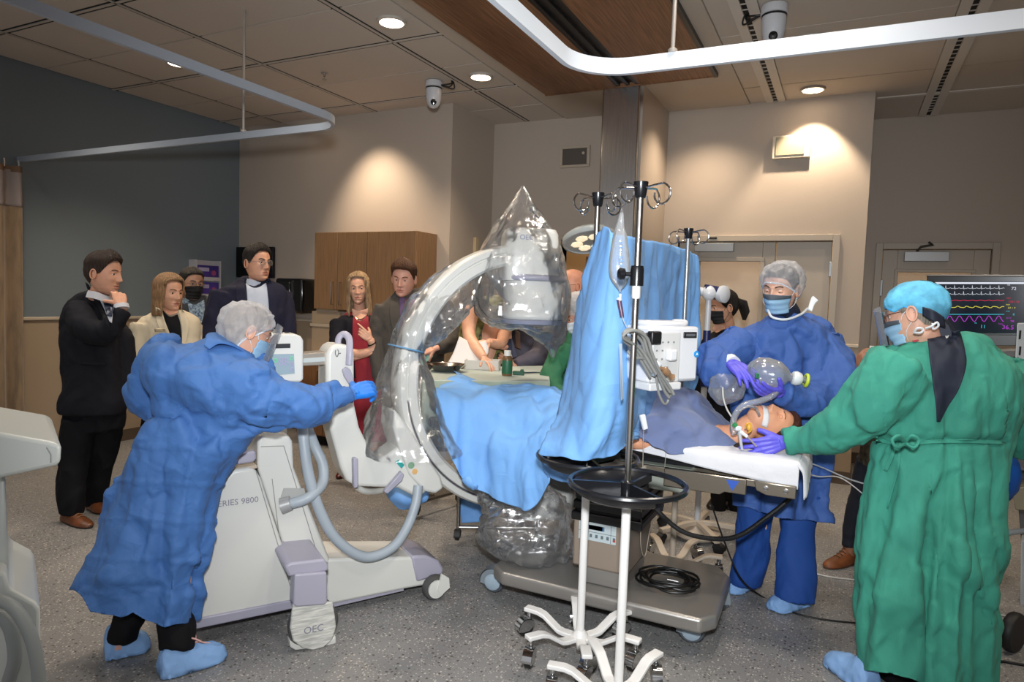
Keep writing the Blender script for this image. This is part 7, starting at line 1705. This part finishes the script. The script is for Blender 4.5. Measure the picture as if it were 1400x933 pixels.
mm = M(); limb(mm, [at(190, 800, 2.80), at(180, 835, 2.78), at(171, 862, 2.76), at(168, 875, 2.76)], [.07, .066, .058, .056]); limb(mm, [at(228, 800, 2.74), at(238, 845, 2.70), at(241, 880, 2.67), at(240, 890, 2.66)], [.07, .07, .068, .066])
P.part('trousers', cloth_union(mm, .011, .006, (9, 9, 5), 3), black_c, flat_angle=180)
mm = M().tube([at(163, 872, 2.765), at(163, 886, 2.76)], [.036, .038], 14); P.part('sock', mm, mat('sock_pink', 'c79a90', .7))
h1, t1 = gnd(146, 898), gnd(204, 884); h2, t2 = gnd(222, 924), gnd(306, 897)
shoecover(P, h1, t1); shoecover(P, h2, t2, tie=True, h=.09)
P.finish()

# ---- blue gown with purple gloves, squeezing the bag
P = Person('bag_gown', 'person in royal blue gown, hair net and blue mask squeezing a ventilation bag', gnd(1050, 822), 'd6a58c', 'b5665c')
P.set_head(at(1067, 396, 3.42), -24, 14, -4, 1.02, lid=.0065); P.eyes('4a3a2c', -8, brow='4a3628')
P.hair('3a2d26', front=.066, temple=.03, thick=.006, top=.0, nape=-.10, strand=.15); P.net(netm2, .017, front=.052, ear=-.015, nape=-.075, seed=9, back=.032, edge=maskw)
P.mask(maskb, mat('mask_slate', '4a5058', .7), loopm=maskw)
nk, ch, pv = at(1076, 436, 3.5), at(1070, 490, 3.52), at(1070, 660, 3.54)
W1, W2 = at(1000, 497, 3.20), at(1066, 538, 3.12)
sbody(P, nk, ch, pv, [[at(1010, 462, 3.5), at(978, 512, 3.4), W1], [at(1124, 462, 3.54), at(1134, 528, 3.4), W2]], [[at(1045, 680, 3.5), at(1038, 740, 3.52), at(1028, 800, 3.6)], [at(1092, 680, 3.5), at(1090, 750, 3.46), at(1080, 820, 3.4)]])
P.part('glove', hand(W1, at(1032, 522, 3.03)-W1, FH*.9-UP*.35-RH*.1, 1, (.22, .3, .36, .42), (.30, .2), .05, 1.12, fat=1.05), gl_p)
P.part('glove', hand(W2, at(1034, 536, 3.02)-W2, FH*.6+UP*.7, -1, (.25, .3, .35, .4), (.5, .3), .06, 1.05, fat=1.05), gl_p)
M().tube([at(997, 495, 3.235), at(1002, 499, 3.205)], [.043, .042], 14).build('cuff', maskw, P.root)
mm = M(); ringtube(mm, pxrings([(1050, 432, 1100, 430, 3.5, .8), (1022, 444, 1118, 436, 3.5, .6), (996, 462, 1138, 456, 3.5, .55), (990, 500, 1144, 500, 3.5, .6), (1002, 550, 1140, 548, 3.5, .62), (1010, 600, 1136, 600, 3.5, .64), (1008, 650, 1134, 650, 3.5, .64), (1004, 690, 1130, 700, 3.5, .64), (1002, 730, 1130, 742, 3.5, .64), (1000, 760, 1130, 770, 3.5, .64)], kv=5))
limb(mm, [at(1010, 466, 3.46), at(984, 492, 3.38), at(974, 512, 3.32), at(984, 508, 3.26), at(998, 498, 3.22)], [.105, .10, .085, .07, .05])
limb(mm, [at(1122, 466, 3.50), at(1138, 500, 3.42), at(1132, 535, 3.34), at(1100, 547, 3.22), at(1070, 539, 3.13)], [.11, .105, .095, .078, .05])
r = remesh(mm, .0085, 2)
def fb2(p):
    q = p-CC; w = q.dot(CF); py = 466.5-FPX*q.dot(CU)/w; px = 700+FPX*q.dot(CR)/w
    k = max(0, min(1, (py-480)/160)); c = at(1070, 550, 3.5); n = V(p.x-c.x, p.y-c.y, 0); n = n.normalized() if n.length > 1e-4 else n
    a = math.atan2(n.dot(RH), n.dot(-FH)); return p+n*(k*(.018*math.sin(a*6+py*.004)+.010*math.sin(a*13+2))+.010*math.sin(px*.16+py*.02)*G(py, 480, 45))
folds(r, fb2); crumple(r, .010, (6, 6, 3.2), 2, True, 13); facet(r, .042, (5, 5, 3.2), 13, 24); facet(r, .013, (11, 11, 8), 15, 22); hem(r, [(1000, 690), (1060, 706), (1126, 716), (1140, 716)], 2)
gw_ = P.part('gown', r, gownb2, flat_angle=180, solid=.003)
M().tube(catmull([at(1050, 424, 3.40), at(1056, 434, 3.34), at(1075, 437, 3.33), at(1095, 430, 3.38), at(1104, 422, 3.44)], 6), .006, 8).build('neck_binding', maskw, gw_)
M().grid(sheet([[at(1104, 424, 3.44), at(1109, 408, 3.46), at(1112, 405, 3.46)], [at(1110, 426, 3.42), at(1114, 416, 3.44), at(1119, 411, 3.44)]], 5, 5)).build('neck_tab', maskw, gw_, solid=.003)
M().tube(catmull([P.L(0, .02, -.12), at(1074, 428, 3.46), at(1076, 440, 3.5)], 4), [.06]*4+[.07]*4+[.078], 18).build('thyroid_collar', mat('collar_navy', '141c30', .6), P.root)
M().tube(catmull([at(1128, 530, 3.46), at(1132, 550, 3.45), at(1138, 566, 3.45), at(1141, 572, 3.45)], 4), .007, 6).build('waist_tie', gownb2, gw_)
mm = M(); ringtube(mm, pxrings([(1008, 670, 1062, 670, 3.5, .8), (1006, 720, 1054, 720, 3.52, .75), (1004, 765, 1052, 765, 3.55, .75), (998, 796, 1042, 800, 3.58, .8)])); ringtube(mm, pxrings([(1066, 670, 1126, 670, 3.48, .8), (1066, 720, 1114, 720, 3.46, .75), (1062, 770, 1114, 770, 3.42, .75), (1060, 816, 1112, 822, 3.38, .8)]))
P.part('scrub_trousers', cloth_union(mm, .011, .011, (8, 8, 3), 21), mat('scrubs_royal', '15448f', .8, bump=[('noise', 220, .1)]), flat_angle=180)
shoecover(P, gnd(1030, 794), gnd(996, 812)); shoecover(P, gnd(1098, 824), gnd(1055, 836))
P.finish()

# ---- green gown, back to the camera
P = Person('green_gown', 'person in long green gown and blue cap, back turned, holding the mannequin head', gnd(1260, 930), 'd09f88', 'b5665c')
P.set_head(at(1251, 432, 2.72), -104, 16, 6, 1.05, wide=1.03, jaw=1.08); P.eyes('4a4a48', 0, brow='8a7a6a')
P.hair('8d8478', front=.05, temple=.03, thick=.003, top=.0, nape=-.07, strand=.15)
capm = mat('cap_aqua', '63b8dc', .8, var=(14, .35), bump=[('noise', 90, .2)])
P.net(capm, .009, front=.050, ear=.02, nape=-.035, seed=4, back=.012, name='surgical_cap', edge=mat('cap_band', '3aa8e0', .7), crum=.003)
P.mask(maskb, mat('mask_slate'), loopm=maskw); P.glasses(mat('frame_bronze', '6a4a3a', .3, .5))
g = [[P.L(.094*math.sin(a), .05+.088*math.cos(a), z) for a in [-1.1+2.2*i/20 for i in range(21)]] for z in [.05-.022*i for i in range(8)]]
P.part('face_shield', M().grid(g), film('shield_film'))
nk, ch, pv = at(1275, 475, 2.76), at(1290, 520, 2.76), at(1280, 680, 2.76)
W = at(1070, 605, 2.95)
sbody(P, nk, ch, pv, [[at(1220, 510, 2.7), at(1150, 580, 2.78), W], [at(1370, 515, 2.84), at(1405, 590, 2.9), at(1430, 620, 3.0)]], [[at(1240, 690, 2.78), at(1235, 800, 2.78), at(1220, 920, 2.78)], [at(1310, 690, 2.76), at(1310, 800, 2.76), at(1310, 930, 2.74)]], .06)
P.part('glove', hand(W, at(1034, 613, 2.97)-W, FH*.95-UP*.1, -1, (.10, .14, .18, .2), (.55, .05), .13, 1.08, fat=1.05), gl_p)
P.part('glove', hand(at(1430, 620, 3.0), RH, -UP, -1, .4), gl_p)
mm = M(); ringtube(mm, pxrings([(1248, 462, 1314, 452, 2.74, .75), (1224, 472, 1340, 462, 2.74, .7), (1196, 494, 1376, 496, 2.74, .6), (1192, 530, 1388, 535, 2.74, .6), (1196, 570, 1382, 572, 2.74, .58), (1200, 602, 1374, 604, 2.74, .58), (1197, 640, 1368, 640, 2.73, .6), (1188, 690, 1366, 690, 2.73, .6), (1181, 750, 1362, 750, 2.72, .6), (1177, 820, 1358, 820, 2.71, .6), (1175, 880, 1354, 885, 2.70, .58), (1176, 925, 1352, 935, 2.69, .58), (1176, 975, 1350, 985, 2.68, .58)], kv=5))
limb(mm, [at(1232, 505, 2.68), at(1206, 535, 2.68), at(1172, 570, 2.74), at(1130, 592, 2.84), at(1094, 602, 2.92), at(1074, 605, 2.95)], [.135, .125, .105, .085, .068, .056])
limb(mm, [at(1362, 510, 2.80), at(1386, 550, 2.82), at(1402, 595, 2.88), at(1425, 615, 2.96)], [.12, .11, .09, .06])
r = remesh(mm, .0085, 2)
def fg(p):
    q = p-CC; w = q.dot(CF); py = 466.5-FPX*q.dot(CU)/w; px = 700+FPX*q.dot(CR)/w
    k = max(0, min(1, (py-600)/120)); c = at(1275, 700, 2.72); n = V(p.x-c.x, p.y-c.y, 0); n = n.normalized() if n.length > 1e-4 else n
    a = math.atan2(n.dot(RH), n.dot(-FH))
    d = k*(.014*math.sin(a*7+py*.002)+.008*math.sin(a*17+2))-.022*G(py, 603, 6)*(1 if 1195 < px < 1376 else 0)
    d -= k*.03*G(px, 1268-.02*(py-700), 5)*(1 if a*a < 2 else 0)
    d += .010*math.sin(px*.12)*G(py, 570, 40)*(1 if 1210 < px < 1370 else 0)
    return p+n*d
folds(r, fg); crumple(r, .008, (7, 7, 2.2), 3, True, 23); facet(r, .026, (5.5, 5.5, 2.4), 23, 20); facet(r, .011, (13, 13, 8), 25, 18); hem(r, [(1150, 905), (1180, 915), (1262, 932), (1300, 944), (1370, 944)], 1)
gw_ = P.part('gown', r, gowng, flat_angle=180, solid=.003)
def gp(name, rows, off, m_, solid=.003, **k): return M().grid(decal(r, rows, off, **k)).build(name, m_, gw_, solid=solid, flat_angle=180)
gp('lead_apron', [[(1268, 464), (1288, 458), (1312, 452)], [(1270, 480), (1294, 476), (1318, 474)], [(1273, 505), (1298, 502), (1321, 498)], [(1277, 535), (1296, 532), (1312, 530)], [(1280, 558), (1288, 558), (1296, 556)], [(1281, 577), (1283, 577), (1285, 577)]], .014, mat('apron_navy', '1b2233', .7, bump=[('noise', 200, .1)]))
gp('apron_mark', [[(1290, 456), (1294, 463)], [(1292, 456), (1295, 461)]], .02, white); gp('apron_mark', [[(1294, 463), (1298, 455)], [(1296, 462), (1299, 456)]], .02, white)
gp('red_patch', [[(1247, 464), (1253, 461), (1258, 458)], [(1248, 468), (1253, 467), (1259, 464)]], .012, mat('patch_red', 'b0404c', .8))
gp('gown_belt', [[(1198, 598), (1230, 606), (1270, 602), (1320, 601), (1372, 603)], [(1198, 603), (1230, 611), (1270, 607), (1320, 606), (1372, 608)]], .012, gowng)
gp('belt_tail', [[(1224, 604), (1228, 604)], [(1216, 625), (1221, 627)], [(1208, 643), (1213, 645)]], .014, gowng); gp('belt_tail', [[(1228, 606), (1231, 606)], [(1226, 640), (1229, 640)], [(1212, 695), (1214, 696)]], .014, gowng)
bow = M()
for k in (-1, 1): bow.tube(catmull([at(1238, 604, 2.50), at(1238+k*9, 596, 2.47), at(1238+k*18, 602, 2.47), at(1238+k*12, 612, 2.47), at(1238, 606, 2.50)], 5), .006, 8)
bow.build('bow', gowng, gw_)
ap = M(); ap.tube(catmull([P.L(0, -.03, -.085), at(1270, 458, 2.74), at(1278, 474, 2.76)], 4), [.078]*4+[.09]*4+[.10], 18).build('thyroid_collar', mat('collar_navy'), P.root)
M().grid(sheet([[at(1262, 420, 2.62), at(1275, 424, 2.58), at(1290, 434, 2.60)], [at(1262, 432, 2.62), at(1276, 440, 2.58), at(1292, 448, 2.60)]], 5, 5)).build('collar_flap', mat('apron_navy'), P.root, solid=.006)
M().tube(catmull([at(1250, 455, 2.57), at(1254, 449, 2.55), at(1262, 450, 2.55), at(1259, 455, 2.55), at(1250, 455, 2.57)], 4), .004, 6).tube(catmull([at(1266, 449, 2.56), at(1274, 446, 2.54), at(1281, 441, 2.54), at(1283, 446, 2.54), at(1276, 450, 2.55), at(1275, 442, 2.55)], 4), .004, 6).build('neck_ties', maskw, P.root)
mm = M()
for x, t_ in ((1225, 2.78), (1312, 2.74)): limb(mm, [at(x, 840, t_), at(x, 905, t_), at(x, 930, t_)], [.08, .07, .065])
P.part('trousers', cloth_union(mm, .014, .004), black_c, flat_angle=180)
shoecover(P, gnd(1190, 945), gnd(1134, 905), h=.085); shoecover(P, gnd(1310, 985), gnd(1290, 1000), h=.085)
P.finish()

# ---- person hidden behind the green gown: camouflage jacket, card in hand, brown boots
P = Person('camo', 'person in olive jacket and brown boots mostly hidden behind the green gown', gnd(1170, 770), '9a6a52', '7a4a40')
P.set_head(at(1262, 418, 3.75), -30, 0, 0, 1.0); P.eyes('2c241e', 0, brow='2a221c'); P.hair('241c18', front=.07, thick=.012)
nk, ch, pv = at(1248, 462, 3.8), at(1235, 500, 3.8), at(1205, 640, 3.82)
W = at(1172, 508, 3.6)
sbody(P, nk, ch, pv, [[at(1195, 490, 3.78), at(1166, 548, 3.72), W], [at(1280, 490, 3.8), at(1290, 560, 3.8), at(1280, 620, 3.8)]], [[at(1188, 650, 3.85), at(1172, 700, 3.95), at(1160, 765, 4.02)], [at(1225, 650, 3.85), at(1228, 720, 3.9), at(1228, 790, 3.9)]])
P.add_hand(hand(W, at(1182, 484, 3.55)-W, at(1195, 500, 3.6)-W, 1, (.6, .7, .8, .8), (.25, .4), .03, 1.0))
camo = mat('camo_olive', '5d5340', .85, var=(30, .6), col2='2e2a20')
mm = M(); ringtube(mm, pxrings([(1225, 462, 1275, 462, 3.8, .6), (1200, 475, 1295, 475, 3.8, .5), (1188, 500, 1298, 500, 3.8, .55), (1186, 560, 1290, 560, 3.8, .6), (1178, 620, 1280, 620, 3.82, .6), (1178, 636, 1278, 636, 3.82, .6)]))
limb(mm, [at(1198, 490, 3.76), at(1176, 520, 3.72), at(1164, 538, 3.68), at(1166, 522, 3.63), at(1171, 510, 3.60)], [.08, .07, .062, .055, .045])
P.part('jacket', cloth_union(mm, .012, .007, (8, 8, 6), 31), camo, flat_angle=180)
mm = M(); limb(mm, [at(1196, 630, 3.85), at(1182, 680, 3.92), at(1166, 728, 4.0), at(1162, 748, 4.02)], [.10, .08, .06, .052]); limb(mm, [at(1228, 630, 3.85), at(1228, 700, 3.9), at(1228, 775, 3.9)], [.10, .075, .055])
P.part('jeans', cloth_union(mm, .012, .005, (9, 9, 5), 32), mat('jeans_navy', '141824', .8), flat_angle=180)
bt = mat('boot_tan', '7a4524', .5, var=(16, .3))
for h, t_, a in ((gnd(1170, 768), gnd(1128, 778), at(1164, 752, 4.02)), (gnd(1236, 800), gnd(1205, 815), at(1228, 785, 3.9))):
    o = shoe(P, h, t_, bt, mat('sole_tan', '5a3a22', .6), name='boot', lace=sole_m, h=.12)
    c = h+(t_-h)*.16
    M().tube([c+UP*.07, c+UP*.12, V(c.x, c.y, .19)], [.05, .05, .053], 16).build('boot_shaft', bt, o)
tag(M().prism([at(1190, 473, 3.52), at(1215, 476, 3.54), at(1215, 500, 3.54), at(1191, 500, 3.52)], FH*.012).build('white_card', mat('card_white', 'd6d2c6', .7), bevel=.002), 'white card held up behind the shoulder of the green gown', 'card')

P.finish()
# ---------------------------------------------------------------- patient mannequin on the table
pm_ = Person('mannequin', 'brown-haired patient mannequin lying on the table with taped breathing tube', at(1040, 612, 3.15), 'd79a78', 'b5665c')
pm_.root.name = 'patient_mannequin'; pm_.root['category'] = 'mannequin'
hz = (at(1086, 584, 3.16)-at(1018, 573, 3.14)).normalized()          # towards the crown
fy = (UP*.86+FH*.12-RH*.02-FH*.5).normalized(); fy = (fy-hz*fy.dot(hz)).normalized(); hx = fy.cross(hz)
Rm = Matrix(((hx.x, fy.x, hz.x), (hx.y, fy.y, hz.y), (hx.z, fy.z, hz.z)))
pm_.set_head_m(at(1052, 582, 3.15), Rm, 1.0)
pm_.eyes(closed=True, brow='6a4a34', bt=.0022); pm_.hair('4a2618', front=.07, temple=.035, thick=.014, top=.01, nape=-.06)
mm = M(); hb = pm_.L(0, -.012, -.085)
mm.tube(catmull([pm_.L(0, -.015, -.03), hb, at(1008, 596, 3.17), at(985, 600, 3.22)], 4), [.052]*4+[.056]*4+[.062]*4+[.075], 16)
mm.tube(catmull([at(994, 604, 3.22), at(960, 598, 3.28), at(910, 590, 3.34), at(860, 592, 3.42)], 3), catv([.055, .075, .08, .08], 3), 18, ell=1.25)
mm.tube(catmull([at(962, 610, 3.22), at(930, 609, 3.18), at(882, 606, 3.14), at(845, 606, 3.12)], 3), catv([.04, .036, .034, .028], 3), 12)
mm.tube(catmull([at(870, 600, 3.4), at(800, 590, 3.55), at(700, 570, 3.75)], 3), catv([.12, .10, .09], 3), 14)
pm_.add_body(mm, .013); pm_.finish()
tape = mat('tape_white', 'd8d6d6', .6, bump=[('noise', 200, .2)])
g = [[pm_.L(*(facepoint(a, z, {})+V(0, .003, 0)+V(math.sin(a)*.003, 0, 0))) for a in [-1.3+2.6*i/24 for i in range(25)]] for z in (-.045, -.053, -.062, -.071)]
pm_.part('tape', M().grid(g), tape, solid=.001, flat_angle=180)
# ---- breathing circuit
bv = thing('ventilation_bag', 'clear squeeze bag with yellow-green ring held in purple gloves', 'ventilation bag', at(1050, 515, 3.12))
sil = film('silicone_film', (.86, .88, .92), opac=.20, crease=9, edge=.5, spec_mix=1.5, cs=.45, rough=.1)
a0, a1 = at(1024, 505, 3.12), at(1085, 517, 3.10); dv = (a1-a0).normalized()
M().lathe([(.012, -.01), (.035, .0), (.062, .03), (.072, .075), (.066, .13), (.045, .165), (.022, .185), (.018, .20)], a0, zto(dv), n=40).build('bag', sil, bv)
M().lathe([(.018, .195), (.03, .20), (.034, .215), (.028, .235), (.016, .245)], a0, zto(dv), n=28).build('valve', mat('valve_white', 'd6dadd', .3), bv)
q = a0+dv*.262
M().tube([q+zto(dv) @ V(.026*math.cos(a), .026*math.sin(a), 0) for a in [2*PI*i/28 for i in range(28)]], .008, 10, closed=True).build('neon_ring', mat('ring_neon', 'b8cc3a', .4), bv)
M().lathe([(.012, -.02), (.018, .0), (.018, .01), (.010, .014)], q, zto(dv), n=20).build('ring_core', mat('core_grey', '5d6466', .4), bv)
tag(M().box(at(1035, 514, 3.03), (.016, .012, .022), YAW).build('green_port', mat('port_green', '1d6a48', .4), bevel=.002), 'small green port on the side of the squeeze bag', 'port')
rb = thing('reservoir_bag', 'round clear reservoir bag hanging under the purple glove by the monitor', 'reservoir bag', at(992, 555, 3.2))
mm = M().ell(at(993, 530, 3.22), (.088, .05, .085), Matrix.Rotation(YAW, 3, 'Z'), 40, 28); crumple(mm, .006, (14, 14, 14), 2, True, 3); facet(mm, .014, (14, 14, 14), 3, 18)
mm.build('bag', sil, rb, flat_angle=180)
cable([at(988, 530, 3.15), at(989, 545, 3.12), at(994, 560, 3.1), at(1000, 570, 3.08), at(1003, 578, 3.08)], .004, 6, 8).build('line', mat('line_clear', 'b9b8b4', .3), rb)
co_ = film('tube_film', (.8, .82, .86), opac=.26, crease=3, edge=.4, spec_mix=1.2, cs=.1, rough=.08)
P9 = catmull([at(1062, 530, 3.10), at(1058, 540, 3.05), at(1040, 548, 3.04), at(1018, 554, 3.04), at(1006, 566, 3.03), at(1002, 582, 3.02), at(1004, 594, 3.0)], 14)
tag(M().tube(P9, [.0125+.0025*(i % 2) for i in range(len(P9))], 16).build('breathing_tube', co_, flat_angle=180), 'clear corrugated tube from the squeeze bag down to the mannequin', 'tube')
P9 = catmull([at(1038, 568, 3.04), at(1033, 558, 3.0), at(1022, 556, 2.99), at(1010, 562, 3.0)], 6)
tag(M().tube(P9, .006, 10).build('airway_tube', co_), 'thin clear airway tube curving out of the taped mouth', 'tube')
va = thing('line_valve', 'white three-way valve with green cap beside the mannequin neck', 'valve', at(1010, 590, 3.0))
M().box(at(1009, 586, 2.98), (.028, .02, .02), .5).build('body', mat('valve_white'), va, bevel=.004)
M().tube([at(1003, 580, 2.98), at(1006, 583, 2.98)], .011, 12).build('green_cap', mat('cap_green', '2f8a52', .4), va)
M().tube([at(1012, 590, 2.98), at(1022, 598, 2.96)], [.009, .007], 12).build('stem', mat('valve_white'), va)
M().tube([at(1011, 590, 2.98), at(1013, 606, 2.98), at(1015, 616, 2.98)], [.008, .007, .005], 12).build('drip_port', mat('port_clear', 'c5c9cc', .3, alpha=.8), va)
tag(M().tube(catmull([at(1022, 598, 2.96), at(1028, 604, 2.94), at(1034, 611, 2.92)], 4), .004, 8).build('suction_line', mat('line_grey', '8a8486', .3)), 'thin dark line from the white valve to the gloved hand', 'tube')
tag(M().tube(catmull([at(1019, 586, 3.0), at(1021, 580, 2.99), at(1026, 580, 2.99), at(1027, 588, 2.99), at(1023, 592, 2.99)], 4), .004, 8).ell(at(1024, 585, 2.98), (.010, .008, .014)).build('yellow_clip', mat('clip_yellow', 'd9a53a', .4)), 'small yellow connector on the mannequin neck', 'connector')
tag(sheet and M().grid(sheet([[at(992, 612, 3.14), at(1020, 606, 3.12), at(1050, 612, 3.1), at(1080, 618, 3.1)], [at(996, 618, 3.05), at(1022, 616, 3.04), at(1050, 622, 3.04), at(1078, 624, 3.06)]], 6, 4)).build('head_pad', mat('pad_black', '1a1a1c', .6), solid=.02), 'dark head pad under the mannequin head on the white sheet', 'pad')
for o_ in list(COL.objects): pass
# ================================================================ LIGHT
W = bpy.data.worlds.new('world'); SC.world = W; W.use_nodes = True
W.node_tree.nodes['Background'].inputs[0].default_value = (.96, .96, 1.0, 1); W.node_tree.nodes['Background'].inputs[1].default_value = .42
def spot(name, loc, aim, power, col, size, blend=.7, rad=.06):
    l = bpy.data.lights.new(name, 'SPOT'); l.energy = power; l.color = col; l.spot_size = math.radians(size); l.spot_blend = blend; l.shadow_soft_size = rad
    o = bpy.data.objects.new(name, l); COL.objects.link(o); o.location = loc
    o.rotation_euler = (V(*aim)-V(*loc)).to_track_quat('-Z', 'Y').to_euler(); return o
WARM = (1.0, .80, .58)
for x, y in ((-2.83, 3.74), (-2.81, 4.93), (-4.97, 3.76)):
    spot('downlight_and_fill', (x, y, CZ-.03), (x, y, 0), 130, WARM, 110, .9)
spot('downlight_and_fill', (-4.35, 4.96, CZ-.03), (-4.2, 5.52, 1.9), 110, WARM, 80, .9)
spot('downlight_and_fill', (-.35, 6.20, CZ-.03), (-.33, 6.6, 1.6), 95, WARM, 80, .5, .02)
for x, y in ((-1.2, 6.0), (.9, 5.6), (2.4, 4.2), ):
    spot('downlight_and_fill', (x, y, CZ-.03), (x, y, 0), 75, WARM, 120, .9)  # warm spots with no fixture modelled at these points
for x, y in ((-2.83, 2.5), (-4.97, 2.5), (-4.97, 1.3), (-.33, 2.6), (-.33, 3.8), (-1.3, 3.9), (-2.83, 1.3), (-.33, 1.4), (1.2, 2.6)):
    spot('downlight_and_fill', (x, y, CZ-.05), (x, y, 0), 62, (1, .90, .78), 130, .9, .12)  # unseen downlights added beyond the frame for softer top light
def area(name, loc, aim, power, col, sx, sy):
    l = bpy.data.lights.new(name, 'AREA'); l.shape = 'RECTANGLE'; l.size = sx; l.size_y = sy; l.energy = power; l.color = col
    o = bpy.data.objects.new(name, l); COL.objects.link(o); o.location = loc
    o.rotation_euler = (V(*aim)-V(*loc)).to_track_quat('-Z', 'Y').to_euler(); return o
area('corridor_lamp', (-.9, 7.4, 3.1), (-.9, 7.4, 0), 25, (1, .8, .55), .6, .6)
area('corridor_lamp', (-2.6, 7.6, 3.1), (-2.6, 7.6, 0), 10, (1, .75, .5), .6, .6)
area('corridor_lamp', (1.0, 7.9, 3.0), (1.0, 7.9, 0), 12, (1, .8, .5), .4, .4)
# the photographer's flash, just above the camera
fl = spot('camera_flash', CC+CU*.28-CF*.05, CC+CF*4+CR*.25, 430, (.93, .97, 1.0), 92, 1.0, .07)
SC.view_settings.exposure = 0.14
SC.cycles.use_denoising = True
SC.cycles.max_bounces = 8; SC.cycles.transparent_max_bounces = 16; SC.cycles.diffuse_bounces = 3; SC.cycles.glossy_bounces = 3
SC.cycles.caustics_reflective = False; SC.cycles.caustics_refractive = False; SC.cycles.sample_clamp_indirect = 4
